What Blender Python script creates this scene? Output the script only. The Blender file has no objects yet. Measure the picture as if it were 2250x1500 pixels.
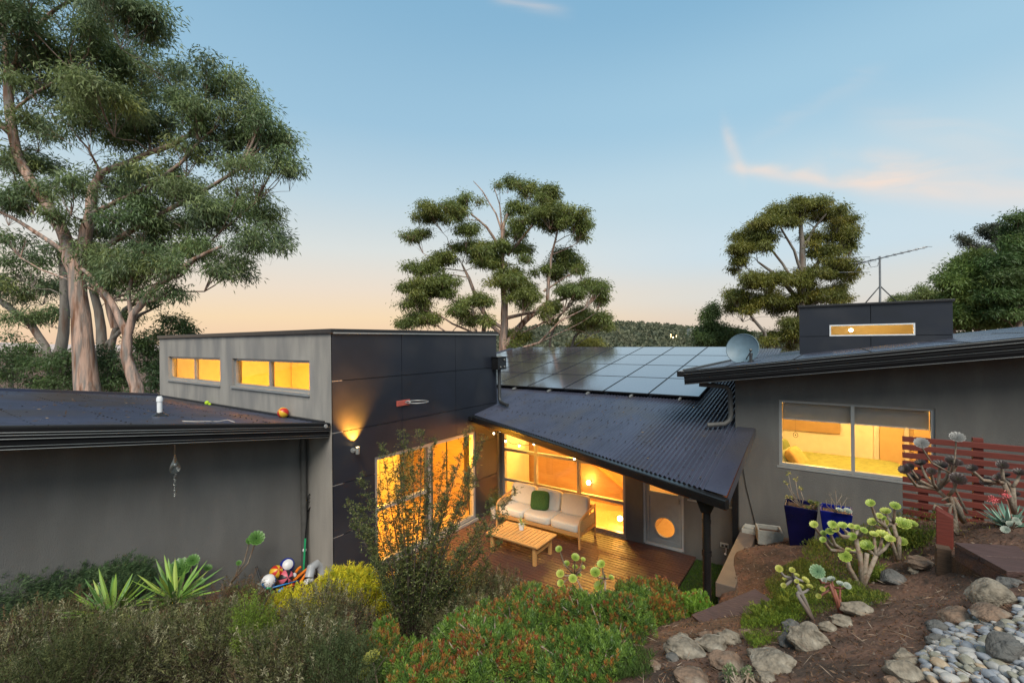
import bpy, math, random
import numpy as np
from mathutils import Vector, Matrix
random.seed(7)
RNG = np.random.default_rng(11)
S = bpy.context.scene
COL = S.collection
PI = math.pi
# ---------------------------------------------------------------- camera frame
# world x runs right along the glazed wall, world y runs away along the dark panel wall, deck top is z = 0
EYE = 4.3
CA, SA = 0.8176, 0.5757
TH = math.radians(0.55); CT, ST = math.cos(TH), math.sin(TH)
def ray(px, py):
    dx, dy = (px-1125)/1000.0, (py-750)/1000.0
    a = dx*CT-dy*ST; b = dx*ST+dy*CT
    return (CA*a-SA, SA*a+CA, -b)
def at(px, py, Y):
    d = ray(px, py); return Vector((d[0]*Y, d[1]*Y, EYE+d[2]*Y))
def onx(px, py, x):
    d = ray(px, py); s = x/d[0]; return Vector((x, d[1]*s, EYE+d[2]*s))
def ony(px, py, y):
    d = ray(px, py); s = y/d[1]; return Vector((d[0]*s, y, EYE+d[2]*s))
def onz(px, py, z):
    d = ray(px, py); s = (z-EYE)/d[2]; return Vector((d[0]*s, d[1]*s, z))
def cam2w(X, Y, z):          # metres right / ahead of the viewpoint
    return Vector((CA*X-SA*Y, SA*X+CA*Y, z))
def onroof(px, py, off=0.0):   # low corrugated roof z = RZ0 + RS*y
    d = ray(px, py); s = (EYE-RZ0-off)/(RS*d[1]-d[2]); return Vector((d[0]*s, d[1]*s, EYE+d[2]*s))
RS, RZ0 = 0.16, 1.196
def roofz(y): return RZ0+RS*y
def carz(y): return 3.543-0.142*y
def upz(x): return 3.90+0.13*(x+0.65)

cam = bpy.data.cameras.new('camera'); cam.lens = 16.0; cam.sensor_width = 36; cam.sensor_fit = 'HORIZONTAL'
cam.clip_start = 0.05; cam.clip_end = 20000
co = bpy.data.objects.new('camera', cam); COL.objects.link(co)
R0 = Vector((CA, SA, 0)); D0 = Vector((0, 0, -1)); F0 = Vector((-SA, CA, 0))
rr = R0*CT+D0*ST; uu = R0*ST-D0*CT
m = Matrix(((rr.x, uu.x, -F0.x, 0), (rr.y, uu.y, -F0.y, 0), (rr.z, uu.z, -F0.z, EYE), (0, 0, 0, 1)))
co.matrix_world = m
S.camera = co
S.view_settings.view_transform = 'Standard'; S.view_settings.look = 'None'
S.view_settings.exposure = 0.0; S.view_settings.gamma = 1.0
S.view_settings.use_curve_mapping = False

# ---------------------------------------------------------------- materials
def srgb(h):
    h = h.lstrip('#'); c = [int(h[i:i+2], 16)/255 for i in (0, 2, 4)]
    return tuple((x/12.92 if x <= .04045 else ((x+.055)/1.055)**2.4) for x in c)
def new_mat(name):
    mt = bpy.data.materials.new(name); mt.use_nodes = True
    nt = mt.node_tree; bs = nt.nodes['Principled BSDF']
    return mt, nt, bs
def N(nt, t, **k):
    n = nt.nodes.new(t)
    for a, b in k.items(): setattr(n, a, b)
    return n
def mat(name, c1, c2=None, rough=.6, metal=0, scale=8, detail=6, bump=0, bscale=None, spec=.5, stretch=None,
        c3=None, s3=2.0, lo=.35, hi=.65, coat=0, rvar=0):
    """two tone procedural surface with optional relief and a third large-scale tone"""
    mt, nt, bs = new_mat(name); L = nt.links
    bs.inputs['Roughness'].default_value = rough; bs.inputs['Metallic'].default_value = metal
    bs.inputs['Specular IOR Level'].default_value = spec
    if coat: bs.inputs['Coat Weight'].default_value = coat; bs.inputs['Coat Roughness'].default_value = .1
    c2 = c2 or tuple(x*.8 for x in c1)
    tc = N(nt, 'ShaderNodeTexCoord'); mp = N(nt, 'ShaderNodeMapping'); L.new(tc.outputs['Object'], mp.inputs[0])
    if stretch: mp.inputs['Scale'].default_value = stretch
    no = N(nt, 'ShaderNodeTexNoise'); no.inputs['Scale'].default_value = scale; no.inputs['Detail'].default_value = detail
    L.new(mp.outputs[0], no.inputs['Vector'])
    mr = N(nt, 'ShaderNodeMapRange'); mr.inputs[1].default_value = lo; mr.inputs[2].default_value = hi
    L.new(no.outputs[0], mr.inputs[0])
    mx = N(nt, 'ShaderNodeMix', data_type='RGBA'); mx.inputs[6].default_value = (*c1, 1); mx.inputs[7].default_value = (*c2, 1)
    L.new(mr.outputs[0], mx.inputs[0]); out = mx.outputs[2]
    if c3:
        n3 = N(nt, 'ShaderNodeTexNoise'); n3.inputs['Scale'].default_value = s3; n3.inputs['Detail'].default_value = 4
        L.new(mp.outputs[0], n3.inputs['Vector'])
        m3 = N(nt, 'ShaderNodeMapRange'); m3.inputs[1].default_value = .48; m3.inputs[2].default_value = .68
        L.new(n3.outputs[0], m3.inputs[0])
        x3 = N(nt, 'ShaderNodeMix', data_type='RGBA'); L.new(m3.outputs[0], x3.inputs[0]); L.new(out, x3.inputs[6])
        x3.inputs[7].default_value = (*c3, 1); out = x3.outputs[2]
    L.new(out, bs.inputs['Base Color'])
    if rvar:
        mm = N(nt, 'ShaderNodeMapRange'); mm.inputs[3].default_value = max(.02, rough-rvar); mm.inputs[4].default_value = rough+rvar
        L.new(no.outputs[0], mm.inputs[0]); L.new(mm.outputs[0], bs.inputs['Roughness'])
    if bump:
        nb = N(nt, 'ShaderNodeTexNoise'); nb.inputs['Scale'].default_value = bscale or scale*3; nb.inputs['Detail'].default_value = 5
        L.new(mp.outputs[0], nb.inputs['Vector'])
        bp = N(nt, 'ShaderNodeBump'); bp.inputs['Strength'].default_value = bump; bp.inputs['Distance'].default_value = .02
        L.new(nb.outputs[0], bp.inputs['Height']); L.new(bp.outputs[0], bs.inputs['Normal'])
    return mt
def wood(name, c1, c2, axis=0, rough=.5, scale=3, bump=.15, spec=.4, rvar=.1):
    st = [26, 26, 26]; st[axis] = 1.6
    return mat(name, c1, c2, rough=rough, scale=scale, stretch=tuple(st), bump=bump, bscale=scale*1.5, spec=spec, detail=8, lo=.3, hi=.7, rvar=rvar)
def leafmat(name, rough=.5, trans=.35, spec=.35):
    mt, nt, bs = new_mat(name); L = nt.links
    a = N(nt, 'ShaderNodeAttribute', attribute_name='tint'); L.new(a.outputs['Color'], bs.inputs['Base Color'])
    bs.inputs['Roughness'].default_value = rough; bs.inputs['Specular IOR Level'].default_value = spec
    if trans:
        tr = N(nt, 'ShaderNodeBsdfTranslucent'); L.new(a.outputs['Color'], tr.inputs[0])
        mx = N(nt, 'ShaderNodeMixShader'); mx.inputs[0].default_value = trans
        L.new(bs.outputs[0], mx.inputs[1]); L.new(tr.outputs[0], mx.inputs[2])
        L.new(mx.outputs[0], nt.nodes['Material Output'].inputs[0])
    return mt
def glass(name, tint=(1, 1, 1), refl=1.0, rough=0.0, base=.04):
    """window pane: see-through with a Fresnel reflection"""
    mt, nt, bs = new_mat(name); L = nt.links; nt.nodes.remove(bs)
    t = N(nt, 'ShaderNodeBsdfTransparent'); t.inputs[0].default_value = (*tint, 1)
    g = N(nt, 'ShaderNodeBsdfGlossy'); g.inputs['Roughness'].default_value = rough
    f = N(nt, 'ShaderNodeFresnel'); f.inputs[0].default_value = 1.5
    mu = N(nt, 'ShaderNodeMath', operation='MULTIPLY_ADD'); mu.inputs[1].default_value = refl; mu.inputs[2].default_value = base
    mu.use_clamp = True
    L.new(f.outputs[0], mu.inputs[0])
    mx = N(nt, 'ShaderNodeMixShader'); L.new(mu.outputs[0], mx.inputs[0]); L.new(t.outputs[0], mx.inputs[1]); L.new(g.outputs[0], mx.inputs[2])
    L.new(mx.outputs[0], nt.nodes['Material Output'].inputs[0])
    return mt
def emit(name, c, s):
    mt, nt, bs = new_mat(name)
    bs.inputs['Base Color'].default_value = (*c, 1); bs.inputs['Emission Color'].default_value = (*c, 1)
    bs.inputs['Emission Strength'].default_value = s
    return mt
M = {}
def G(v): return (v, v, v)
M['stucco'] = mat('grey_stucco', (.150, .146, .135), (.118, .116, .110), rough=.88, scale=3, bump=.7, bscale=120, c3=(.128, .124, .116), s3=1.5, spec=.25, stretch=(1.3, 1.3, .4))
M['stucco_streak'] = mat('weathered_stucco', (.36, .335, .30), (.26, .245, .225), rough=.88, scale=2.2, stretch=(1.6, 1.6, .35), bump=.5, bscale=90, c3=(.22, .212, .205), s3=1.1, lo=.3, hi=.7, spec=.25)
M['stucco_dark'] = mat('charcoal_stucco', (.185, .178, .168), (.155, .152, .146), rough=.88, scale=3, bump=.7, bscale=120, c3=(.150, .145, .136), s3=1.3, spec=.25, stretch=(1.3, 1.3, .4))
M['panel'] = mat('dark_fibre_cement', (.019, .023, .034), (.013, .016, .023), rough=.38, scale=1.6, bump=.06, bscale=60, spec=.55, c3=(.032, .034, .042), s3=.8, rvar=.14)
M['roof'] = mat('blue_black_roof_steel', (.066, .072, .108), (.05, .055, .083), rough=.27, metal=.25, scale=1.3, spec=.45, rvar=.1, stretch=(2, 1, 1), c3=(.07, .068, .08), s3=.7)
M['carroof'] = mat('navy_roof_steel', (.050, .062, .11), (.04, .05, .085), rough=.32, metal=.25, scale=1.0, spec=.55, rvar=.12, c3=(.06, .052, .055), s3=.5)
M['black'] = mat('black_painted_steel', (.012, .013, .014), (.009, .009, .01), rough=.24, spec=.5, scale=3, rvar=.08)
M['blackg'] = mat('black_gutter_steel', (.010, .010, .011), (.008, .008, .009), rough=.5, spec=.18, scale=3)
M['blackmatt'] = mat('black_matt', (.012, .012, .013), rough=.7)
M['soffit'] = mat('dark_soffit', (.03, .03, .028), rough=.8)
M['alum'] = mat('grey_aluminium', (.42, .43, .42), (.38, .39, .38), rough=.38, metal=.5, scale=5)
M['alumd'] = mat('dark_aluminium', (.12, .125, .12), rough=.4, metal=.5)
M['cap'] = mat('bronze_capping', (.05, .05, .052), rough=.3, metal=.5)
M['glass'] = glass('window_glass', (1, 1, 1), .8, 0, 0)
M['glassc'] = glass('courtyard_glass', (.92, .93, .9), .9, 0, .05)
M['solar'] = mat('solar_cells', (.092, .080, .10), (.065, .056, .072), rough=.1, spec=1.0, scale=.5, coat=1.0)
M['solarf'] = mat('black_panel_frame', (.012, .012, .014), rough=.35)
M['pipe'] = mat('grey_downpipe_paint', (.095, .093, .088), rough=.55, spec=.3)
M['pipedark'] = mat('charcoal_pipe_paint', (.035, .037, .04), rough=.4)
M['white'] = mat('white_plastic', (.75, .76, .76), (.66, .67, .68), rough=.45)
M['cream'] = mat('cream_plaster', (.78, .74, .66), (.74, .70, .62), rough=.7)
M['orangewall'] = mat('warm_plaster', (.76, .52, .30), (.74, .49, .27), rough=.7)
M['floorin'] = wood('polished_floorboards', (.78, .55, .30), (.64, .43, .21), axis=1, rough=.25)
M['plyin'] = wood('hoop_pine_panel', (.46, .31, .17), (.36, .23, .12), axis=0, rough=.4, bump=.02)
M['deckA'] = wood('deck_board_oiled', (.098, .045, .033), (.058, .028, .021), axis=0, rough=.42, scale=2.2, bump=.3, spec=.5, rvar=.15)
M['teak'] = wood('teak', (.56, .32, .12), (.42, .22, .075), axis=0, rough=.5, bump=.08)
M['teaky'] = wood('teak_slat', (.60, .35, .13), (.45, .24, .08), axis=1, rough=.5, bump=.08)
M['redwood'] = wood('red_stained_timber', (.165, .034, .022), (.095, .02, .014), axis=0, rough=.6, bump=.15)
M['darkwood'] = wood('weathered_dark_timber', (.095, .055, .05), (.05, .03, .026), axis=0, rough=.6, bump=.3)
M['sleeper'] = wood('retaining_sleeper', (.10, .06, .035), (.055, .032, .02), axis=0, rough=.75, bump=.3)
M['fascia'] = wood('stained_fascia_board', (.24, .075, .03), (.16, .05, .02), axis=0, rough=.5)
M['cushion'] = mat('cream_cushion_fabric', (.66, .62, .53), (.62, .58, .5), rough=.9, scale=30, bump=.35, bscale=90)
M['greenfab'] = mat('green_fur_cushion', (.065, .16, .035), (.04, .105, .022), rough=.95, scale=45, bump=1.0, bscale=160)
M['rattan'] = mat('woven_rattan', (.5, .36, .19), (.36, .25, .12), rough=.7, scale=60, bump=.5, bscale=110)
M['bark'] = mat('gum_bark', (.50, .34, .27), (.24, .21, .19), rough=.9, scale=2.0, stretch=(3.5, 3.5, .40), bump=1.0, bscale=7, c3=(.17, .085, .05), s3=1.6, lo=.42, hi=.58, spec=.2)
M['barkg'] = mat('grey_bark', (.26, .235, .21), (.19, .17, .15), rough=.85, scale=3.0, stretch=(3, 3, .5), bump=.5, bscale=5, c3=(.16, .09, .06), s3=1.0)
M['stem'] = mat('succulent_stem', (.30, .25, .19), (.20, .16, .12), rough=.8, scale=30, bump=.5, bscale=60, c3=(.22, .13, .08), s3=10)
M['twig'] = mat('twig_bark', (.10, .075, .055), (.06, .045, .035), rough=.85, scale=20, bump=.3)
M['leaf'] = leafmat('foliage', .45, .3, .4)
M['leafm'] = leafmat('foliage_matt', .6, .25, .25)
M['succ'] = leafmat('succulent_leaf', .38, .15, .5)
M['soil'] = None
M['bluepot'] = mat('cobalt_glaze', (.003, .004, .040), (.002, .003, .022), rough=.2, spec=.4, scale=4)
M['bluepot2'] = mat('royal_blue_glaze', (.006, .014, .19), (.004, .008, .11), rough=.22, spec=.4, scale=4)
M['concrete'] = mat('pale_concrete', (.42, .41, .36), (.33, .32, .28), rough=.85, scale=12, bump=.5)
M['beam'] = mat('painted_block_cap', (.16, .118, .09), (.12, .092, .074), rough=.6, scale=4, bump=.25, bscale=50, c3=(.10, .085, .075), s3=3)
def rockmat(name, a, b, c):
    return mat(name, a, b, rough=.9, scale=13, detail=12, bump=1.0, bscale=42, c3=c, s3=8, lo=.38, hi=.62, spec=.25)
M['rockA'] = rockmat('grey_fieldstone', (.25, .215, .165), (.085, .073, .055), (.34, .305, .245))
M['rockB'] = rockmat('brown_fieldstone', (.22, .15, .105), (.09, .065, .048), (.28, .23, .18))
M['rockC'] = rockmat('dark_fieldstone', (.125, .125, .118), (.065, .064, .060), (.18, .172, .16))

# ---------------------------------------------------------------- scene tree helpers
def setp(o, label=None, cat=None, group=None, kind=None):
    if label: o['label'] = label
    if cat: o['category'] = cat
    if group: o['group'] = group
    if kind: o['kind'] = kind
    return o
def thing(name, loc, label, cat, group=None, rz=0):
    o = bpy.data.objects.new(name, None); o.empty_display_size = .1; COL.objects.link(o)
    o.location = loc; o.rotation_euler = (0, 0, rz)
    return setp(o, label, cat, group)
class MB:
    def __init__(s, T=None): s.v = []; s.f = []; s.mi = []; s.T = T; s.cur = 0
    def add(s, vs, fs):
        b = len(s.v)
        s.v += [tuple(s.T @ Vector(p)) if s.T else tuple(p) for p in vs]
        s.f += [tuple(b+i for i in f) for f in fs]; s.mi += [s.cur]*len(fs)
        return s
    def box(s, x0, x1, y0, y1, z0, z1):
        return s.add([(x0, y0, z0), (x1, y0, z0), (x1, y1, z0), (x0, y1, z0), (x0, y0, z1), (x1, y0, z1), (x1, y1, z1), (x0, y1, z1)],
              [(0, 3, 2, 1), (4, 5, 6, 7), (0, 1, 5, 4), (1, 2, 6, 5), (2, 3, 7, 6), (3, 0, 4, 7)])
    def beam(s, p, q, w, h, up=(0, 0, 1)):
        p = Vector(p); q = Vector(q); d = (q-p).normalized(); u = Vector(up)
        sd = d.cross(u)
        if sd.length < 1e-4: sd = d.cross(Vector((1, 0, 0)))
        sd.normalize(); u = sd.cross(d).normalized()
        a = sd*w/2; b = u*h/2
        return s.add([p-a-b, p+a-b, p+a+b, p-a+b, q-a-b, q+a-b, q+a+b, q-a+b],
              [(0, 3, 2, 1), (4, 5, 6, 7), (0, 1, 5, 4), (1, 2, 6, 5), (2, 3, 7, 6), (3, 0, 4, 7)])
    def prism(s, poly, off):      # closed outline (list of points) pushed by vector off
        n = len(poly); off = Vector(off)
        vs = [Vector(p) for p in poly]+[Vector(p)+off for p in poly]
        fs = [tuple(range(n-1, -1, -1)), tuple(range(n, 2*n))]+[(i, (i+1) % n, n+(i+1) % n, n+i) for i in range(n)]
        return s.add(vs, fs)
    def tube(s, pts, r, n=8, cap=True):
        pts = [Vector(p) for p in pts]
        if not hasattr(r, '__len__'): r = [r]*len(pts)
        rings = []; pu = None
        for i, p in enumerate(pts):
            d = (pts[min(i+1, len(pts)-1)]-pts[max(i-1, 0)])
            d = d.normalized() if d.length > 1e-9 else Vector((0, 0, 1))
            u = (pu - d*pu.dot(d)) if pu is not None else d.orthogonal()
            if u.length < 1e-6: u = d.orthogonal()
            u.normalize(); w = d.cross(u); pu = u
            rings.append([p+(u*math.cos(2*PI*k/n)+w*math.sin(2*PI*k/n))*r[i] for k in range(n)])
        vs = [v for rg in rings for v in rg]; fs = []
        for i in range(len(pts)-1):
            for k in range(n): fs.append((i*n+k, i*n+(k+1) % n, (i+1)*n+(k+1) % n, (i+1)*n+k))
        if cap: fs.append(tuple(range(n-1, -1, -1))); fs.append(tuple((len(pts)-1)*n+k for k in range(n)))
        return s.add(vs, fs)
    def lathe(s, c, prof, n=24, ax=(0, 0, 1)):
        c = Vector(c); ax = Vector(ax).normalized(); u = ax.orthogonal().normalized(); w = ax.cross(u)
        vs = []; fs = []
        for r, h in prof:
            vs += [c+ax*h+(u*math.cos(2*PI*k/n)+w*math.sin(2*PI*k/n))*r for k in range(n)]
        for i in range(len(prof)-1):
            for k in range(n): fs.append((i*n+k, i*n+(k+1) % n, (i+1)*n+(k+1) % n, (i+1)*n+k))
        return s.add(vs, fs)
    def sphere(s, c, r, nu=24, nv=14, colf=None, R=None):
        c = Vector(c); rr_ = r if hasattr(r, '__len__') else (r, r, r)
        vs = []; fs = []; cols = []
        for j in range(nv+1):
            t = PI*j/nv
            for k in range(nu):
                p = 2*PI*k/nu; v = Vector((math.sin(t)*math.cos(p)*rr_[0], math.sin(t)*math.sin(p)*rr_[1], math.cos(t)*rr_[2]))
                if R: v = R @ v
                vs.append(c+v)
        b = len(s.f)
        for j in range(nv):
            for k in range(nu): fs.append((j*nu+k, (j+1)*nu+k, (j+1)*nu+(k+1) % nu, j*nu+(k+1) % nu)); cols.append((j, k))
        s.add(vs, fs)
        if colf:
            for i, (j, k) in enumerate(cols): s.mi[b+i] = colf(PI*(j+.5)/nv, 2*PI*(k+.5)/nu)
        return s
    def build(s, name, mt, parent=None, smooth=False, bevel=0, label=None, cat=None, group=None, kind=None, origin=None, seg=2, angle=40):
        me = bpy.data.meshes.new(name)
        root = parent
        off = Vector((0, 0, 0))
        if parent is not None:
            q = parent
            while q is not None:
                off += Vector(q.location); q = q.parent
        elif origin is not None: off = Vector(origin)
        elif s.v:
            xs = np.array(s.v); off = Vector((float(xs[:, 0].mean()), float(xs[:, 1].mean()), float(xs[:, 2].min())))
        me.from_pydata([tuple(Vector(p)-off) for p in s.v], [], s.f)
        mts = mt if isinstance(mt, (list, tuple)) else [mt]
        for q in mts: me.materials.append(M[q] if isinstance(q, str) else q)
        if len(mts) > 1: me.polygons.foreach_set('material_index', s.mi)
        me.validate()
        if smooth:
            me.polygons.foreach_set('use_smooth', [True]*len(me.polygons))
            if smooth == 'auto':
                me.set_sharp_from_angle(angle=math.radians(angle))
        me.update()
        o = bpy.data.objects.new(name, me); COL.objects.link(o)
        if parent is not None: o.parent = parent
        else: o.location = off
        if bevel:
            bm = o.modifiers.new('bevel', 'BEVEL'); bm.width = bevel; bm.segments = seg; bm.limit_method = 'ANGLE'; bm.angle_limit = math.radians(40)
        return setp(o, label, cat, group, kind)
def copy_tree(o, parent=None):
    c = o.copy(); COL.objects.link(c)
    if parent is not None: c.parent = parent
    for ch in list(o.children): copy_tree(ch, c)
    return c
def npmesh(name, V, F4, mt, parent=None, tint=None, smooth=False, origin=None, label=None, cat=None, group=None, kind=None):
    """fast mesh of quads (F4: n x 4 ints), tint per vertex"""
    V = np.asarray(V, dtype=np.float32); F4 = np.asarray(F4, dtype=np.int32); k = F4.shape[1]
    off = np.zeros(3)
    if parent is not None:
        q = parent
        while q is not None: off += np.array(q.location); q = q.parent
    elif origin is not None: off = np.array(origin)
    else: off = np.array([V[:, 0].mean(), V[:, 1].mean(), V[:, 2].min()])
    me = bpy.data.meshes.new(name)
    me.vertices.add(len(V)); me.vertices.foreach_set('co', (V-off).astype(np.float32).ravel())
    me.loops.add(F4.size); me.loops.foreach_set('vertex_index', F4.ravel())
    me.polygons.add(len(F4)); me.polygons.foreach_set('loop_start', np.arange(len(F4), dtype=np.int32)*k)
    try: me.polygons.foreach_set('loop_total', np.full(len(F4), k, dtype=np.int32))
    except Exception: pass
    me.polygons.foreach_set('use_smooth', np.full(len(F4), smooth))
    if tint is not None:
        ca = me.color_attributes.new('tint', 'FLOAT_COLOR', 'POINT')
        c4 = np.ones((len(V), 4), dtype=np.float32); c4[:, :3] = tint; ca.data.foreach_set('color', c4.ravel())
    me.materials.append(M[mt] if isinstance(mt, str) else mt)
    me.update(); me.validate()
    o = bpy.data.objects.new(name, me); COL.objects.link(o)
    if parent is not None: o.parent = parent
    else: o.location = Vector(off.tolist())
    return setp(o, label, cat, group, kind)
def unit(a): return a/np.maximum(np.linalg.norm(a, axis=-1, keepdims=True), 1e-9)
def rnd_dir(n): return unit(RNG.normal(size=(n, 3)))
def lamp(name, loc, power, color, size=.1, kind='POINT', rot=None, **k):
    l = bpy.data.lights.new(name, kind); l.energy = power; l.color = color
    if kind in ('POINT', 'SPOT'): l.shadow_soft_size = size
    for a, b in k.items(): setattr(l, a, b)
    o = bpy.data.objects.new(name, l); COL.objects.link(o); o.location = loc
    if rot: o.rotation_euler = rot
    return o
# ---------------------------------------------------------------- sky and fill light
def build_world():
    w = bpy.data.worlds.new('World'); S.world = w; w.use_nodes = True
    nt = w.node_tree; L = nt.links; bg = nt.nodes['Background']
    tc = N(nt, 'ShaderNodeTexCoord'); sep = N(nt, 'ShaderNodeSeparateXYZ'); L.new(tc.outputs['Generated'], sep.inputs[0])
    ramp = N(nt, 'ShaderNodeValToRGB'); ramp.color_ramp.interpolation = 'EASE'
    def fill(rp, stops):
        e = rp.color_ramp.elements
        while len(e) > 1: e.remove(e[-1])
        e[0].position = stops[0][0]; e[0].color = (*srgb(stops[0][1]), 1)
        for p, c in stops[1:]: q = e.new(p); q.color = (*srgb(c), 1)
    def math_(op, a, b=None, clamp=False):
        n = N(nt, 'ShaderNodeMath', operation=op); n.use_clamp = clamp
        for i, v in enumerate((a, b)):
            if v is None: continue
            if isinstance(v, (int, float)): n.inputs[i].default_value = v
            else: L.new(v, n.inputs[i])
        return n.outputs[0]
    z = sep.outputs[2]
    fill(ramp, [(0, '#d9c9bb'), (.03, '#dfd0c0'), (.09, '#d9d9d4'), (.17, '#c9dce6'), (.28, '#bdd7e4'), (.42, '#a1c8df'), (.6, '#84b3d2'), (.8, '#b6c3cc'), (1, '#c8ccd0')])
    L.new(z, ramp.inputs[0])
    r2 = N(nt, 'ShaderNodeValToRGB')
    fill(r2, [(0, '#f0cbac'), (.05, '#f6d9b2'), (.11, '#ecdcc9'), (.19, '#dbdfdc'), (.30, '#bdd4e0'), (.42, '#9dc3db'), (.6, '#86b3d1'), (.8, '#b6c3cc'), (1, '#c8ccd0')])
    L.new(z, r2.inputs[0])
    # glow side of the sky: a fixed compass direction
    gd = (cam2w(-.75, .95, 0)).normalized()
    dt = N(nt, 'ShaderNodeVectorMath', operation='DOT_PRODUCT'); L.new(tc.outputs['Generated'], dt.inputs[0]); dt.inputs[1].default_value = gd
    mr = N(nt, 'ShaderNodeMapRange'); mr.interpolation_type = 'SMOOTHSTEP'; mr.inputs[1].default_value = .35; mr.inputs[2].default_value = .97
    L.new(dt.outputs['Value'], mr.inputs[0])
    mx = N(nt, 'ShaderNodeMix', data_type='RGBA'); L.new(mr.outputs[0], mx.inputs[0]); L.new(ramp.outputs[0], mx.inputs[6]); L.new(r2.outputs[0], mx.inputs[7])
    # cirrus, in a fixed tangent frame of the sky
    def dotc(v):
        n = N(nt, 'ShaderNodeVectorMath', operation='DOT_PRODUCT'); L.new(tc.outputs['Generated'], n.inputs[0]); n.inputs[1].default_value = v
        return n.outputs['Value']
    f = math_('MAXIMUM', dotc(F0), .05); u = math_('DIVIDE', dotc(R0), f); v = math_('DIVIDE', z, f)
    cx = N(nt, 'ShaderNodeCombineXYZ'); L.new(u, cx.inputs[0]); L.new(v, cx.inputs[1])
    mp = N(nt, 'ShaderNodeMapping'); mp.inputs['Rotation'].default_value = (0, 0, .16); mp.inputs['Scale'].default_value = (1.8, 7, 1); L.new(cx.outputs[0], mp.inputs[0])
    no = N(nt, 'ShaderNodeTexNoise'); no.inputs['Scale'].default_value = 1.6; no.inputs['Detail'].default_value = 8; no.inputs['Distortion'].default_value = 1.1; L.new(mp.outputs[0], no.inputs[0])
    nz = math_('SUBTRACT', no.outputs[0], .5)
    def streak(u0, v0, slope, curve, w0, w1, ua, ub, amp, wob=.10):
        du = math_('SUBTRACT', u, u0)
        c = math_('ADD', math_('MULTIPLY', du, slope), v0)
        c = math_('ADD', c, math_('MULTIPLY', math_('MULTIPLY', du, du), curve))
        c = math_('ADD', c, math_('MULTIPLY', nz, wob))
        wd = math_('ADD', math_('MULTIPLY', math_('ABSOLUTE', du), w1), w0)
        q = math_('DIVIDE', math_('SUBTRACT', v, c), wd)
        g = math_('POWER', 2.718, math_('MULTIPLY', math_('MULTIPLY', q, q), -1.0))
        a = N(nt, 'ShaderNodeMapRange'); a.interpolation_type = 'SMOOTHSTEP'; a.inputs[1].default_value = ua[0]; a.inputs[2].default_value = ua[1]; L.new(u, a.inputs[0])
        b = N(nt, 'ShaderNodeMapRange'); b.interpolation_type = 'SMOOTHSTEP'; b.inputs[1].default_value = ub[1]; b.inputs[2].default_value = ub[0]; L.new(u, b.inputs[0])
        r = math_('MULTIPLY', math_('MULTIPLY', g, a.outputs[0]), math_('MULTIPLY', b.outputs[0], amp))
        tx = N(nt, 'ShaderNodeMapRange'); tx.inputs[1].default_value = .34; tx.inputs[2].default_value = .62; tx.inputs[3].default_value = .35; L.new(no.outputs[0], tx.inputs[0])
        return math_('MULTIPLY', r, tx.outputs[0])
    parts = [streak(.50, .375, -.14, .03, .012, .035, (.455, .52), (.8, 1.3), .70, .05),
             streak(.50, .40, -1.6, 1.2, .03, .05, (.455, .485), (.495, .525), .45, .08),
             streak(.95, .345, -.12, 0, .035, .01, (.55, .85), (1.2, 1.6), .50, .10),
             streak(.60, .47, .55, 0, .014, .03, (.50, .60), (.70, .9), .09, .08),
             streak(.90, .46, -.35, 0, .05, .02, (.7, .85), (1.0, 1.4), .20, .12),
             streak(.02, .745, -.2, 0, .012, .03, (-.06, .0), (.05, .16), .35, .05)]
    tot = parts[0]
    for p_ in parts[1:]: tot = math_('ADD', tot, p_)
    tot = math_('MINIMUM', tot, .85)
    m2 = N(nt, 'ShaderNodeMix', data_type='RGBA'); L.new(tot, m2.inputs[0]); L.new(mx.outputs[2], m2.inputs[6]); m2.inputs[7].default_value = (*srgb('#f8e0cf'), 1)
    # physical sky turned to the fill's direction, added very faintly
    sk = N(nt, 'ShaderNodeTexSky'); sk.sky_type = 'NISHITA'; sk.sun_disc = False
    sk.sun_elevation = FILL_EL; sk.sun_rotation = FILL_ROT
    m3 = N(nt, 'ShaderNodeMix', data_type='RGBA', blend_type='ADD'); m3.inputs[0].default_value = 1.0
    sc = N(nt, 'ShaderNodeMix', data_type='RGBA'); sc.inputs[0].default_value = .004; sc.inputs[6].default_value = (0, 0, 0, 1); L.new(sk.outputs[0], sc.inputs[7])
    L.new(m2.outputs[2], m3.inputs[6]); L.new(sc.outputs[2], m3.inputs[7])
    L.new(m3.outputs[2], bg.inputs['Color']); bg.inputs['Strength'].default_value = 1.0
# soft fill added behind the viewpoint to lift the garden and walls
FILL_DIR = (cam2w(.08, -.80, .85)).normalized()
FILL_EL = math.asin(FILL_DIR.z); FILL_ROT = math.atan2(FILL_DIR.x, FILL_DIR.y)
sl = lamp('sun_fill', (0, 0, 30), 3.9, (1.0, .93, .82), kind='SUN', angle=math.radians(34))
sl.rotation_euler = FILL_DIR.to_track_quat('Z', 'Y').to_euler()
build_world()
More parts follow.
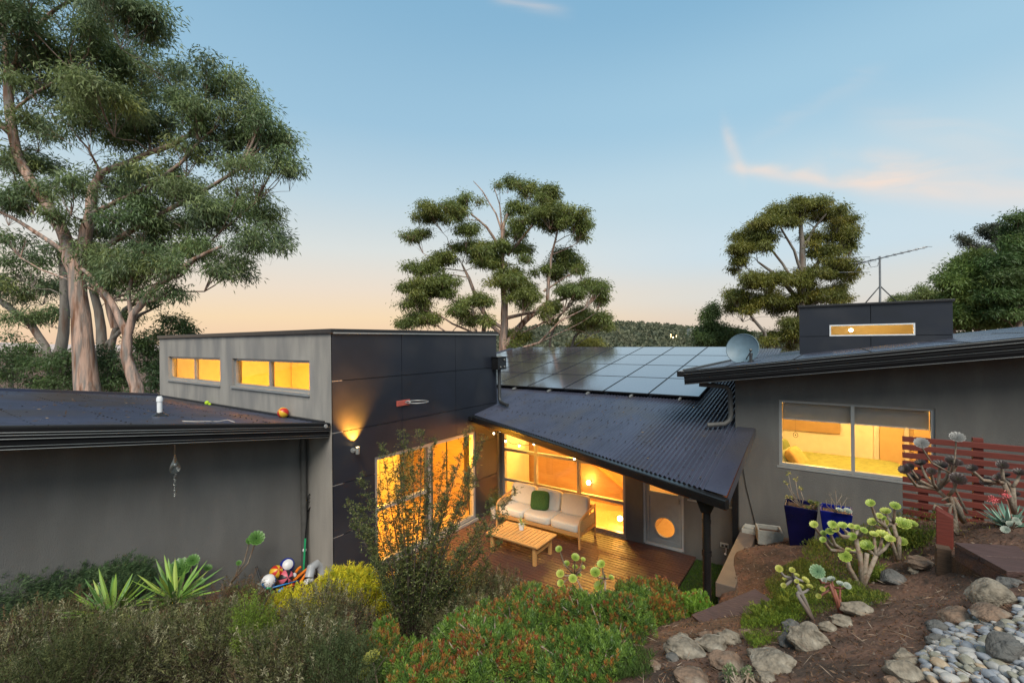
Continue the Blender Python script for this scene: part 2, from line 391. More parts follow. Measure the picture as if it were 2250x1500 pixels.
# ================================================================ THE HOUSE
house = thing('house', (-7.08, 9.0, 0), 'low grey stucco and dark panelled house with corrugated roofs and glowing windows', 'house')
KX, KY = -7.08, 4.64         # corner of the flat roofed block
WCY = 9.46                   # glazed courtyard wall
WDX, WDY = -1.48, 9.25       # right wing wall
def wallh(mb, axis, c, t, u0, u1, z0, z1, holes=(), top=None, ext=True):
    us = sorted(set([u0, u1]+[h[0] for h in holes]+[h[1] for h in holes])); us = [u for u in us if u0-1e-6 <= u <= u1+1e-6]
    zs = sorted(set([z0, z1]+[h[2] for h in holes]+[h[3] for h in holes])); zs = [z for z in zs if z0-1e-6 <= z <= z1+1e-6]
    def solid(i, j):
        if i < 0 or j < 0 or i >= len(us)-1 or j >= len(zs)-1: return False
        um, zm = (us[i]+us[i+1])/2, (zs[j]+zs[j+1])/2
        return not any(h[0] < um < h[1] and h[2] < zm < h[3] for h in holes)
    def P(u, w, z):
        if top is not None and abs(z-z1) < 1e-6: z = top(u)
        return (u, w, z) if axis == 'y' else (w, u, z)
    a, b = c, c+t
    for i in range(len(us)-1):
        for j in range(len(zs)-1):
            if not solid(i, j): continue
            U0, U1, Z0, Z1 = us[i], us[i+1], zs[j], zs[j+1]
            mb.add([P(U0, a, Z0), P(U1, a, Z0), P(U1, a, Z1), P(U0, a, Z1)], [(0, 1, 2, 3)])
            mb.add([P(U0, b, Z0), P(U1, b, Z0), P(U1, b, Z1), P(U0, b, Z1)], [(3, 2, 1, 0)])
            if not solid(i-1, j): mb.add([P(U0, a, Z0), P(U0, b, Z0), P(U0, b, Z1), P(U0, a, Z1)], [(0, 3, 2, 1)])
            if not solid(i+1, j): mb.add([P(U1, a, Z0), P(U1, b, Z0), P(U1, b, Z1), P(U1, a, Z1)], [(0, 1, 2, 3)])
            if not solid(i, j-1): mb.add([P(U0, a, Z0), P(U1, a, Z0), P(U1, b, Z0), P(U0, b, Z0)], [(0, 1, 2, 3)])
            if not solid(i, j+1): mb.add([P(U0, a, Z1), P(U1, a, Z1), P(U1, b, Z1), P(U0, b, Z1)], [(3, 2, 1, 0)])
    return mb
def window(axis, c, u0, u1, z0, z1, mull=(), trans=(), name='window', fr=.055, dp=.09, mt='alum', gl='glass', sill=True, out=-1, partial=()):
    """aluminium window in a wall opening; out = side the weather is on"""
    def bx(mb, a0, a1, w0, w1, zz0, zz1):
        w0, w1 = sorted((w0, w1))
        return mb.box(a0, a1, w0, w1, zz0, zz1) if axis == 'y' else mb.box(w0, w1, a0, a1, zz0, zz1)
    f = MB(); a, b = c, c-out*dp
    bx(f, u0, u0+fr, a, b, z0, z1); bx(f, u1-fr, u1, a, b, z0, z1)
    bx(f, u0+fr, u1-fr, a, b, z0, z0+fr); bx(f, u0+fr, u1-fr, a, b, z1-fr, z1)
    for q in mull: bx(f, q-fr*.55, q+fr*.55, a-out*.004, b+out*.004, z0+fr, z1-fr)
    for q in trans: bx(f, u0+fr, u1-fr, a-out*.002, b+out*.002, q-fr*.5, q+fr*.5)
    for (q, p0, p1) in partial: bx(f, p0, p1, a+out*.02, b+out*.02, q-fr*.45, q+fr*.45)
    w = f.build(name, mt, house)
    g = MB(); e = fr*.5; mid = c-out*dp*.5
    us = [u0+e]+list(mull)+[u1-e]
    for i in range(len(us)-1):
        g2 = MB()
        if axis == 'y': g2.add([(us[i], mid, z0+e), (us[i+1], mid, z0+e), (us[i+1], mid, z1-e), (us[i], mid, z1-e)], [(0, 1, 2, 3)])
        else: g2.add([(mid, us[i], z0+e), (mid, us[i+1], z0+e), (mid, us[i+1], z1-e), (mid, us[i], z1-e)], [(0, 1, 2, 3)])
        g2.build('pane', gl, w)
    if sill:
        sm = MB(); bx(sm, u0-.03, u1+.03, c+out*.05, c-out*.01, z0-.035, z0-.003); sm.build('sill', mt, w)
    return w
TOPB = 4.55
AXL = -15.1
def wa(px, py): p = ony(px, py, KY); return p.x, p.z
w1a = wa(370, 783); w1b = wa(484, 838); w2a = wa(510, 787); w2b = wa(680, 864)
z_t, z_b = 3.98, 3.42
z_t = (w1a[1]+w2a[1])/2; z_b = (wa(371, 833)[1]+w2b[1])/2
print('hi windows', w1a, w1b, w2a, w2b, z_t, z_b)
H1 = (w1a[0], w1b[0], z_b, z_t); H2 = (w2a[0], w2b[0], z_b, z_t)
wallh(MB(), 'y', KY, .2, AXL, KX-.001, -.3, TOPB-.08, [H1, H2]).build('front_wall', 'stucco_streak', house)
for H in (H1, H2):
    u0, u1, z0, z1 = H; window('y', KY+.06, u0, u1, z0, z1, mull=[(u0+u1)/2-.02], name='window', fr=.05, sill=False)
    s_ = MB(); s_.box(u0-.02, u1+.02, KY-.035, KY+.058, z0-.05, z0-.002); s_.build('window_ledge', 'alum', house)
# slider in the dark wall
SL = (5.52, 8.48, .05, 2.14)
wallh(MB(), 'x', KX-.03, -.2, KY+.2, 9.36, -.3, TOPB-.08, [SL]).build('side_wall', 'blackmatt', house)
js = [KY, 6.2, 7.79, 9.36]; hs = [-.1, .93, 1.83, 2.74, 3.64, TOPB-.06]
for i in range(3):
    for j in range(5):
        g = .006
        y0, y1, z0, z1 = js[i]+g, js[i+1]-g, hs[j]+g, hs[j+1]-g
        if i == 0: y0 = js[0]
        hol = []
        if SL[0] < y1 and SL[1] > y0 and SL[2] < z1 and SL[3] > z0:
            hol = [(max(SL[0], y0-.0), min(SL[1], y1), max(SL[2], z0-.0), min(SL[3], z1))]
            a_ = hol[0]
            if a_[0] <= y0+1e-6 and a_[1] >= y1-1e-6 and a_[2] <= z0+1e-6 and a_[3] >= z1-1e-6: continue
        tl = RNG.uniform(-.001, .001)
        wallh(MB(), 'x', KX+tl, -.022, y0, y1, z0, z1, hol).build('cladding_panel', 'panel', house)
MB().box(-15.14, KX+.04, KY-.04, KY+.05, TOPB-.08, TOPB).box(KX-.05, KX+.04, KY+.05, 9.40, TOPB-.08, TOPB).build('parapet_capping', 'cap', house, bevel=.006)
MB().box(KX+.041, KX+.046, KY, 9.40, TOPB-.085, TOPB-.062).build('drip_edge', 'alum', house)
MB().box(-15.1, KX-.06, KY+.06, 9.34, 4.36, 4.43).build('block_roof', 'soffit', house)
MB().box(-15.1, -14.9, KY+.2, 9.36, -.3, 4.5).box(-14.9, KX-.24, 9.16, 9.36, -.3, 4.5).build('rear_wall', 'stucco', house)
sw = window('x', KX-.02, SL[0], SL[1], SL[2], SL[3], mull=[6.97], name='sliding_door', fr=.07, out=1, dp=.12, sill=False, partial=[(1.13, SL[0]+.07, 6.97)])
MB().box(KX-.015, KX+.05, SL[0]-.03, SL[1]+.03, .0, .05).build('door_track', 'alum', sw)
MB().box(KX-.13, KX-.03, 7.01, 7.07, .12, 2.07).box(KX-.09, KX-.03, 6.86, 6.92, .12, 2.07).build('door_stile', 'alumd', sw)
# big room behind it
MB().box(-14.9, KX-.23, KY+.2, 9.16, -.02, 0.02).build('interior_floor', 'floorin', house)
MB().box(-14.9, KX-.23, KY+.201, 9.159, 4.30, 4.34).build('ceiling', 'cream', house)
im = MB().box(-14.899, KX-.235, 9.12, 9.158, 0.02, 4.3).box(-14.899, -14.86, KY+.2, 9.12, 0.02, 4.3)
im.box(-14.86, -10.4, KY+.201, KY+.22, .02, 3.35)
im.build('interior_wall', 'cream', house)
# partition with a framed opening, seen through the high windows
pt = MB(); wallh(pt, 'y', 8.2, .1, -14.8, -9.6, .02, 4.3, [(-11.9, -10.4, .02, 3.35)]); pt.build('interior_wall', 'cream', house)
MB().box(-12.0, -11.9, 8.16, 8.199, .02, 3.45).box(-10.4, -10.3, 8.16, 8.199, .02, 3.45).box(-11.9, -10.4, 8.16, 8.199, 3.35, 3.45).build('door_architrave', 'white', house)
MB().box(-11.88, -10.42, 8.24, 8.28, .02, 3.33).build('interior_door', 'plyin', house)
MB().box(-9.55, -7.7, 8.75, 9.11, .02, 2.05).build('timber_cupboard', 'plyin', house, bevel=.01)
MB().box(-9.0, -8.97, 8.735, 8.749, .1, 2.0).box(-8.3, -8.27, 8.735, 8.749, .1, 2.0).build('cupboard_gap', 'blackmatt', house)
OR = (1.0, .44, .03); YE = (1.0, .60, .16)
for p in ((-8.5, 6.6, 1.6), (-10.9, 6.7, 1.7), (-13.2, 6.6, 2.2)): lamp('low_room_light', p, 150, OR, .12)  # unseen room lights, set low so the floor outshines the upper walls
lamp('slider_fill_light', (-7.75, 7.6, 1.3), 85, OR, .1)  # unseen fill added to brighten the floor inside the slider
dl = MB()
for p in ((-7.9, 5.3, 4.29), (-9.3, 7.2, 4.29), (-11.9, 6.0, 4.29)): dl.lathe(p, [(0, -.012), (.05, -.012), (.055, 0)], 14)
dl.build('downlight', emit('downlight_glow', (1, .75, .4), 14), house)
# ---------------------------------------------------------------- garage wall and raking roof at the left
GX = -7.89
gw = MB(); ytop = lambda y: carz(y)-.16
wallh(gw, 'x', GX, -.2, -2.2, KY-.001, -.4, 3.0, [], top=ytop); gw.build('garage_wall', 'stucco_dark', house)
CX0, CX1, CY0, CY1 = -15.3, -7.19, -2.2, KY-.002
# corrugated sheet, ribs run along y
def corrugated(name, xs0, xs1, yfun0, yfun1, zf, axis='x', pitch=.076, amp=.0135, seg=8, mt='roof', rows=2, thick=True):
    n = int((xs1-xs0)/pitch*seg); u = np.linspace(xs0, xs1, n+1); ph = 2*PI*(u-xs0)/pitch
    V = []
    for r_ in range(rows+1):
        t = r_/rows
        y = np.array([yfun0(a)*(1-t)+yfun1(a)*t for a in u])
        z = np.array([zf(a, b) for a, b in zip(u, y)])+amp*np.sin(ph)
        V.append(np.stack([u, y, z] if axis == 'x' else [y, u, z], 1))
    V = np.concatenate(V); F = []
    for r_ in range(rows):
        i = np.arange(n)+r_*(n+1)
        F.append(np.stack([i, i+1, i+n+2, i+n+1], 1))
    F = np.concatenate(F)
    if axis == 'y': F = F[:, ::-1]
    if thick:
        k = len(V); V2 = V.copy(); V2[:, 2] -= .004
        F = np.concatenate([F, F[:, ::-1]+k]); V = np.concatenate([V, V2])
    return npmesh(name, V, F, mt, house, smooth=True)
corrugated('garage_roof', CX0, CX1-.02, lambda x: CY0, lambda x: CY1, lambda x, y: carz(y), rows=3, mt='carroof', pitch=.19, amp=.014)
# deep stepped gutter-like barge along the right edge
def barge(y0, y1, x, zf, name='barge_gutter'):
    prof = [(-.04, .035), (.085, .035), (.095, .02), (.095, -.035), (.082, -.045), (.082, -.10), (.06, -.115), (.06, -.165), (.045, -.175), (.045, -.225), (-.04, -.225)]
    mb = MB(); a = [(x+p, y0, zf(y0)+q) for p, q in prof]; b = [(x+p, y1, zf(y1)+q) for p, q in prof]; n = len(prof)
    mb.add(a+b, [(i, (i+1) % n, n+(i+1) % n, n+i) for i in range(n)]+[tuple(range(n-1, -1, -1)), tuple(range(n, 2*n))])
    return mb.build(name, 'blackg', house, bevel=.004)
barge(CY0, KY-.03, -7.19, carz)
# bright folded lips catch the sky: thin drawn steel beads
for off, zz in ((.0955, -.030), (.084, -.060), (.084, -.100), (.047, -.178), (.047, -.215)):
    MB().tube([(-7.19+off, CY0, carz(CY0)+zz), (-7.19+off, KY-.03, carz(KY-.03)+zz)], .0045, 6).build('gutter_bead', 'alum', house, smooth=True)
MB().lathe((-7.19+.097, KY-.12, carz(KY)+.0), [(0, .012), (.03, .012), (.035, 0)], 12, ax=(1, 0, 0)).build('gutter_cap_screw', 'alum', house)
sf = MB(); sf.add([(-7.22, CY0, carz(CY0)-.20), (-7.22, KY-.03, carz(KY)-.20), (GX, KY-.03, carz(KY)-.20), (GX, CY0, carz(CY0)-.20)], [(0, 1, 2, 3)])
sf.build('soffit', 'soffit', house)
MB().beam((CX0, CY0, carz(CY0)), (CX0, CY1, carz(CY1)), .12, .14).build('barge_cap', 'carroof', house)
# rows of roofing screws
sc = MB()
for yy in np.arange(-1.6, 4.5, .9):
    for i in range(40):
        x = CX0+.15+i*.2+(round(yy/.9)%2)*.1
        if x > CX1-.1: break
        sc.box(x-.009, x+.009, yy-.009, yy+.009, carz(yy)+.004, carz(yy)+.016)
sc.build('roof_screws', 'blackmatt', house)
# flashing where the sheet meets the block wall
MB().beam((AXL, KY-.03, carz(KY)+.03), (-7.3, KY-.03, carz(KY)+.03), .05, .05).build('wall_flashing', 'cap', house)
# downpipe on the garage wall
p0 = ony(663, 1000, KY-.13)
dpx = p0.x
MB().tube([(dpx, KY-.10, 2.78), (dpx, KY-.10, -.2)], .05, 16).build('downpipe', 'pipe', house, smooth='auto')
# ---------------------------------------------------------------- courtyard wing
EDL, EDR = (-7.08, 8.43), (-1.30, 6.55)     # skew front edge of the roof in plan
def yedge(x): return EDL[1]+(x-EDL[0])*(EDR[1]-EDL[1])/(EDR[0]-EDL[0])
GLX0, GLX1 = KX+.06, ony(1374, 1100, WCY).x
DX0, DX1 = -3.31, -2.47
WNX0, WNX1 = DX1+.10, -1.60
print('glz', GLX0, GLX1)
holes = [(GLX0, GLX1, 0.02, 2.66), (DX0, DX1, .02, 2.14), (WNX0, WNX1, 1.12, 2.14)]
wallh(MB(), 'y', WCY, .18, KX-.02, WDX+.1, -.35, roofz(WCY)-.05, holes).build('courtyard_wall', 'stucco', house)
gx = [ony(1174.5, 1060, WCY).x, ony(1269, 1060, WCY).x]
window('y', WCY+.03, GLX0, GLX1, .02, 2.66, mull=gx, trans=[.75, 1.52, 2.27], fr=.065, dp=.1, gl='glassc', sill=True, name='window_wall')
window('y', WCY+.04, WNX0, WNX1, 1.12, 2.14, fr=.05, name='window')
# door with a round porthole
dr = MB(); fr = .05
dr.box(DX0, DX0+fr, WCY+.02, WCY+.13, .02, 2.14).box(DX1-fr, DX1, WCY+.02, WCY+.13, .02, 2.14).box(DX0+fr, DX1-fr, WCY+.02, WCY+.13, 2.09, 2.14)
dr.box(DX0+fr, DX1-fr, WCY-.01, WCY+.13, .02, .06)
door = dr.build('door', mat('door_frame_paint', (.44, .455, .45), (.40, .415, .41), rough=.4), house)
pc = ony(1459.5, 1160, WCY); PR = .205
dgrey = mat('door_grey_paint', (.27, .285, .285), (.24, .255, .255), rough=.5)
lx0, lx1 = DX0+fr+.006, DX1-fr-.006
lf = MB()       # leaf: rails, stiles and a panel cut round the porthole
yf, yb = WCY+.045, WCY+.085
def plate_round(mb, x0, x1, z0, z1, c, r, yf, yb, n=40):
    def outer(t):
        dx, dz = math.cos(t), math.sin(t); k = []
        if dx > 1e-9: k.append((x1-c[0])/dx)
        if dx < -1e-9: k.append((x0-c[0])/dx)
        if dz > 1e-9: k.append((z1-c[1])/dz)
        if dz < -1e-9: k.append((z0-c[1])/dz)
        s_ = min(k); return c[0]+dx*s_, c[1]+dz*s_
    ts = sorted([2*PI*i/n for i in range(n)]+[math.atan2(z-c[1], x-c[0]) % (2*PI) for x in (x0, x1) for z in (z0, z1)]); n = len(ts)
    vs = []
    for y in (yf, yb):
        vs += [(c[0]+math.cos(t)*r, y, c[1]+math.sin(t)*r) for t in ts]+[(outer(t)[0], y, outer(t)[1]) for t in ts]
    fs = []
    for i in range(n):
        j = (i+1) % n
        fs += [(i, n+i, n+j, j), (2*n+j, 3*n+j, 3*n+i, 2*n+i), (j, 2*n+j, 2*n+i, i)]
    mb.add(vs, fs)
plate_round(lf, lx0+.07, lx1-.07, .16, 1.04, (pc.x, pc.z), PR, yf, yb)
lf.build('leaf_panel', dgrey, door)
st_ = MB().box(lx0, lx0+.07, yf-.012, yb, .07, 2.08).box(lx1-.07, lx1, yf-.012, yb, .07, 2.08).box(lx0+.07, lx1-.07, yf-.012, yb, .07, .16)
st_.box(lx0+.07, lx1-.07, yf-.012, yb, 1.04, 1.13).box(lx0+.07, lx1-.07, yf-.012, yb, 2.0, 2.08)
st_.build('leaf_frame', dgrey, door, bevel=.003)
MB().add([(lx0+.07, yf+.02, 1.13), (lx1-.07, yf+.02, 1.13), (lx1-.07, yf+.02, 2.0), (lx0+.07, yf+.02, 2.0)], [(0, 1, 2, 3)]).build('pane', 'glass', door)
pr = MB(); pr.lathe((pc.x, yf, pc.z), [(PR+.018, 0), (PR+.018, -.014), (PR-.004, -.014), (PR-.004, .03), ], 48, ax=(0, 1, 0)); pr.build('porthole_ring', 'alum', door, smooth='auto')
pf = MB(); pf.add([(pc.x+math.cos(2*PI*i/40)*PR, yf+.025, pc.z+math.sin(2*PI*i/40)*PR) for i in range(40)], [tuple(range(40))])
pf.build('porthole_pane', glass('frosted_porthole', (1, .96, .9), .8, .1, .08), door)
MB().tube([(lx1-.035, yf-.055, .98), (lx1-.035, yf-.055, 1.10)], .008, 8).tube([(lx1-.035, yf-.055, 1.04), (lx1-.035, yf, 1.04)], .008, 8).build('handle', 'alumd', door, smooth=True)
# corrugated roof
corrugated('low_roof', -12.4, -1.36, lambda x: yedge(x) if x > KX-.02 else 9.4, lambda x: 17.4, lambda x, y: roofz(y), rows=4)
# right edge flat flashing, tapering
fl = MB(); e0, e1 = (-1.36, yedge(-1.36)), (-1.36, WDY-.01)
fl.add([(-1.44, yedge(-1.44)-.02, roofz(e0[1])+.016), (-1.15, yedge(-1.15)-.02, roofz(6.5)+.016), (-1.15, WDY-.01, roofz(WDY)+.016), (-1.44, WDY-.01, roofz(WDY)+.016)], [(0, 1, 2, 3)])
fl.add([(-1.15, yedge(-1.15)-.02, roofz(6.2)+.016), (-1.15, WDY-.01, roofz(WDY)+.016), (-1.15, WDY-.01, roofz(WDY)-.13), (-1.15, yedge(-1.15)-.02, roofz(6.2)-.13)], [(3, 2, 1, 0)])
fl.build('edge_flashing', 'roof', house)
MB().beam((-1.19, yedge(-1.19)+.06, roofz(6.2)-.09), (-1.19, WDY-.01, roofz(WDY)-.09), .04, .16).build('edge_board', 'fascia', house)
# front gutter along the skew edge + timber beam below
A = Vector((EDL[0]+.03, yedge(EDL[0]+.03), 0)); B = Vector((-1.12, yedge(-1.12), 0)); dv = (B-A).normalized(); nv = Vector((dv.y, -dv.x, 0))
def onedge(t, off, dz):
    p = A+(B-A)*t+nv*off; p.z = roofz((A+(B-A)*t).y)+dz; return p
gp = [(.0, -.012), (.10, -.018), (.105, -.03), (.105, -.055), (.095, -.15), (.0, -.155)]
gm = MB(); ng = len(gp); gm.add([onedge(0, a, b) for a, b in gp]+[onedge(1, a, b) for a, b in gp], [(i, (i+1) % ng, ng+(i+1) % ng, ng+i) for i in range(ng)]+[tuple(range(ng-1, -1, -1)), tuple(range(ng, 2*ng))])
gm.build('gutter', 'black', house, bevel=.005)
bm_ = MB(); bm_.beam(onedge(0, -.09, -.15), onedge(.9, -.09, -.15), .05, .15); bm_.build('timber_fascia', 'fascia', house)
so = MB(); y0a, y0b = yedge(-7.05), yedge(-1.2)
so.add([(-7.05, y0a+.03, roofz(y0a)-.045), (-1.2, y0b+.03, roofz(y0b)-.045), (-1.2, WCY, roofz(WCY)-.045), (-7.05, WCY, roofz(WCY)-.045)], [(3, 2, 1, 0)])
so.build('eave_lining', mat('eave_lining_boards', (.34, .20, .10), (.26, .14, .07), rough=.6, stretch=(2, 14, 1)), house)
# short corrugated piece of roof at the block wall, plus its gutter end
MB().box(KX+.02, KX+.1, 8.2, 8.46, roofz(8.46)-.11, roofz(8.46)-.01).build('gutter_end', 'black', house, bevel=.004)
# ---------------------------------------------------------------- right wing
wd = ony(1712, 1024, WDY); wt = ony(1712, 878, WDY); we = ony(2055, 898, WDY)
WX0, WX1, WZ0, WZ1 = wd.x, we.x, wd.z+.02, wt.z
print('bed window', WX0, WX1, WZ0, WZ1)
BY = 8.62
wallh(MB(), 'y', WDY, .2, WDX, 6.0, -.2, 3.5, [(WX0, WX1, WZ0, WZ1)], top=lambda x: upz(x)-.10).build('bedroom_wall', 'stucco', house)
wallh(MB(), 'x', WDX, .2, WDY+.2, 18, -.2, 3.5, []).build('wing_side_wall', 'stucco', house)
window('y', WDY+.04, WX0, WX1, WZ0, WZ1, mull=[ony(1874, 950, WDY).x], fr=.045, name='window')
UX0 = -2.21
corrugated('upper_roof', BY, 19.0, lambda y: UX0, lambda y: 7.0, lambda y, x: upz(x)+.02, axis='y', mt='roof', rows=4, pitch=.10, amp=.007)
# raking barge with stepped gutter profile along the front
prof = [(.04, .045), (-.085, .045), (-.095, .03), (-.095, -.03), (-.08, -.04), (-.08, -.085), (-.055, -.10), (-.055, -.16), (-.04, -.17), (-.04, -.215), (.04, -.215)]
bg_ = MB(); a = [(UX0, BY+p, upz(UX0)+q) for p, q in prof]; b = [(7.0, BY+p, upz(7.0)+q) for p, q in prof]; n = len(prof)
bg_.add(a+b, [(i, (i+1) % n, n+(i+1) % n, n+i) for i in range(n)]+[tuple(range(n-1, -1, -1)), tuple(range(n, 2*n))]); bg_.build('barge_gutter', 'blackg', house, bevel=.004)
for off, zz in ((.0955, .028), (.0955, -.022), (.057, -.105), (.042, -.205)):
    MB().tube([(UX0, BY-off, upz(UX0)+zz), (7.0, BY-off, upz(7.0)+zz)], .0035, 6).build('gutter_bead', 'alum', house, smooth=True)
MB().add([(UX0+.1, BY, upz(UX0+.1)-.20), (7, BY, upz(7)-.20), (7, WDY+.02, upz(7)-.20), (UX0+.1, WDY+.02, upz(UX0+.1)-.20)], [(0, 1, 2, 3)]).build('soffit', 'soffit', house)
MB().add([(UX0+.1, WDY, upz(UX0+.1)-.20), (WDX, WDY, upz(WDX)-.20), (WDX, 19, upz(WDX)-.20), (UX0+.1, 19, upz(UX0+.1)-.20)], [(0, 1, 2, 3)]).build('soffit', 'soffit', house)
# end gutter at the low side of the upper roof
MB().box(UX0-.12, UX0, BY-.09, 19, upz(UX0)-.07, upz(UX0)+.03).build('gutter', 'black', house, bevel=.006)
MB().beam((UX0-.02, BY+.02, upz(UX0)+.05), (UX0-.02, 19, upz(UX0)+.05), .05, .03).build('gutter_lip', 'alumd', house)
# downpipe from the upper gutter onto the low roof
px_ = ony(1608, 900, WDY-.02)
dz = roofz(9.0)+.13
MB().tube([(UX0+.16, WDY-.25, upz(UX0)-.235), (-1.75, WDY-.22, upz(UX0)-.25), (-1.60, WDY-.16, upz(UX0)-.27), (WDX-.07, WDY-.1, upz(UX0)-.36), (WDX-.06, WDY-.09, dz+.16), (WDX-.08, WDY-.12, dz+.05), (WDX-.15, WDY-.2, dz-.01), (WDX-.42, WDY-.32, dz-.04)], .042, 14).build('downpipe', 'pipe', house, smooth='auto')
sc = MB()
for xx in (-1.6, -.55, .5, 1.6, 2.7):
    for k in range(40):
        y = BY+.1+k*.12
        sc.box(xx-.008, xx+.008, y-.008, y+.008, upz(xx)+.02, upz(xx)+.038)
sc.build('roof_screws', 'blackmatt', house)
sc = MB()
for k, yy in enumerate((6.9, 7.9, 8.9, 9.9)):
    for i in range(int((11)/.152)):
        x = -12.2+i*.152
        if x > -1.5 or yy < yedge(x)+.08 or x < KX+.05: continue
        sc.lathe((x, yy+random.uniform(-.02, .02), roofz(yy)+.009), [(.012, 0), (.008, .012), (0, .014)], 6)
sc.build('roof_screws', 'blackmatt', house)
# pop-up box on the upper roof
PY = 13.0
pl, pr_ = ony(1757, 775, PY).x, ony(2094, 738, PY).x
ptl, ptr = ony(1757, 674, PY).z, ony(2094, 664, PY).z
a = ony(1822.6, 714, PY); b = ony(2011, 737, PY); c_ = ony(1822.6, 738, PY)
wz1, wz0 = a.z, (b.z+c_.z)/2
wzt = a.z; print('popup', pl, pr_, ptl, ptr, a, b)
zt = (ptl+ptr)/2
wallh(MB(), 'y', PY+.03, .1, pl+.02, pr_-.02, upz(pl)-.3, zt-.002, [(a.x, b.x, wz0, wz1)]).build('clerestory_wall', 'blackmatt', house)
xm = ony(1913, 690, PY).x; zj = ony(1757, 738, PY).z
zj = (ony(1757, 738.5, PY).z+ony(2094, 736.5, PY).z)/2
for (x0, x1) in ((pl, xm-.006), (xm+.006, pr_)):
    for (q0, q1) in ((upz(pl)-.3, zj-.006), (zj+.006, zt)):
        hol = [(max(a.x, x0), min(b.x, x1), max(wz0, q0), min(wz1, q1))] if (max(wz0, q0) < min(wz1, q1)) else []
        wallh(MB(), 'y', PY, .022, x0, x1, q0, q1, hol).build('cladding_panel', 'panel', house)
MB().box(pl, pl+.02, PY+.03, PY+2.3, upz(pl)-.3, zt-.02).box(pr_-.02, pr_, PY+.03, PY+2.3, upz(pl)-.3, zt-.02).box(pl+.02, pr_-.02, PY+2.28, PY+2.3, upz(pl)-.3, zt-.02).build('clerestory_side', 'panel', house)
MB().box(pl-.03, pr_+.03, PY-.04, PY+2.33, zt, zt+.05).build('clerestory_roof', 'cap', house, bevel=.006)
window('y', PY-.012, a.x, b.x, wz0, wz1, fr=.028, name='window', mt='white', sill=False, dp=.08)
MB().box(pl+.1, pr_-.1, PY+1.9, PY+1.95, upz(pl)-.3, zt-.05).build('interior_wall', 'cream', house)
lb = ony(1870, 727, PY+1.2)
lamp('clerestory_light', (lb.x+.4, PY+.45, zt-.12), 70, (1, .52, .10), .06)
MB().sphere((lb.x, lb.y+.08, lb.z+.02), .045, 12, 8).build('clerestory_bulb', emit('bulb_glow', (1, .85, .5), 18), house, smooth=True)
# ---------------------------------------------------------------- rooms behind the courtyard glass
cr = MB()
cr.box(-12.0, -1.4, 15.0, 15.1, -.3, 3.4)                    # back
cr.box(-12.1, -12.0, WCY+.2, 15.0, -.3, 3.4)
cr.build('interior_wall', 'orangewall', house)
MB().box(-3.42, -3.34, WCY+.181, 15, .02, roofz(WCY)-.1).build('interior_wall', 'orangewall', house)
MB().box(-12, -1.4, WCY+.18, 15, -.02, .015).build('interior_floor', 'floorin', house)
ce = MB(); ce.add([(-12, WCY+.18, roofz(WCY)-.06), (-1.48, WCY+.18, roofz(WCY)-.06), (-1.48, 15.1, roofz(15.1)-.06), (-12, 15.1, roofz(15.1)-.06)], [(3, 2, 1, 0)]); ce.build('ceiling', 'cream', house)
# boarded half wall with a sloping rail coming down the stair
bl = MB(); yb = 11.2
pts = [(-9.0, .02), (-9.0, 1.62), (-6.25, 1.62), (-4.3, .35), (-4.3, .02)]
bl.prism([(x, yb, z) for x, z in pts], (0, .12, 0)); bl.build('stair_balustrade', 'plyin', house)
rl = MB(); rl.beam((-9.0, yb+.06, 1.645), (-6.25, yb+.06, 1.645), .17, .045); rl.beam((-6.25, yb+.06, 1.645), (-4.28, yb+.06, .37), .17, .045); rl.build('stair_rail', 'teak', house)
MB().box(-7.4, -7.25, WCY+.3, 11.1, .02, 2.6).build('interior_wall', 'cream', house)
mw = MB(); mw.box(-5.6, -3.43, 12.6, 12.7, .02, 3.0); mw.build('interior_wall', 'orangewall', house)
MB().box(-4.35, -3.43, 11.0, 11.6, .02, .5).build('stair_step', 'redwood', house)
for i_, (q, yy) in enumerate(((ony(1293, 1060, 11.10), 11.13), (ony(1363, 1138, 10.0), 10.0))):
    lamp('sconce_light', (q.x, yy-.16, q.z+.12), 16, (1.0, .42, .06), .05)
    MB().sphere((q.x, yy-.02, q.z), .06, 14, 10).build('wall_sconce', emit('sconce_glow', (1, .80, .42), 22), house, smooth=True)
    MB().box(q.x-.04, q.x+.04, yy+.03, yy+.065, q.z-.07, q.z+.05).build('sconce_backplate', 'alumd', house)
lamp('stair_hall_light', (-5.9, 12.2, 2.9), 480, (1.0, .60, .10), .15)
lamp('hall_light', (-6.3, 10.3, 2.35), 82, (1.0, .50, .13), .15)
lamp('hall_light', (-4.6, 10.3, 2.3), 100, (1.0, .42, .07), .15)
lamp('entry_light', (-2.4, 11.0, 2.1), 110, (1.0, .62, .2), .12)
MB().box(-3.3, -1.5, 12.2, 12.3, .02, 3).build('interior_wall', 'cream', house)
MB().box(-2.9, -2.2, 11.9, 12.15, .02, 1.9).build('bookcase', 'plyin', house)
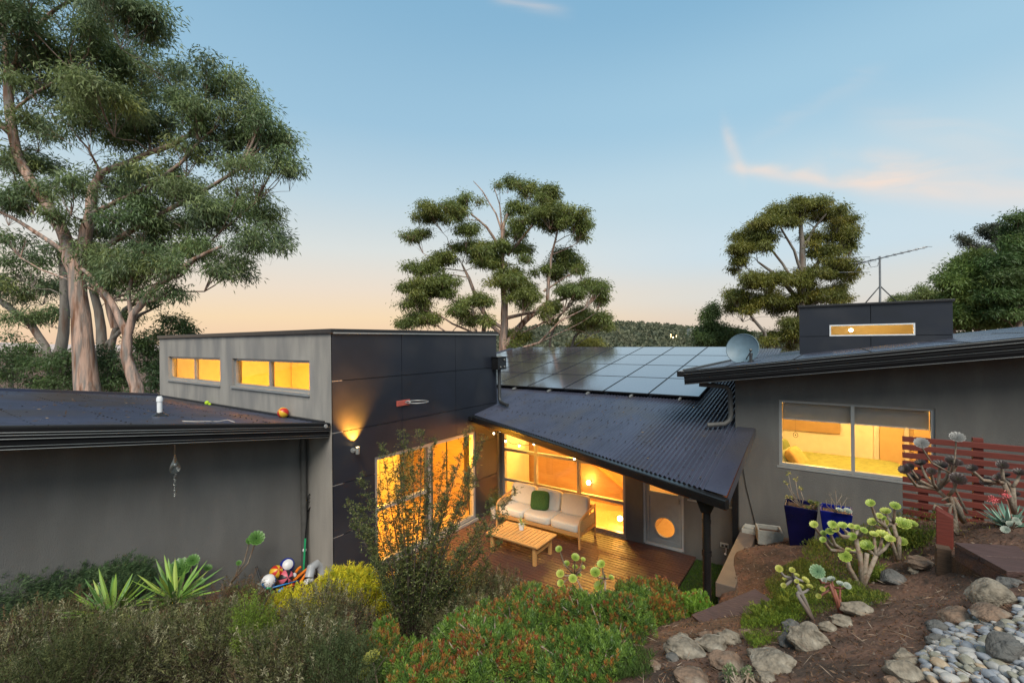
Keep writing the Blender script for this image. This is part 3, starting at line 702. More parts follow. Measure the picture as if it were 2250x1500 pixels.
# planter sprig silhouette indoors is left to the plants section
# bedroom
BR0, BR1 = WDX+.2, 5.0
wallh(MB(), 'y', 12.6, .1, BR0, BR1, 1.2, 3.9, [], top=lambda x: upz(x)-.2).box(BR1, BR1+.1, WDY+.2, 12.7, 1.2, 4.4).build('interior_wall', 'cream', house)
MB().box(BR0, BR1, WDY+.2, 12.6, 1.16, 1.2).build('interior_floor', 'floorin', house)
ce = MB(); ce.add([(BR0, WDY+.2, upz(BR0)-.25), (BR1+.1, WDY+.2, upz(BR1)-.25), (BR1+.1, 12.7, upz(BR1)-.25), (BR0, 12.7, upz(BR0)-.25)], [(3, 2, 1, 0)]); ce.build('ceiling', 'cream', house)
MB().box(BR0, BR0+.05, WDY+.2, 12.6, 1.2, 3.45).build('interior_wall', 'cream', house)
wr = MB(); wr.box(1.3, 1.9, 11.9, 12.59, 1.2, 3.4); wr.build('wardrobe', 'plyin', house, bevel=.01)
MB().box(.72, .80, 12.54, 12.598, 1.2, 3.3).box(1.22, 1.295, 12.54, 12.598, 1.2, 3.3).box(.8, 1.22, 12.54, 12.598, 3.22, 3.3).build('door_architrave', 'white', house)
MB().box(.81, 1.21, 12.565, 12.595, 1.2, 3.2).build('interior_door', mat('tan_door', (.62, .47, .26), (.58, .43, .24), rough=.5), house)
MB().box(BR0+.05, BR1, 12.57, 12.597, 1.2, 1.32).build('skirting_board', 'white', house)
lamp('bedroom_light', (1.4, 10.6, 3.35), 160, (1.0, .60, .17), .2)
lamp('bedroom_light', (-.2, 10.9, 3.1), 95, (1.0, .58, .16), .2)
blz = ony(1712, 920, WDY).z
bmt = mat('grey_roller_blind', (.42, .40, .36), (.39, .37, .33), rough=.8)
MB().box(WX0+.05, WX1-.05, WDY+.16, WDY+.168, blz, WZ1-.02).build('roller_blind', bmt, house)
MB().beam((WX0+.05, WDY+.164, blz-.008), (WX1-.05, WDY+.164, blz-.008), .02, .02).build('blind_bar', 'white', house)
# power point
q = ony(1592, 1197, WCY); pp = MB().box(q.x-.075, q.x+.075, WCY-.02, WCY-.001, q.z-.045, q.z+.045).build('power_point', 'concrete', house, bevel=.006)
MB().box(q.x-.05, q.x-.01, WCY-.032, WCY-.021, q.z-.025, q.z+.02).box(q.x+.015, q.x+.055, WCY-.032, WCY-.021, q.z-.025, q.z+.02).build('socket', 'pipedark', pp, bevel=.003)
MB().tube([(q.x+.03, WCY-.03, q.z-.03), (q.x+.035, WCY-.05, q.z-.09), (q.x+.02, WCY-.04, q.z-.16)], .006, 6).sphere((q.x+.02, WCY-.045, q.z-.15), .022, 8, 6).build('plug_cord', 'white', pp, smooth=True)
# veranda post with a rain head
pb = onz(1547, 1300, 0)
POX, POY = -1.44, 6.66
MB().tube([(POX, POY, -.25), (POX, POY, 2.0)], .055, 18).build('veranda_post', 'black', house, smooth='auto')
rh = MB(); rh.add([(POX-.12, POY-.12, 2.14), (POX+.16, POY-.12, 2.14), (POX+.16, POY+.12, 2.14), (POX-.12, POY+.12, 2.14), (POX-.06, POY-.06, 1.92), (POX+.06, POY-.06, 1.92), (POX+.06, POY+.06, 1.92), (POX-.06, POY+.06, 1.92)],
       [(0, 1, 2, 3), (7, 6, 5, 4), (0, 4, 5, 1), (1, 5, 6, 2), (2, 6, 7, 3), (3, 7, 4, 0)]); rh.build('rain_head', 'black', house, bevel=.008)
MB().lathe((POX, POY, 1.36), [(.064, -.03), (.064, .03)], 18).lathe((POX, POY, 1.8), [(.06, -.02), (.06, .02)], 18).build('pipe_collar', 'black', house)
# rain head on the dark wall, its pipe and spout over the low roof
q = onx(1080, 797, KX); rz_ = q.z
MB().box(KX+.03, KX+.22, q.y-.02, q.y+.34, rz_-.17, rz_+.13).build('rain_head', 'black', house, bevel=.008)
MB().box(KX+.02, KX+.24, q.y-.04, q.y+.36, rz_+.131, rz_+.155).build('rain_head_lid', 'black', house)
kn = MB()
for (dy, dz_) in ((.08, -.11), (.24, -.11), (.24, .07)): kn.sphere((KX+.23, q.y+dy, rz_+dz_), .035, 12, 8)
kn.build('rain_head_knobs', 'alumd', house, smooth=True)
MB().tube([(KX+.09, q.y+.2, rz_-.17), (KX+.09, q.y+.2, roofz(q.y)+.22), (KX+.13, q.y+.18, roofz(q.y)+.13), (KX+.2, q.y+.12, roofz(q.y)+.10), (KX+.52, q.y-.05, roofz(q.y)+.07)], .045, 14).build('downpipe', 'pipedark', house, smooth='auto')
# wall light with its up-beam
q = onx(778, 988, KX); wl = thing('wall_light', (KX, q.y, q.z), 'small steel cylinder up-light glowing on the dark panelled wall', 'wall light')
MB().lathe((KX+.10, q.y, q.z-.06), [(0, 0), (.034, 0), (.036, .005), (.036, .125), (.03, .125), (.03, .09)], 20).build('lamp_body', 'alum', wl, smooth='auto')
MB().lathe((KX, q.y-.03, q.z), [(0, .02), (.045, .02), (.045, 0)], 18, ax=(1, 0, 0)).tube([(KX+.015, q.y-.02, q.z), (KX+.08, q.y, q.z)], .012, 8).build('wall_bracket', 'alum', wl, smooth='auto')
MB().lathe((KX+.10, q.y, q.z+.055), [(0, 0), (.029, 0)], 16).build('bulb', emit('uplight_glow', (1, .7, .3), 30), wl)
L_ = lamp('uplight', (KX+.105, q.y, q.z+.075), 1000, (1, .37, .035), .012, kind='SPOT', spot_size=math.radians(84), spot_blend=1.0)
L_.rotation_euler = Vector((.15, 0.05, -1)).to_track_quat('Z', 'Y').to_euler()
# basketball ring
q = onx(885, 884, KX); hp = thing('basketball_hoop', (KX, q.y, q.z), 'faded red bracket and bare metal basketball ring on the dark wall', 'basketball hoop')
MB().box(KX+.004, KX+.03, q.y-.17, q.y+.17, q.z-.06, q.z+.05).build('backplate', mat('faded_red_paint', (.42, .09, .07), (.36, .08, .06), rough=.6), hp, bevel=.006)
rg = [(KX+.05+.23+math.cos(t)*.225, q.y+.12+math.sin(t)*.225, q.z+.02) for t in np.linspace(0, 2*PI, 33)]
MB().tube(rg, .009, 8, cap=False).tube([(KX+.02, q.y+.08, q.z+.02), (KX+.08, q.y+.1, q.z+.02)], .012, 8).tube([(KX+.02, q.y+.1, q.z-.05), (KX+.1, q.y+.12, q.z+.015)], .01, 8).build('ring', 'alum', hp, smooth=True)
# ---------------------------------------------------------------- solar panels
PW, PH = 1.155, 1.62
rown = ['lowest', 'second lowest', 'second highest', 'highest']
cols = ['first', 'second', 'third', 'fourth', 'fifth', 'sixth', 'seventh', 'eighth']
px0 = -2.44; py0 = 10.76
ca = math.atan(RS)
def panel_proto(loc):
    t = thing('solar_panel', loc, 'x', 'solar panel', 'solar panels on the low corrugated roof'); t.rotation_euler = (ca, 0, 0)
    w, h = PW-.02, PH-.02
    fm = MB(); f = .012
    fm.box(0, w, 0, f, -.035, 0).box(0, w, h-f, h, -.035, 0).box(0, f, f, h-f, -.035, 0).box(w-f, w, f, h-f, -.035, 0)
    me = fm; base = Vector(loc)
    me.v = [tuple(Vector(p)+base) for p in me.v]; me.build('frame', 'solarf', t)
    gm_ = MB(); gm_.box(f, w-f, f, h-f, -.03, -.003); gm_.v = [tuple(Vector(p)+base) for p in gm_.v]; gm_.build('glass_face', 'solar', t)
    return t
proto = None
for r_ in range(4):
    for c2 in range(8):
        y = py0+r_*PH*math.cos(ca); x = px0-(c2+1)*PW
        loc = (x, y, roofz(y)+.11)
        if proto is None: t = proto = panel_proto(loc)
        else: t = copy_tree(proto); t.location = loc
        t['label'] = f'black solar panel in the {rown[r_]} row, {cols[c2]} from the right end'
rl = MB()
for x in np.arange(-11.5, -2.6, 1.155): rl.beam((x+.55, py0-.12, roofz(py0-.12)+.04), (x+.55, 17.2, roofz(17.2)+.04), .04, .04)
rl.build('panel_rails', 'alum', house)
# ---------------------------------------------------------------- deck
deck = thing('deck', (-4.6, 7.2, 0), 'red-brown timber deck in front of the glazed wall', 'deck')
dk = MB(); y = 4.9; i = 0
while y < WCY-.01:
    y1 = min(y+.0835, WCY-.004)
    x0, x1 = KX+.01, -2.24+RNG.uniform(-.004, .004)
    cut = -4.6+RNG.uniform(-1.6, 1.6); j = RNG.uniform(-.0015, .0015)
    dk.box(x0, cut-.002, y, y1, -.03, j); dk.box(cut+.002, x1, y, y1, -.03, j+RNG.uniform(-.001, .001)); y += .0935
dk.build('deck_boards', 'deckA', deck, bevel=.003, seg=1)
MB().box(KX+.01, -2.26, 4.92, WCY-.01, -.20, -.045).build('deck_frame', 'blackmatt', deck)
# ================================================================ GROUND
CT_ = []
def cp(px, py, Y): p = at(px, py, Y); CT_.append((p.x, p.y, p.z))
for a in ((2200, 1480, 2.35), (2240, 1300, 3.1), (2050, 1450, 2.55), (1850, 1480, 2.75), (1650, 1480, 3.1), (1450, 1480, 3.3), (2000, 1380, 3.2), (2050, 1300, 3.9),
          (1900, 1330, 3.9), (1780, 1430, 3.3), (1700, 1330, 4.9), (1800, 1280, 4.8), (1720, 1230, 6.5), (1650, 1200, 7.3), (1900, 1200, 5.9), (2000, 1200, 4.9), (2150, 1165, 4.4), (2240, 1190, 3.9)): cp(*a)
CT_ += [(.64, 6.8, 2.2), (1.6, 6.8, 2.35), (3, 6.5, 2.5), (-.9, 9.2, .78), (0.2, 9.2, 1.0), (2, 9.2, 1.5), (0, 0, 2.68), (0, -3, 3.2), (4, 2, 2.9), (5, 6, 2.9), (-4, -3, 2.2), (-7.8, 3, .26), (-7.8, 1, .75), (-7.8, -2, 1.3), (-5, .8, 1.15),
        (-1.25, 6.7, .72), (-1.2, 8.5, .76), (5, 9, 2.2), (-7.5, 4.3, .2)]
for X, Y, z in ((-1, 3, 1.55), (-3, 3, 1.3), (-3, 5, .62), (-1, 5, .85), (1, 5, 1.0), (0, 6.5, .15), (-2.5, 6.3, .1), (2, 5, 1.25), (1.5, 3.2, 1.95), (2.4, 5.9, .65), (.2, 2.2, 2.1)):
    p = cam2w(X, Y, z); CT_.append((p.x, p.y, z))
CT_ = np.array(CT_)
def tps_fit(P, lam=.02):
    n = len(P); d = np.linalg.norm(P[:, None, :2]-P[None, :, :2], axis=2); K = np.where(d > 0, d*d*np.log(d+1e-12), 0)+lam*np.eye(n)
    A_ = np.zeros((n+3, n+3)); A_[:n, :n] = K; A_[:n, n] = 1; A_[:n, n+1:] = P[:, :2]; A_[n, :n] = 1; A_[n+1:, :n] = P[:, :2].T
    return np.linalg.solve(A_, np.concatenate([P[:, 2], [0, 0, 0]]))
TW = tps_fit(CT_)
def tps(x, y):
    x = np.asarray(x, float); y = np.asarray(y, float)
    xc = np.clip(x, -9, 6.5); yc = np.clip(y, -4, 10)
    d2 = (xc[..., None]-CT_[:, 0])**2+(yc[..., None]-CT_[:, 1])**2
    return (.5*d2*np.log(d2+1e-12))@TW[:-3]+TW[-3]+TW[-2]*xc+TW[-1]*yc
def hnoise(x, y, s, seed=0):
    r = np.random.default_rng(seed); o = 0
    for k in range(7):
        a, b, c, d = r.uniform(-1, 1, 4); o = o+np.sin((a*x+b*y)*s*1.7+c*9)*np.cos((d*x-a*y)*s*1.3+b*7)
    return o/7
def sstep(a, b, v): t = np.clip((v-a)/(b-a), 0, 1); return t*t*(3-2*t)
def ground_z(x, y, fine=True):
    x = np.asarray(x, float); y = np.asarray(y, float)
    h = tps(x, y)
    if fine: h = h+.035*hnoise(x, y, 2.2, 1)+.014*hnoise(x, y, 7, 2)+.006*hnoise(x, y, 19, 3)
    # level courtyard under deck and lawn
    inside = sstep(4.62, 4.95, y-np.where(x > -2.3, np.clip((x+2.3)*1.65, 0, 1.6), 0))*(x < -1.33)
    h = h*(1-inside)+(-.21)*inside
    h = np.where((x < KX-.1) & (y > KY), -.3, h); h = np.where((y > WCY+.1) & (x < 6), -.35, h)
    X = CA*x+SA*y; Y = -SA*x+CA*y; r = np.hypot(x, y)
    X = X; far = sstep(14, 40, r)
    left = sstep(.2, -1.2, X/np.maximum(r, 1))
    hf = -2-58*sstep(20, 260, r)*(.35+.65*left)-14*sstep(250, 900, r)*(1-left)+1.2*hnoise(x, y, .05, 5)
    hf = np.where(Y < 0, 3+r*.12, hf)
    mixb = sstep(-6, 8, Y)
    hf = (3+np.minimum(r, 400)*.10)*(1-mixb)+hf*mixb
    return h*(1-far)+hf*far
def axis(lo, hi, d, out):
    a = list(np.arange(lo, hi, d)); s = d; v = lo; L_ = []
    while v > -out: s *= 1.22; v -= s; L_.append(v)
    s = d; v = a[-1]; R_ = []
    while v < out: s *= 1.22; v += s; R_.append(v)
    return np.array(L_[::-1]+a+R_)
gxs, gys = axis(-8.2, 5.6, .05, 6000), axis(-1.2, 9.6, .05, 6000)
XX, YY = np.meshgrid(gxs, gys); ZZ = ground_z(XX, YY)
nx, ny = len(gxs), len(gys)
idx = (np.arange(ny-1)[:, None]*nx+np.arange(nx-1)[None]).ravel()
def ramp_mat(name, stops, scale, bump=1.0, bs=22, detail=12):
    mt, nt, bs_ = new_mat(name); L = nt.links
    tc = N(nt, 'ShaderNodeTexCoord'); n1 = N(nt, 'ShaderNodeTexNoise'); n1.inputs['Scale'].default_value = scale; n1.inputs['Detail'].default_value = detail; n1.inputs['Roughness'].default_value = .65
    L.new(tc.outputs['Object'], n1.inputs['Vector'])
    rp = N(nt, 'ShaderNodeValToRGB'); e = rp.color_ramp.elements
    while len(e) > 1: e.remove(e[-1])
    e[0].position = stops[0][0]; e[0].color = (*stops[0][1], 1)
    for p, c in stops[1:]: q = e.new(p); q.color = (*c, 1)
    L.new(n1.outputs[0], rp.inputs[0]); L.new(rp.outputs[0], bs_.inputs['Base Color']); bs_.inputs['Roughness'].default_value = .9
    n2 = N(nt, 'ShaderNodeTexNoise'); n2.inputs['Scale'].default_value = bs; n2.inputs['Detail'].default_value = 8; L.new(tc.outputs['Object'], n2.inputs['Vector'])
    bp = N(nt, 'ShaderNodeBump'); bp.inputs['Strength'].default_value = bump; bp.inputs['Distance'].default_value = .03; L.new(n2.outputs[0], bp.inputs['Height']); L.new(bp.outputs[0], bs_.inputs['Normal'])
    return mt
M['soil'] = ramp_mat('garden_soil', [(.30, (.030, .020, .014)), (.42, (.070, .042, .027)), (.50, (.115, .062, .040)), (.58, (.165, .088, .056)), (.64, (.085, .055, .038)), (.72, (.13, .095, .065))], 2.4)
npmesh('ground', np.stack([XX.ravel(), YY.ravel(), ZZ.ravel()], 1), np.stack([idx, idx+1, idx+nx+1, idx+nx], 1), M['soil'], smooth=True, kind='structure', origin=(0, 0, 0))
def gz(x, y): return float(ground_z(np.array([x]), np.array([y]))[0])
def onground(px, py, lim=60):
    d = Vector(ray(px, py)); s = 1.2; prev = None
    while s < lim:
        p = Vector((0, 0, EYE))+d*s
        if p.z < gz(p.x, p.y): break
        s += .02 if s < 8 else .1
    return Vector((0, 0, EYE))+d*s
# lawn strip
lawn = MB().box(-2.235, -1.36, 5.6, WCY-.002, -.19, -.045).build('lawn', mat('lawn_earth', (.03, .05, .015), (.02, .035, .01), rough=.9, scale=30, bump=1), kind='structure')
def leafmesh(name, P, D, Ln, Wd, C, mt='leaf', parent=None, side=None, bend=.15, mid=.45, jitter=.12, **k):
    n = len(P); D = unit(D); Ln = np.broadcast_to(Ln, (n,)); Wd = np.broadcast_to(Wd, (n,))
    if side is None: side = unit(np.cross(D, rnd_dir(n)))
    a = P; t = P+D*Ln[:, None]; t[:, 2] -= bend*Ln
    m_ = P+D*(Ln*mid)[:, None]
    V = np.stack([a, m_+side*(Wd/2)[:, None], t, m_-side*(Wd/2)[:, None]], 1).reshape(-1, 3)
    C = np.clip(C*(1+RNG.normal(size=(n, 1))*jitter), .002, 1); C4 = np.repeat(C, 4, 0)
    F = np.arange(n*4).reshape(n, 4)
    return npmesh(name, V, F, mt, parent=parent, tint=C4, **k)
def pal(n, cs, w=None):
    cs = np.array(cs); i = RNG.choice(len(cs), n, p=w); j = RNG.choice(len(cs), n, p=w); t = RNG.uniform(0, .35, (n, 1))
    return cs[i]*(1-t)+cs[j]*t
# lawn blades
n = 15000; P = np.stack([RNG.uniform(-2.23, -1.37, n), RNG.uniform(5.7, 9.44, n), np.full(n, -.05)], 1)
D = unit(np.stack([RNG.normal(0, .5, n), RNG.normal(0, .5, n), np.ones(n)], 1))
leafmesh('grass', P, D, RNG.uniform(.03, .07, n), .006, pal(n, [(.06, .13, .012), (.10, .19, .02), (.04, .09, .01)]), mt='leafm', kind='stuff', label='short green lawn grass beside the deck', cat='grass')
# ================================================================ FAR LAND
def px_dir(px): a = (px-1125)/1000; return CA*a-SA, SA*a+CA
def hill(name, pts, D1, D0, mt, noise, base):
    pxs = np.linspace(pts[0][0], pts[-1][0], 260); ys = np.interp(pxs, [p[0] for p in pts], [p[1] for p in pts])
    T = np.linspace(0, 1, 24); V = []
    for t in T:
        dd = D0+(D1-D0)*t
        for px, py in zip(pxs, ys):
            a, b = px_dir(px); zt = EYE+(-ray(px, py)[2]*-1)*D1
            z = base+(zt-base)*(t**.8)+hnoise(np.array(a*dd), np.array(b*dd), .012, 3)*noise*t+hnoise(np.array(a*dd), np.array(b*dd), .04, 4)*noise*.4*t
            V.append((a*dd, b*dd, float(z)))
    for px in pxs: a, b = px_dir(px); V.append((a*D1*1.3, b*D1*1.3, base))
    n = len(pxs); i = (np.arange(len(T))[:, None]*n+np.arange(n-1)[None]).ravel()
    return np.array(V), npmesh(name, np.array(V), np.stack([i, i+1, i+n+1, i+n], 1), mt, smooth=True, kind='structure', origin=(0, 0, 0))
hm = ramp_mat('wooded_hill', [(.35, (.10, .115, .075)), (.5, (.15, .165, .10)), (.62, (.20, .21, .13))], .02, bump=.3, bs=.1)  # paled: slight distance haze is mixed into the hill colour
HV, _ = hill('hill', [(700, 762), (1050, 735), (1130, 727), (1200, 716), (1260, 720), (1300, 722), (1345, 712), (1370, 711), (1430, 714), (1500, 721), (1560, 726), (1650, 733), (1800, 742), (2100, 735), (2500, 725)], 900, 260, hm, 3, -40)
hz = mat('hazy_far_shore', (.52, .42, .38), (.48, .40, .38), rough=1, scale=.002)  # pinkish air haze put into the shore's surface colour
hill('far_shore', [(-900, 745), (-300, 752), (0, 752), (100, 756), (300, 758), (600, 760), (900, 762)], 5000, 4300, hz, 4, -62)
wmt = mat('sea_water', (.10, .13, .20), (.12, .15, .23), rough=.25, scale=.01, bump=.3, bscale=.4)
cc = cam2w(-2600, 2200, -60)
MB().add([(cc.x-6000, cc.y-6000, -58), (cc.x+6000, cc.y-6000, -58), (cc.x+6000, cc.y+6000, -58), (cc.x-6000, cc.y+6000, -58)], [(0, 1, 2, 3)]).build('sea', wmt, kind='structure')
# forest on the hill: thousands of crowns read as one mass
i = RNG.choice(260*24, 16000); i = i[HV[i, 2] > -38]; Pc = HV[i]+RNG.normal(0, 6, (len(i), 3))*np.array([1, 1, .05])
k = 14; cen = np.repeat(Pc, k, 0); rad = np.repeat(RNG.uniform(3.0, 7.0, len(Pc)), k)
dr_ = rnd_dir(len(cen)); dr_[:, 2] = np.abs(dr_[:, 2]); Pp = cen+dr_*rad[:, None]*.8
cl = np.repeat(pal(len(Pc), [(.10, .115, .072), (.145, .155, .095), (.075, .09, .06), (.19, .185, .12)]), k, 0)  # crown tones lightened to carry the distance haze
leafmesh('far_wood', Pp-dr_*1.2, rnd_dir(len(cen)), rad*.75, rad*.6, cl, mt='leafm', kind='stuff', label='bushland covering the distant hills', cat='forest', bend=0)
def hillpt(px, py, dist): p = at(px, py, dist); return p
lg = emit('far_lamp_glow', (1, .72, .35), 9)
for (px, py, r, what) in ((1479, 741, 1.5, 'brightest orange light on the far hillside below the long building'), (1474, 734, .8, 'small orange light above the brightest hillside light'), (1486, 737, .7, 'small light just right of the hillside pair'),
                      (1416, 742, .8, 'lone white light on the far hillside, right of the gum tree'), (1371, 742, .9, 'white light low on the far hillside nearest the gum tree'), (1500, 749, .6, 'faint light below the far long building')):
    p = at(px, py, 620); q = MB().sphere(p, r*.55, 8, 6).tube([p, p-Vector((0, 0, 30))], .2, 5); q.build('street_light', lg if False else lg, label=what, cat='light', group='lights on the far hill', smooth=True)
fb = at(1530, 725.5, 640); ux = Vector((CA, SA, 0)); bld = thing('office_building', (fb.x, fb.y, fb.z-30), 'long pale flat roofed building on the distant wooded ridge', 'building')
MB().beam(fb-ux*11+Vector((0, 0, -4)), fb+ux*14+Vector((0, 0, -4)), 12, 14).build('wall', 'concrete', bld)
for rr_ in range(3):
    wm = MB(); c0 = fb+Vector((0, 0, 1-rr_*2.8))-F0*6.1
    wm.beam(c0-ux*10.5, c0+ux*13.5, .3, 1.2); wm.build('window_band', 'alumd', bld)
# ================================================================ ROCKS AND PEBBLES
def rock_mesh(rx, ry, rz, seed, sub=4):
    import bmesh
    bm = bmesh.new(); bmesh.ops.create_icosphere(bm, subdivisions=sub, radius=1)
    r = np.random.default_rng(seed); A_ = r.normal(size=(9, 3)); A_ /= np.linalg.norm(A_, axis=1)[:, None]; cut = r.uniform(.55, .9, 9); ph = r.uniform(0, 6, (8, 3)); fq = r.uniform(1.5, 7, (8, 3))
    for v in bm.verts:
        p = np.array(v.co); 
        for a, c in zip(A_, cut):
            d = p@a
            if d > c: p = p-a*(d-c)*.88
        w = sum(math.sin((fq[i]*(1 if i < 4 else 3.2))@p+ph[i][0])*(.035 if i < 4 else .013) for i in range(8)); p = p*(1+w)
        v.co = Vector((p[0]*rx, p[1]*ry, p[2]*rz))
    me = bpy.data.meshes.new('rock'); bm.to_mesh(me); bm.free(); me.polygons.foreach_set('use_smooth', [True]*len(me.polygons))
    me.set_sharp_from_angle(angle=math.radians(28))
    return me
def rock(px, py, w, h, label, mt='rockA', seed=0, group='stones edging the garden path', flat=.8):
    b = onground(px, py+h*.30); Y = -SA*b.x+CA*b.y
    rx = w/2000*Y*.95; rz = h/2000*Y*1.05
    me = rock_mesh(rx, rx*flat, rz, seed+int(px)); me.materials.append(M[mt])
    o = bpy.data.objects.new('rock', me); COL.objects.link(o); o.location = (b.x, b.y, b.z+rz*.30)
    back = F0*rx*.3; o.location += back
    o.rotation_euler = (0, 0, math.radians(35)+random.uniform(-.4, .4))
    setp(o, label, 'rock', group)
    return o
rocks = [(1783, 1403, 84, 66, 'large rounded grey boulder on the left edge of the earth path', 'rockA'), (1825, 1377, 44, 30, 'pale stone tucked behind the large rounded boulder', 'rockA'),
 (1858, 1366, 54, 28, 'flat grey stone at the foot of the red-stemmed succulent', 'rockA'), (1890, 1337, 70, 40, 'lichen-grey stone behind the red-stemmed succulent', 'rockA'),
 (1703, 1459, 110, 52, 'broad pale boulder at the near end of the left stone edge', 'rockA'), (1683, 1488, 52, 32, 'small grey stone below the broad pale boulder', 'rockA'),
 (1970, 1270, 56, 38, 'blue-grey stone right of the big green rosette plant stems', 'rockC'), (2036, 1238, 70, 32, 'flat brown rock near the corner of the timber platform', 'rockB'),
 (2012, 1252, 30, 20, 'small round stone in front of the flat brown rock', 'rockA'), (2193, 1310, 104, 72, 'big grey boulder in front of the timber platform', 'rockA'),
 (2193, 1352, 92, 34, 'long low brown rock under the big platform boulder', 'rockB'), (2112, 1358, 78, 48, 'rust brown rock at the top of the pebble bed', 'rockB'),
 (2074, 1382, 58, 34, 'smooth dark grey stone at the left tip of the pebble bed', 'rockC'), (2062, 1406, 50, 32, 'mossy grey stone on the left edge of the pebbles', 'rockC'),
 (2000, 1446, 62, 32, 'pale green-grey angular stone left of the pebbles', 'rockA'), (2002, 1480, 88, 46, 'large dull grey stone at the bottom left of the pebbles', 'rockA'),
 (2226, 1427, 84, 84, 'dark rounded boulder sitting among the pebbles', 'rockC'), (2228, 1280, 56, 28, 'blue-grey rock beside the platform legs', 'rockC'),
 (1968, 1497, 54, 26, 'brown stone cut by the bottom edge below the path', 'rockB'), (2207, 1379, 34, 30, 'small dark rock between boulder and pebbles', 'rockC'),
 (1745, 1378, 46, 30, 'dark stone behind the large rounded boulder', 'rockC'), (1733, 1408, 40, 36, 'dark stone left of the large rounded boulder', 'rockC'),
 (1697, 1432, 38, 22, 'little brown stone above the broad pale boulder', 'rockB'), (1905, 1324, 34, 18, 'small grey stone touching the lichen-grey stone', 'rockC'),
 (1508, 1428, 96, 42, 'long low mossy boulder beside the fleshy shrubs', 'rockA'), (1572, 1420, 80, 36, 'long grey stone in the middle of the rock cluster', 'rockA'),
 (1606, 1404, 52, 36, 'upright pale stone at the right of the rock cluster', 'rockA'), (1553, 1396, 34, 24, 'reddish brown stone behind the rock cluster', 'rockB'),
 (1443, 1463, 34, 26, 'small pinkish stone under the fleshy shrub', 'rockB'), (1605, 1456, 84, 46, 'tan rock with a dry top near the small spiky plant', 'rockB'),
 (1530, 1495, 92, 26, 'tan flat rock cut by the bottom edge', 'rockB'), (1502, 1402, 32, 24, 'small grey stone under the bright green shrub', 'rockA'),
 (1582, 1392, 26, 20, 'little red-brown stone near the leaning board', 'rockB'), (1640, 1392, 34, 30, 'brown stone half hidden under the mossy bank', 'rockB'),
 (2165, 1140, 40, 16, 'flat grey stone in the bed behind the platform', 'rockC'), (1478, 1446, 34, 22, 'rough grey stone left of the long mossy boulder', 'rockC'),
 (2160, 1382, 30, 20, 'mottled brown stone in the upper pebbles', 'rockB'), (1655, 1436, 30, 24, 'weathered grey stone beside the grassy bank', 'rockA')]
for a in rocks: rock(*a[:4], a[4], a[5])
# pebbles: rounded river stones, each one an object
peb = []
import bmesh
for s_ in range(6):
    bm = bmesh.new(); bmesh.ops.create_icosphere(bm, subdivisions=3, radius=1); r = np.random.default_rng(s_+50); ph = r.uniform(0, 6, (4, 3)); fq = r.uniform(.8, 2.2, (4, 3))
    for v in bm.verts:
        p = np.array(v.co); p = p*(1+sum(math.sin(fq[i]@p+ph[i][0])*.05 for i in range(4))); v.co = Vector(p)
    me = bpy.data.meshes.new('pebble'); bm.to_mesh(me); bm.free(); me.polygons.foreach_set('use_smooth', [True]*len(me.polygons)); peb.append(me)
pm = {'smooth pale grey river pebble in the pebble bed': mat('pebble_pale', (.40, .385, .355), (.30, .295, .275), rough=.55, scale=2, bump=.15, bscale=14, c3=(.33, .33, .33), s3=1.2),
      'smooth blue-grey river pebble in the pebble bed': mat('pebble_blue', (.235, .255, .285), (.18, .195, .22), rough=.5, scale=2, bump=.15, bscale=14, c3=(.28, .29, .30), s3=1.4),
      'smooth olive grey river pebble in the pebble bed': mat('pebble_olive', (.245, .235, .18), (.18, .175, .135), rough=.55, scale=2, bump=.15, bscale=14, c3=(.37, .355, .30), s3=1.4),
      'smooth tan river pebble in the pebble bed': mat('pebble_tan', (.36, .27, .175), (.30, .22, .14), rough=.55, scale=2, bump=.15, bscale=14, c3=(.42, .35, .25), s3=1.4)}
pk = list(pm)
pebm = {(a, b): None for a in range(6) for b in range(4)}
for a in range(6):
    for b in range(4): me = peb[a].copy(); me.materials.append(pm[pk[b]]); pebm[(a, b)] = me
poly = [(2105, 1362), (2065, 1398), (2058, 1420), (2022, 1440), (2030, 1475), (2035, 1508), (2262, 1508), (2262, 1330), (2245, 1320), (2225, 1372), (2180, 1375), (2140, 1350)]
def inpoly(x, y, pl):
    c = False; n_ = len(pl)
    for i in range(n_):
        x0, y0 = pl[i]; x1, y1 = pl[(i+1) % n_]
        if (y0 > y) != (y1 > y) and x < (x1-x0)*(y-y0)/(y1-y0)+x0: c = not c
    return c
PG = [onground(*q) for q in poly]; PG2 = [(p.x, p.y) for p in PG]
bx0, bx1 = min(p[0] for p in PG2), max(p[0] for p in PG2); by0, by1 = min(p[1] for p in PG2), max(p[1] for p in PG2)
placed = []; tries = 0
while len(placed) < 298 and tries < 60000:
    tries += 1; x = random.uniform(bx0, bx1); y = random.uniform(by0, by1)
    if not inpoly(x, y, PG2): continue
    sz = random.uniform(.020, .040)
    if any((x-a)**2+(y-b)**2 < ((sz+c)*.72)**2 for a, b, c in placed): continue
    placed.append((x, y, sz))
print('pebbles', len(placed))
for (x, y, sz) in placed:
    b = random.choices(range(4), (5, 4, 3, 1.1))[0]; o = bpy.data.objects.new('pebble', pebm[(random.randrange(6), b)]); COL.objects.link(o)
    el = random.uniform(.58, .85); o.scale = (sz*1.25, sz*el*1.1, sz*random.uniform(.5, .7)); o.location = (x, y, gz(x, y)+sz*.35)
    o.rotation_euler = (random.gauss(0, .28), random.gauss(0, .28), math.radians(-20)+random.gauss(0, .7)); setp(o, pk[b], 'pebble', 'river pebbles')
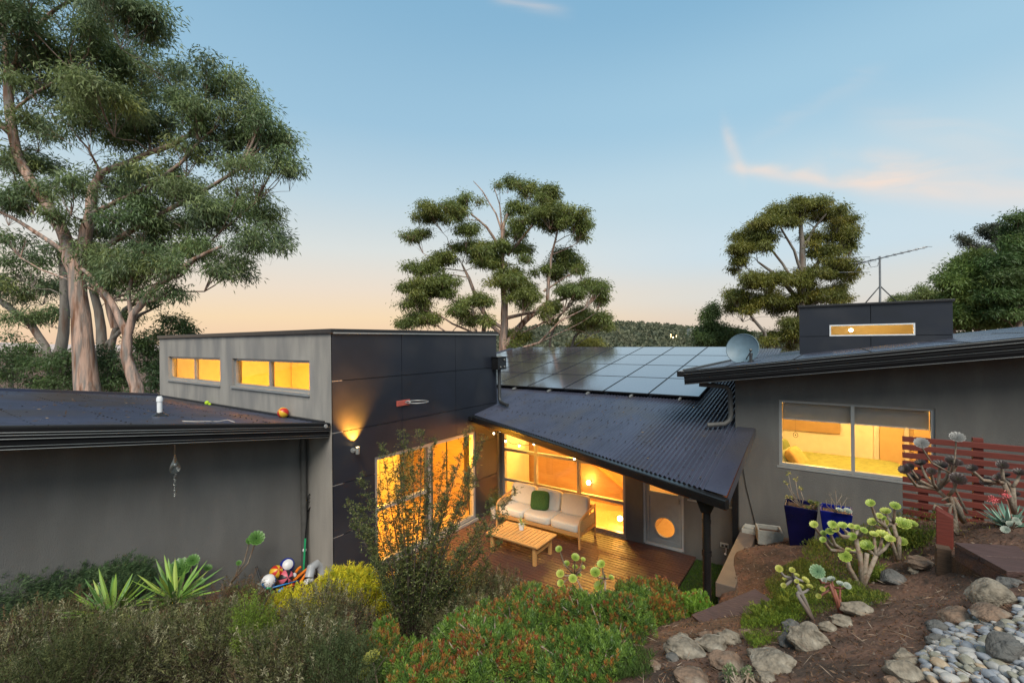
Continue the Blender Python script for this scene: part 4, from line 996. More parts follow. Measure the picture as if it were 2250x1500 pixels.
# mulch and litter over the beds
def region_pts(n, x0, x1, y0, y1, f=None):
    x = RNG.uniform(x0, x1, n); y = RNG.uniform(y0, y1, n)
    if f is not None: k_ = f(x, y); x, y = x[k_], y[k_]
    return np.stack([x, y, ground_z(x, y)], 1)
P = region_pts(42000, -2.8, 3.2, 1.2, 9.2, lambda x, y: ((x > -1.2) | (y < 5.6)) & (hnoise(x, y, 1.7, 8)+RNG.normal(0, .25, len(x)) > -.12))
P[:, 2] += .004; n = len(P); D = rnd_dir(n); D[:, 2] = np.abs(D[:, 2])*.25
leafmesh('bark_litter', P, D, RNG.uniform(.012, .05, n), RNG.uniform(.004, .014, n), pal(n, [(.09, .05, .03), (.16, .09, .05), (.05, .03, .02), (.30, .22, .15), (.2, .13, .08)], [.33, .25, .25, .07, .10]), mt='leafm', kind='stuff', label='bark chips, twigs and dry leaves scattered over the soil', cat='mulch', bend=0)
P = region_pts(2600, -2.6, 3.2, 1.5, 9.2, lambda x, y: (x > -1.2) | (y < 5.4)); P[:, 2] += .012; n = len(P); D = rnd_dir(n); D[:, 2] = np.abs(D[:, 2])*.12
leafmesh('dry_twigs', P, D, RNG.uniform(.05, .16, n), .005, pal(n, [(.30, .21, .14), (.16, .10, .07), (.40, .32, .24)]), mt='leafm', kind='stuff', label='thin dry twigs lying on the soil', cat='mulch', bend=0)
P = region_pts(5200, -1.2, 3.2, 1.5, 8.8); P[:, 2] += .0; n = len(P)
Vp = []; oc = np.array([(1, 0, 0), (0, 1, 0), (-1, 0, 0), (0, -1, 0), (0, 0, 1), (0, 0, -1)], float); of = [(0, 1, 4), (1, 2, 4), (2, 3, 4), (3, 0, 4), (1, 0, 5), (2, 1, 5), (3, 2, 5), (0, 3, 5)]
sz = RNG.uniform(.004, .016, (n, 1, 1)); V = P[:, None, :]+oc[None]*sz*RNG.uniform(.6, 1.3, (n, 6, 1)); F = (np.arange(n)[:, None, None]*6+np.array(of)[None]).reshape(-1, 3)
npmesh('soil_clods', V.reshape(-1, 3), F, 'leafm', tint=np.repeat(pal(n, [(.12, .065, .04), (.20, .11, .07), (.07, .045, .03), (.25, .2, .16)]), 6, 0), kind='stuff', label='small clods and stones on the reddish soil', cat='soil')
# ================================================================ FURNITURE ON THE DECK
def superq(mb, c, r, e=.35, R=None, nu=32, nv=18, puff=0):
    c = Vector(c); b = len(mb.v); vs = []; fs = []
    pw = lambda v, k: math.copysign(abs(v)**k, v)
    for j in range(nv+1):
        t = -PI/2+PI*j/nv
        for k in range(nu):
            p = -PI+2*PI*k/nu
            v = Vector((pw(math.cos(t), e)*pw(math.cos(p), e), pw(math.cos(t), e)*pw(math.sin(p), e), pw(math.sin(t), e)))
            s_ = 1-puff*(1-math.cos(v.x*PI/2))*(1-math.cos(v.y*PI/2)) if puff else 1
            w = Vector((v.x*r[0], v.y*r[1], v.z*r[2]*s_))
            if R is not None: w = R @ w
            vs.append(c+w)
    for j in range(nv):
        for k in range(nu): fs.append((j*nu+k, j*nu+(k+1) % nu, (j+1)*nu+(k+1) % nu, (j+1)*nu+k))
    return mb.add(vs, fs)
SX0, SX1, SY0, SY1 = -6.46, -4.27, 8.42, 9.24
sofa = thing('sofa', ((SX0+SX1)/2, (SY0+SY1)/2, 0), 'three seat teak outdoor sofa with curved rattan arms on the deck', 'sofa')
MB().box(SX0+.06, SX1-.06, SY0+.02, SY0+.07, .24, .32).box(SX0+.06, SX1-.06, SY1-.12, SY1-.07, .24, .32).box(SX0+.04, SX0+.09, SY0+.07, SY1-.12, .24, .32).box(SX1-.09, SX1-.04, SY0+.07, SY1-.12, .24, .32).build('seat_frame', 'teak', sofa, bevel=.006)
sl_ = MB()
for i in range(14): x = SX0+.15+i*(SX1-SX0-.3)/13; sl_.box(x-.03, x+.03, SY0+.075, SY1-.125, .285, .31)
sl_.build('seat_slats', 'teaky', sofa)
MB().box(SX0+.06, SX1-.06, SY1-.07, SY1-.03, .62, .70).box(SX0+.06, SX1-.06, SY1-.07, SY1-.03, .36, .42).build('back_rail', 'teak', sofa, bevel=.006)
bk = MB()
for i in range(20): x = SX0+.12+i*(SX1-SX0-.24)/19; bk.box(x-.008, x+.008, SY1-.06, SY1-.04, .42, .62)
bk.build('back_slats', 'teaky', sofa)
for x in (SX0+.03, SX1-.03):
    MB().tube([(x, SY0+.03, 0), (x, SY0+.03, .30), (x, SY0+.04, .48), (x, SY0+.10, .57), (x, SY0+.3, .615), (x, SY1-.2, .665), (x, SY1-.05, .69)], [.022, .026, .026, .026, .026, .026, .026], 10).build('arm', 'teak', sofa, smooth='auto')
    MB().box(x-.012, x+.012, SY0+.06, SY1-.08, .33, .56).build('rattan_panel', 'rattan', sofa)
    MB().tube([(x, SY1-.04, 0), (x, SY1-.04, .35), (x, SY1-.03, .72)], [.022, .026, .022], 10).build('leg', 'teak', sofa, smooth='auto')
    MB().beam((x, SY0+.04, .28), (x, SY1-.05, .28), .035, .07).build('side_rail', 'teak', sofa)
cw = (SX1-SX0-.12)/3; nm = ['left', 'middle', 'right']
for i in range(3):
    cx = SX0+.06+cw*(i+.5)
    superq(MB(), (cx, SY0+.38, .395), (cw/2-.004, .37, .082), .28, puff=-.12).build('seat_cushion', 'cushion', smooth=True, label=f'cream seat cushion at the {nm[i]} of the teak sofa', cat='cushion', group='sofa seat cushions')
    R = Matrix.Rotation(math.radians(-16), 3, 'X') @ Matrix.Rotation(math.radians(90), 3, 'X') @ Matrix.Rotation(math.radians(random.uniform(-3, 3)), 3, 'Z')
    superq(MB(), (cx+random.uniform(-.02, .02), SY1-.19, .67), (cw/2-.02, .225, .085), .30, R=R, puff=-.2).build('back_cushion', 'cushion', smooth=True, label=f'cream back cushion leaning at the {nm[i]} of the sofa', cat='cushion', group='sofa back cushions')
R = Matrix.Rotation(math.radians(8), 3, 'Z') @ Matrix.Rotation(math.radians(-24), 3, 'X') @ Matrix.Rotation(math.radians(90), 3, 'X') @ Matrix.Rotation(math.radians(5), 3, 'Z')
superq(MB(), (SX0+.06+cw*1.30, SY1-.37, .66), (.215, .215, .085), .45, R=R, puff=-.3).build('scatter_cushion', 'greenfab', smooth=True, label='green fluffy square cushion on the cream sofa', cat='cushion')
# coffee table
TX0, TX1, TY0, TY1, TZ = -5.84, -4.58, 7.28, 8.02, .40
ct_ = thing('coffee_table', ((TX0+TX1)/2, (TY0+TY1)/2, 0), 'low slatted teak coffee table in front of the sofa', 'table')
for x in (TX0+.12, TX1-.12):
    for y in (TY0+.08, TY1-.08): MB().box(x-.032, x+.032, y-.032, y+.032, 0, TZ-.03).build('leg', 'teak', ct_, bevel=.005)
    MB().box(x-.02, x+.02, TY0+.112, TY1-.112, .20, .26).build('side_rail', 'teaky', ct_, bevel=.004)
MB().box(TX0+.152, TX1-.152, TY0+.11, TY0+.14, TZ-.11, TZ-.032).box(TX0+.152, TX1-.152, TY1-.14, TY1-.11, TZ-.11, TZ-.032).box(TX0+.14, TX1-.14, (TY0+TY1)/2-.02, (TY0+TY1)/2+.02, .20, .25).build('apron', 'teak', ct_, bevel=.004)
tp = MB(); ns = 13; wsl = (TX1-TX0-.09)/ns
for i in range(ns): x = TX0+.045+i*wsl; tp.box(x+.009, x+wsl-.009, TY0+.05, TY1-.05, TZ-.025, TZ)
tp.build('slats', 'teaky', ct_, bevel=.003)
MB().box(TX0, TX1, TY0, TY0+.05, TZ-.03, TZ+.001).box(TX0, TX1, TY1-.05, TY1, TZ-.03, TZ+.001).box(TX0, TX0+.045, TY0+.05, TY1-.05, TZ-.03, TZ+.001).box(TX1-.045, TX1, TY0+.05, TY1-.05, TZ-.03, TZ+.001).box(TX0+.05, TX1-.05, TY0+.09, TY1-.09, TZ-.045, TZ-.03).build('top_frame', 'teak', ct_, bevel=.004)
def pot(label, p, r, h, mt, taper=.8, cat='plant pot'):
    t = thing('plant_pot', p, label, cat)
    MB().lathe(p, [(0, 0), (r*taper, 0), (r, h), (r*.9, h), (r*.86, h*.85), (0, h*.85)], 28).build('pot', mt, t, smooth='auto')
    return t
q = onz(1145.7, 1163, TZ)
spk = mat('speckled_white_glaze', (.62, .61, .58), (.30, .30, .29), rough=.5, scale=60, lo=.55, hi=.62)
pt_ = pot('small white pot with a spider plant on the coffee table', (q.x, q.y, TZ+.002), .062, .12, 'white')
def blades(name, c, n, L0, L1, w, cols, parent=None, up=.8, spread=1, seg=4, curve=1.0, mt='succ', **k):
    """long curved strap leaves radiating from a point"""
    V = []; F = []; C = []
    for i in range(n):
        az = RNG.uniform(0, 2*PI); el = RNG.uniform(*up) if isinstance(up, tuple) else up+RNG.normal(0, .15)
        L_ = RNG.uniform(L0, L1); d = np.array([math.cos(az)*math.cos(el)*spread, math.sin(az)*math.cos(el)*spread, math.sin(el)]); d /= np.linalg.norm(d)
        sd = np.array([-math.sin(az), math.cos(az), 0]); p = np.array(c, float)+np.array([d[0], d[1], 0])*.01; col = np.array(cols[RNG.integers(len(cols))])*RNG.uniform(.8, 1.2)
        b = len(V); up_ = np.cross(sd, d)
        for s_ in range(seg+1):
            t = s_/seg; ww = w*(math.sin(PI*min(1, .18+t*.82))**.7 if t < 1 else 0)+.0008
            V += [p-sd*ww/2+up_*ww*.22, p, p+sd*ww/2+up_*ww*.22]; C += [col*.8, col*1.1, col*.8]
            d = d+np.array([0, 0, -curve*t*.5/seg*2]); d /= np.linalg.norm(d); p = p+d*L_/seg
            up_ = np.cross(sd, d)
        for s_ in range(seg):
            a = b+s_*3; F += [(a, a+1, a+4, a+3), (a+1, a+2, a+5, a+4)]
    return npmesh(name, np.array(V), np.array(F), mt, parent=parent, tint=np.clip(np.array(C), .003, 1), smooth=False, **k)
blades('leaves', (q.x, q.y, TZ+.11), 26, .12, .24, .010, [(.28, .38, .12), (.45, .5, .26), (.16, .26, .07)], pt_, up=(.2, 1.3), curve=2.0)
# ================================================================ SMALL THINGS ROUND THE HOUSE
# string lights under the eave
bp_ = [(1059, 926), (1085, 951), (1099, 946), (1111, 968), (1141, 978), (1173, 974), (1210, 982), (1262, 1006)]
sg = thing('string_lights', onz(1141, 978, 2.3), 'festoon string of small white bulbs hanging under the eave', 'string lights')
pb_ = []
for i, (px, py) in enumerate(bp_):
    p = ony(px, py, 8.75-.17*i); pb_.append(p)
wire = []
for i in range(len(pb_)-1):
    a, b = pb_[i], pb_[i+1]
    for t in (0, .33, .66): p = a.lerp(b, t)+Vector((0, 0, .045-.07*math.sin(PI*t))); wire.append(p)
wire.append(pb_[-1]+Vector((0, 0, .045)))
MB().tube(wire, .005, 6).build('wire', 'blackmatt', sg, smooth=True)
bg2 = emit('festoon_glow', (1, .88, .66), 9)
for p in pb_:
    h = MB().lathe(p, [(0, .045), (.013, .045), (.013, .015), (0, .015)], 10).build('bulb_socket', 'blackmatt', sg)
    MB().sphere(p-Vector((0, 0, .008)), (.021, .021, .028), 12, 8).build('bulb', bg2, sg, smooth=True)
# wind spinner
q = onx(384, 985, GX+.45); ws = thing('wind_spinner', q, 'silver teardrop wind spinner with a twisted tail hanging from the garage eave', 'wind spinner')
top = q.z; sm = MB(); sil = mat('polished_steel', (.62, .63, .60), rough=.2, metal=.9)
def drop(s_, cz, mb, r):
    pts = []
    for i in range(41):
        t = i/40*2*PI; x = math.sin(t)*s_*(.5+.5*math.cos(t/1)*-.0+.0); z = math.cos(t)
        hh = (.5-.5*z)          # 0 top .. 1 bottom
        x = math.sin(t)*s_*(.05+.95*hh**1.1)*1.15; pts.append(Vector((0, x, cz+z*s_*1.35+(s_*1.1*max(0, z-.55) if z > .55 else 0))))
    mb.tube(pts, r, 6, cap=False)
zc = onx(384, 1020, GX+.45).z
for s_ in (.085, .072, .059, .046, .033): drop(s_, zc, sm, .0035)
sm.v = [(x+q.x, y+q.y, z) for x, y, z in sm.v]; sm.build('teardrop_hoops', sil, ws, smooth=True)
MB().tube([(q.x, q.y, top+.06), (q.x, q.y, zc+.1)], .003, 6).tube([(q.x, q.y, zc-.1), (q.x, q.y, zc-.45)], .002, 5).build('wire', sil, ws)
MB().sphere((q.x, q.y, zc-.005), .024, 12, 8).build('glass_ball', 'alum', ws, smooth=True)
z0_ = zc-.13; hel = MB(); hp2 = [Vector((q.x+math.cos(t)*.03*(1-t/40), q.y+math.sin(t)*.03*(1-t/40), z0_-t*.0125)) for t in np.linspace(0, 25, 90)]
hel.tube(hp2, .004, 5); hel.build('spiral_tail', sil, ws, smooth=True)
# white vent on the garage roof
d = ray(351, 915); s_ = (EYE-3.543)/(-d[2]-.142*d[1]); vp = Vector((d[0]*s_, d[1]*s_, EYE+d[2]*s_)); hgt = 40/1000*s_
vt = thing('roof_vent', vp, 'white plastic vent pipe with a cap on the garage roof', 'vent pipe')
MB().lathe(vp, [(0, -.02), (.036, -.02), (.036, hgt*.82), (.044, hgt*.84), (.044, hgt*1.0), (.03, hgt*1.12), (0, hgt*1.13)], 20).build('pipe', 'white', vt, smooth='auto')
MB().lathe(vp, [(.12, .004), (.10, .025), (.055, .045), (.04, .07)], 20).build('rubber_boot', 'black', vt, smooth=True)
tw = [onz(400, 940, 3.0)]
def oncar(px, py, off=0):
    d = ray(px, py); s_ = (EYE-3.543-off)/(-d[2]-.142*d[1]); return Vector((d[0]*s_, d[1]*s_, EYE+d[2]*s_))
MB().tube([oncar(a, b, .015) for a, b in ((401, 925), (430, 926), (455, 925.5), (478, 926), (500, 922), (515, 927))], .009, 6).build('fallen_branch', mat('bleached_twig', (.42, .38, .34), rough=.8), label='bleached twig lying on the garage roof', cat='twig', smooth=True)
b1 = oncar(622, 916, .10)
redm = mat('ball_red', (.55, .03, .02), rough=.4); yelm = mat('ball_yellow', (.72, .42, .03), rough=.4)
b1 = ony(622, 915, KY-.13); MB().sphere((b1.x, KY-.13, carz(KY-.13)+.10), .10, 24, 14, colf=lambda t, p: int(p/(PI/3)) % 2, R=Matrix.Rotation(.9, 3, 'X')).build('beach_ball', [redm, yelm], smooth=True, label='red and yellow ball lying on the garage roof', cat='ball')
for (px, py, r, lb) in ((455, 889, .05, 'lime green tennis ball on the garage roof against the wall'), (461, 895, .03, 'smaller green ball half beside the tennis ball')):
    p = ony(px, py, KY-.1); MB().sphere((p.x, min(p.y, KY-.1), carz(min(p.y, KY-.1))+r), r, 14, 10).build('tennis_ball', mat('tennis_felt', (.42, .62, .03), rough=.9), smooth=True, label=lb, cat='ball')
# satellite dish and stub vent on the upper roof
dp_ = at(1634, 768, 10.2); fw = (Vector((0, 0, EYE))-dp_).normalized(); fw = (fw+Vector((-.28, -.1, .25))).normalized()
dt_ = thing('satellite_dish', (dp_.x, dp_.y, upz(dp_.x)), 'round pale blue-grey satellite dish on the roof edge', 'satellite dish')
dsh = MB(); R_ = .335; prf = [(R_*i/12, .11*(i/12)**2) for i in range(13)]; dsh.lathe(dp_, prf, 40, ax=fw); dsh.lathe(dp_-fw*.004, prf, 40, ax=fw); dsh.lathe(dp_, [(R_, .105), (R_+.008, .11), (R_, .118)], 40, ax=fw)
dsh.build('reflector', mat('dish_grey_blue', (.13, .20, .25), (.11, .17, .21), rough=.5), dt_, smooth='auto')
sd_ = fw.cross(Vector((0, 0, 1))).normalized(); foc = dp_+fw*.30-Vector((0, 0, .10))-sd_*.22; lw = dp_-Vector((0, 0, R_*.9))
MB().tube([lw, foc], .012, 6).tube([foc, foc+Vector((0, 0, .05))], .03, 8).tube([foc, foc+sd_*-.03-Vector((0, 0, .12)), lw.lerp(foc, .6)], .005, 5).build('feed_arm', 'alumd', dt_, smooth=True)
bs_ = Vector((dp_.x+.02, dp_.y+.15, upz(dp_.x)))
MB().tube([dp_-fw*.03, dp_-fw*.08-Vector((0, 0, .05)), bs_], .018, 8).tube([lw, bs_+Vector((-.15, -.1, .02))], .012, 6).tube([dp_-fw*.02+sd_*.1, bs_+Vector((.2, 0, .02))], .010, 6).build('mast', 'alumd', dt_, smooth=True)
p = at(1650, 797, 9.3); p.z = upz(p.x)+.02
sv = thing('roof_vent', p, 'short dark stub vent in front of the satellite dish', 'vent pipe')
MB().lathe(p, [(.03, 0), (.03, .14), (.036, .14), (.036, .19), (0, .19)], 14).build('pipe', 'pipedark', sv, smooth='auto'); MB().lathe(p, [(.075, .0), (.06, .02), (.033, .05)], 14).build('rubber_boot', 'black', sv, smooth=True)
# antenna on the clerestory
mb_ = ony(1934, 664, PY+.7); ab = Vector((mb_.x, PY+.7, zt+.05)); tpz = ony(1934, 563, PY+.7).z
an = thing('tv_antenna', ab, 'metal rooftop television antenna on a braced mast', 'antenna')
gal = mat('galvanised_steel', (.32, .33, .34), rough=.4, metal=.6)
MB().tube([ab, (ab.x, ab.y, tpz)], .022, 10).build('mast', gal, an, smooth='auto')
zb = ab.z+.42
for (dx, dy) in ((-.3, .0), (.32, .0), (0, .3)): MB().tube([(ab.x, ab.y, zb), (ab.x+dx, ab.y+dy, ab.z)], .013, 6).build('brace', 'pipedark', an, smooth=True)
e0, e1 = ony(1886, 579, PY+.7), ony(2038, 542, PY+.2)
MB().tube([e0, e1], .013, 8).build('boom', gal, an, smooth=True)
el = MB(); ud = Vector((.82, .57, 0))
for t, l in ((0.03, .5), (.14, .42), (.27, .3), (.38, .26), (.5, .25), (.6, .24), (.7, .23), (.8, .22), (.9, .21), (1, .2)):
    c = e0.lerp(e1, t); el.tube([c-ud*l*.5, c+ud*l*.5], .005, 5)
el.build('elements', gal, an, smooth=True)
rf = MB(); c = e0+Vector((0, 0, 0))
for zz in (.16, -.2): rf.tube([c+Vector((.03, 0, 0)), c+Vector((-.08, 0, zz))], .01, 6).tube([c+Vector((-.08, 0, zz))-ud*.38, c+Vector((-.08, 0, zz))+ud*.38], .005, 5)
rf.build('reflector', gal, an, smooth=True)
MB().tube([e0.lerp(e1, .15), e0.lerp(e1, .2)-Vector((0, 0, .16)), e0.lerp(e1, .3)-Vector((0, 0, .17)), Vector((ab.x-.03, ab.y-.02, tpz-.15))], .005, 5).build('cable', 'blackmatt', an, smooth=True)
# sleeper edge by the garage wall
MB().box(GX+.32, GX+.40, .6, KY-.2, -.1, .34).build('sleeper_edging', 'sleeper', label='dark timber sleeper edging along the garage wall', cat='edging', bevel=.008)
# painted block cap on the retaining wall
rw = thing('retaining_wall', (-1.27, 8.1, 0), 'low retaining wall with a long brown painted cap', 'retaining wall')
MB().box(-1.385, -1.13, 6.92, WDY-.01, .66, .86).build('cap', 'beam', rw, bevel=.008)
MB().box(-1.36, -1.16, 6.96, WDY-.01, -.3, .66).build('blockwork', 'stucco', rw)
# black gate post, grey box
p0 = ony(1619, 1050, 9.05)
MB().box(-1.50, -1.40, 8.95, 9.06, -.1, p0.z).build('gate_post', 'black', label='black square post where the courtyard meets the right wing', cat='post', bevel=.004)
MB().box(-1.62, -1.42, 9.1, 9.2, p0.z+.02, p0.z+.12).build('junction_box', 'concrete', label='cream box on top of the black post', cat='box', bevel=.01)
tr = onground(1690, 1190); tp_ = thing('planter_trough', tr, 'small pale concrete trough on the soil by the wall', 'planter', rz=0)
T = Matrix.Translation((tr.x, tr.y, tr.z)) @ Matrix.Rotation(math.radians(14), 4, 'Z')
tm = MB(T); w_, d_, h_ = .19, .16, .24
tm.box(-w_, w_, -d_, -d_+.03, 0, h_).box(-w_, w_, d_-.03, d_, 0, h_).box(-w_, -w_+.03, -d_+.03, d_-.03, 0, h_).box(w_-.03, w_, -d_+.03, d_-.03, 0, h_).box(-w_+.03, w_-.03, -d_+.03, d_-.03, 0, h_*.55)
tm.build('trough_body', 'concrete', tp_, bevel=.008); MB(T).box(-w_+.035, w_-.035, -d_+.035, d_-.035, h_*.55, h_*.72).build('soil', 'soil', tp_)
b_ = onground(1711, 1180); pt2 = pot('small round cream pot beside the concrete trough', tuple(b_), .085, .15, 'concrete')
b_ = ony(1650, 1150, 9.0); MB().box(b_.x-.15, b_.x+.08, 8.98, 9.18, .80, .93).box(b_.x-.12, b_.x+.05, 9.0, 9.16, .931, .97).build('paver_stack', 'concrete', label='grey concrete blocks stacked at the end of the retaining wall', cat='blocks', bevel=.008)
MB().tube([(ony(1625, 1000, WDY).x, WDY-.02, 2.35), (ony(1640, 1080, WDY).x, WDY-.012, 1.6), (ony(1660, 1140, WDY).x, WDY-.012, .95)], .006, 6).build('cable', 'blackmatt', label='thin black cable running down the right wing wall', cat='cable', smooth=True)
# blue glazed pots
def bigpot(label, px0_, px1_, pyt, pyb, y, mt, gp):
    a, b = ony(px0_, pyt, y), ony(px1_, pyt, y); w = (b.x-a.x)/2; cx = (a.x+b.x)/2; zb = gz(cx, y+w)-.02; z1 = ony((px0_+px1_)/2, pyt+8, y).z
    t = thing('plant_pot', (cx, y+w, zb), label, 'plant pot', gp); m_ = MB(); P_ = []
    for (s_, z) in ((.68, zb), (1.0, z1), (.88, z1), (.84, z1-.08)): P_.append([(cx-w*s_, y+w-w*s_, z), (cx+w*s_, y+w-w*s_, z), (cx+w*s_, y+w+w*s_, z), (cx-w*s_, y+w+w*s_, z)])
    m_.add([v for r in P_ for v in r], [(3, 2, 1, 0)]+[(i*4+k, i*4+(k+1) % 4, i*4+4+(k+1) % 4, i*4+4+k) for i in range(3) for k in range(4)]+[(12, 13, 14, 15)])
    m_.build('pot', mt, t, bevel=.015, seg=3)
    MB().box(cx-w*.84, cx+w*.84, y+w-w*.84, y+w+w*.84, z1-.1, z1-.06).build('soil', 'soil', t)
    return t, Vector((cx, y+w, z1-.06))
bp1, bp1c = bigpot('large dark cobalt blue square pot holding a tall thin succulent', 1722, 1797, 1107, 1195, 8.15, 'bluepot', 'blue glazed pots by the wall')
bp2, bp2c = bigpot('smaller royal blue square pot with a wispy plant', 1801, 1874, 1118, 1195, 8.0, 'bluepot2', 'blue glazed pots by the wall')
# red slatted fence
FY = 6.8
fx0, fx1 = ony(1982.5, 958, FY).x, ony(2290, 985, FY).x+.8
ftop = ony(1982.5, 958, FY).z
fe = thing('slat_fence', ((fx0+fx1)/2, FY, ftop-1.2), 'dark red horizontal slat screen in front of the right wing', 'fence')
nsl = 10; pit = (ftop-2.26)/nsl
sm_ = MB()
for i in range(nsl+2): z = ftop-i*pit; sm_.box(fx0, fx1, FY, FY+.022, z-pit*.66, z)
sm_.build('slats', 'redwood', fe, bevel=.003)
for x in (fx0+.18, fx0+.62, fx0+1.35): MB().box(x-.04, x+.04, FY+.023, FY+.09, 1.6, ftop+(.04 if x > fx0+.3 else -.01)).build('post', 'redwood', fe)
# timber platform at right
pa, pb2, pc2 = at(2096, 1190, 3.95), at(2213, 1252, 3.0), at(2100, 1240, 3.85)
zpl = pa.z; A0 = Vector((pa.x, pa.y, 0)); A1 = onz(2213, 1254, zpl); A1.z = 0; dirv = (A1-A0).normalized(); nr = Vector((-dirv.y, dirv.x, 0))
if nr.x < 0: nr = -nr
pfm = thing('timber_platform', (A0.x, A0.y, zpl-.4), 'low dark weathered timber platform above the pebble bed', 'platform')
print('platform', zpl, A0, A1, gz(A0.x, A0.y), gz(A1.x, A1.y))
Lp = (A1-A0).length
for i in range(7):
    s0 = i*Lp/2.0+.004; s1 = (i+1)*Lp/2.0-.004
    if i >= 2: break
    q0 = A0+dirv*s0; q1 = A0+dirv*s1
    MB().prism([q0+Vector((0, 0, zpl-.045)), q1+Vector((0, 0, zpl-.045)), q1+nr*2.4+Vector((0, 0, zpl-.045)), q0+nr*2.4+Vector((0, 0, zpl-.045))], (0, 0, .045)).build('plank', 'darkwood', pfm, bevel=.005)
fr2 = MB(); fr2.beam(A0+nr*.03+Vector((0, 0, zpl-.10)), A1+nr*.03+Vector((0, 0, zpl-.10)), .05, .105); fr2.beam(A1-dirv*.03+nr*.055+Vector((0, 0, zpl-.10)), A1-dirv*.03+nr*2.4+Vector((0, 0, zpl-.10)), .05, .105); fr2.build('edge_joist', 'darkwood', pfm)
fr3 = MB(); fr3.beam(A0-dirv*.12+nr*.07+Vector((0, 0, zpl-.28)), A1-dirv*.14+nr*.07+Vector((0, 0, zpl-.28)), .06, .24); fr3.beam(A1-dirv*.17+nr*.1+Vector((0, 0, zpl-.28)), A1-dirv*.17+nr*2.4+Vector((0, 0, zpl-.28)), .05, .24); fr3.build('skirt_board', 'sleeper', pfm)
q = at(2075, 1140, 4.35); MB().prism([(q.x-.06, q.y, 1.7), (q.x+.06, q.y, 1.7), (q.x+.06, q.y, q.z+.02), (q.x-.06, q.y, q.z+.09)], (0.02, .1, 0)).build('garden_post', 'redwood', label='short red timber post at the corner of the platform', cat='post', bevel=.006)
q = at(2072, 1215, 4.1); MB().beam((q.x, q.y, 1.6), (q.x, q.y, q.z+.06), .10, .10).build('garden_post', 'sleeper', label='dark squat post under the red timber post', cat='post', bevel=.006)
# boards lying and leaning below the retaining wall
q = onground(1615, 1350); dz_ = .03
T = Matrix.Translation((q.x, q.y, q.z+.03)) @ Matrix.Rotation(math.radians(52), 4, 'Z') @ Matrix.Rotation(math.radians(-9), 4, 'Y')
MB(T).box(-.42, .42, -.15, .15, 0, .03).build('board', 'darkwood', label='mauve weathered board lying on the soil below the cap', cat='board', bevel=.003)
q = onground(1645, 1330)
a, b, c = at(1603, 1323, 5.6), at(1652, 1298, 5.75), at(1674, 1336, 5.5)
MB().prism([a, c, b], (.03, .05, .02)).build('leaning_board', 'sleeper', label='triangular end of a dark board leaning on the soil', cat='board')
# toys and gear in the corner
def ball(px, py, r, x, mts, colf, label, R=None):
    p = onx(px, py, x); MB().sphere(p, r, 32, 20, colf=colf, R=R).build('ball', mts, smooth=True, label=label, cat='ball', group='balls in the toy pile'); return p
blu = mat('ball_blue', (.01, .03, .30), rough=.35); whi = mat('ball_white', (.72, .72, .72), rough=.4); pnk = mat('ball_pink', (.62, .12, .17), rough=.45); blk = mat('ball_black', (.012, .012, .015), rough=.4); orr = mat('ball_orange', (.75, .26, .02), rough=.45); cyn = mat('ball_azure', (.02, .22, .55), rough=.35)
XB = GX+.28
tt = Matrix.Rotation(math.radians(50), 3, 'Y')
ball(631, 1241, .118, XB-.04, [blu, whi, blk], lambda t, p: 1 if (t < .85 and not abs(((p+t*0) % PI)-1.5) < .0) else 0, 'blue basketball with a white end on top of the toy pile', R=Matrix.Rotation(math.radians(60), 3, Vector((.3, .8, 0))))
ball(607, 1256, .105, XB, [redm, yelm], lambda t, p: int(p/(PI/4)) % 2, 'red and orange striped ball left in the toy pile', R=Matrix.Rotation(.9, 3, 'Y'))
ball(590, 1277, .112, XB+.12, [whi, cyn], lambda t, p: 1 if ((.6 < t < 1.1 and 0 < p < 2.2) or (1.6 < t < 2.0 and 2 < p < 4.4) or (1.1 < t < 1.6 and 4.6 < p < 6)) else 0, 'white and blue volleyball at the front of the toy pile', R=Matrix.Rotation(1.1, 3, 'Y'))
ball(628, 1268, .118, XB+.1, [pnk, blk], lambda t, p: 1 if int((p+.2)/(PI/4)) % 2 else 0, 'pink and black basketball in the middle of the toy pile', R=Matrix.Rotation(1.25, 3, Vector((.2, 1, 0))))
ball(643, 1263, .075, XB+.08, [blk, whi], lambda t, p: 1 if t < .5 else 0, 'small black ball with a white badge beside the pink ball', R=Matrix.Rotation(1.2, 3, 'Y'))
p = onx(620, 1292, XB+.06); MB().box(p.x-.22, p.x+.16, p.y-.35, p.y+.45, 0.1, p.z+.02).build('toy_crate', 'sleeper', label='dark timber box under the pile of balls', cat='box', bevel=.006)
orm = mat('orange_plastic', (.80, .20, .015), rough=.35)
for i, (a, b) in enumerate((((648, 1272), (690, 1238)), ((655, 1285), (688, 1240)), ((640, 1278), (672, 1252)), ((650, 1256), (660, 1245)))):
    u, v = onx(*a, XB+.16), onx(*b, XB+.05+.02*i)
    MB().tube([u, u.lerp(v, .5)+Vector((0, 0, .01)), v], .022, 8).build('cricket_stump', orm, label=['longest orange plastic stump leaning in the toy pile', 'orange stump closest to the yellow shrub', 'middle orange stump in the toy pile', 'short orange stump behind the balls'][i], cat='stump', group='orange plastic stumps', smooth='auto')
u, v = onx(598, 1290, XB+.2), onx(655, 1275, XB+.2); MB().tube([u, v], .012, 8).build('toy_bat', cyn, label='thin blue stick lying across the toy pile', cat='stick', smooth=True)
u, v = onx(627, 1292, XB+.2), onx(646, 1283, XB+.2); MB().tube([u, v], .03, 8).build('toy_scoop', redm, label='red plastic toy at the bottom of the toy pile', cat='toy', smooth=True)
u, v = onx(612, 1300, XB+.22), onx(622, 1292, XB+.22); MB().tube([u, v], .03, 8).build('toy_shoe', cyn, label='bright blue toy below the pink ball', cat='toy', smooth=True)
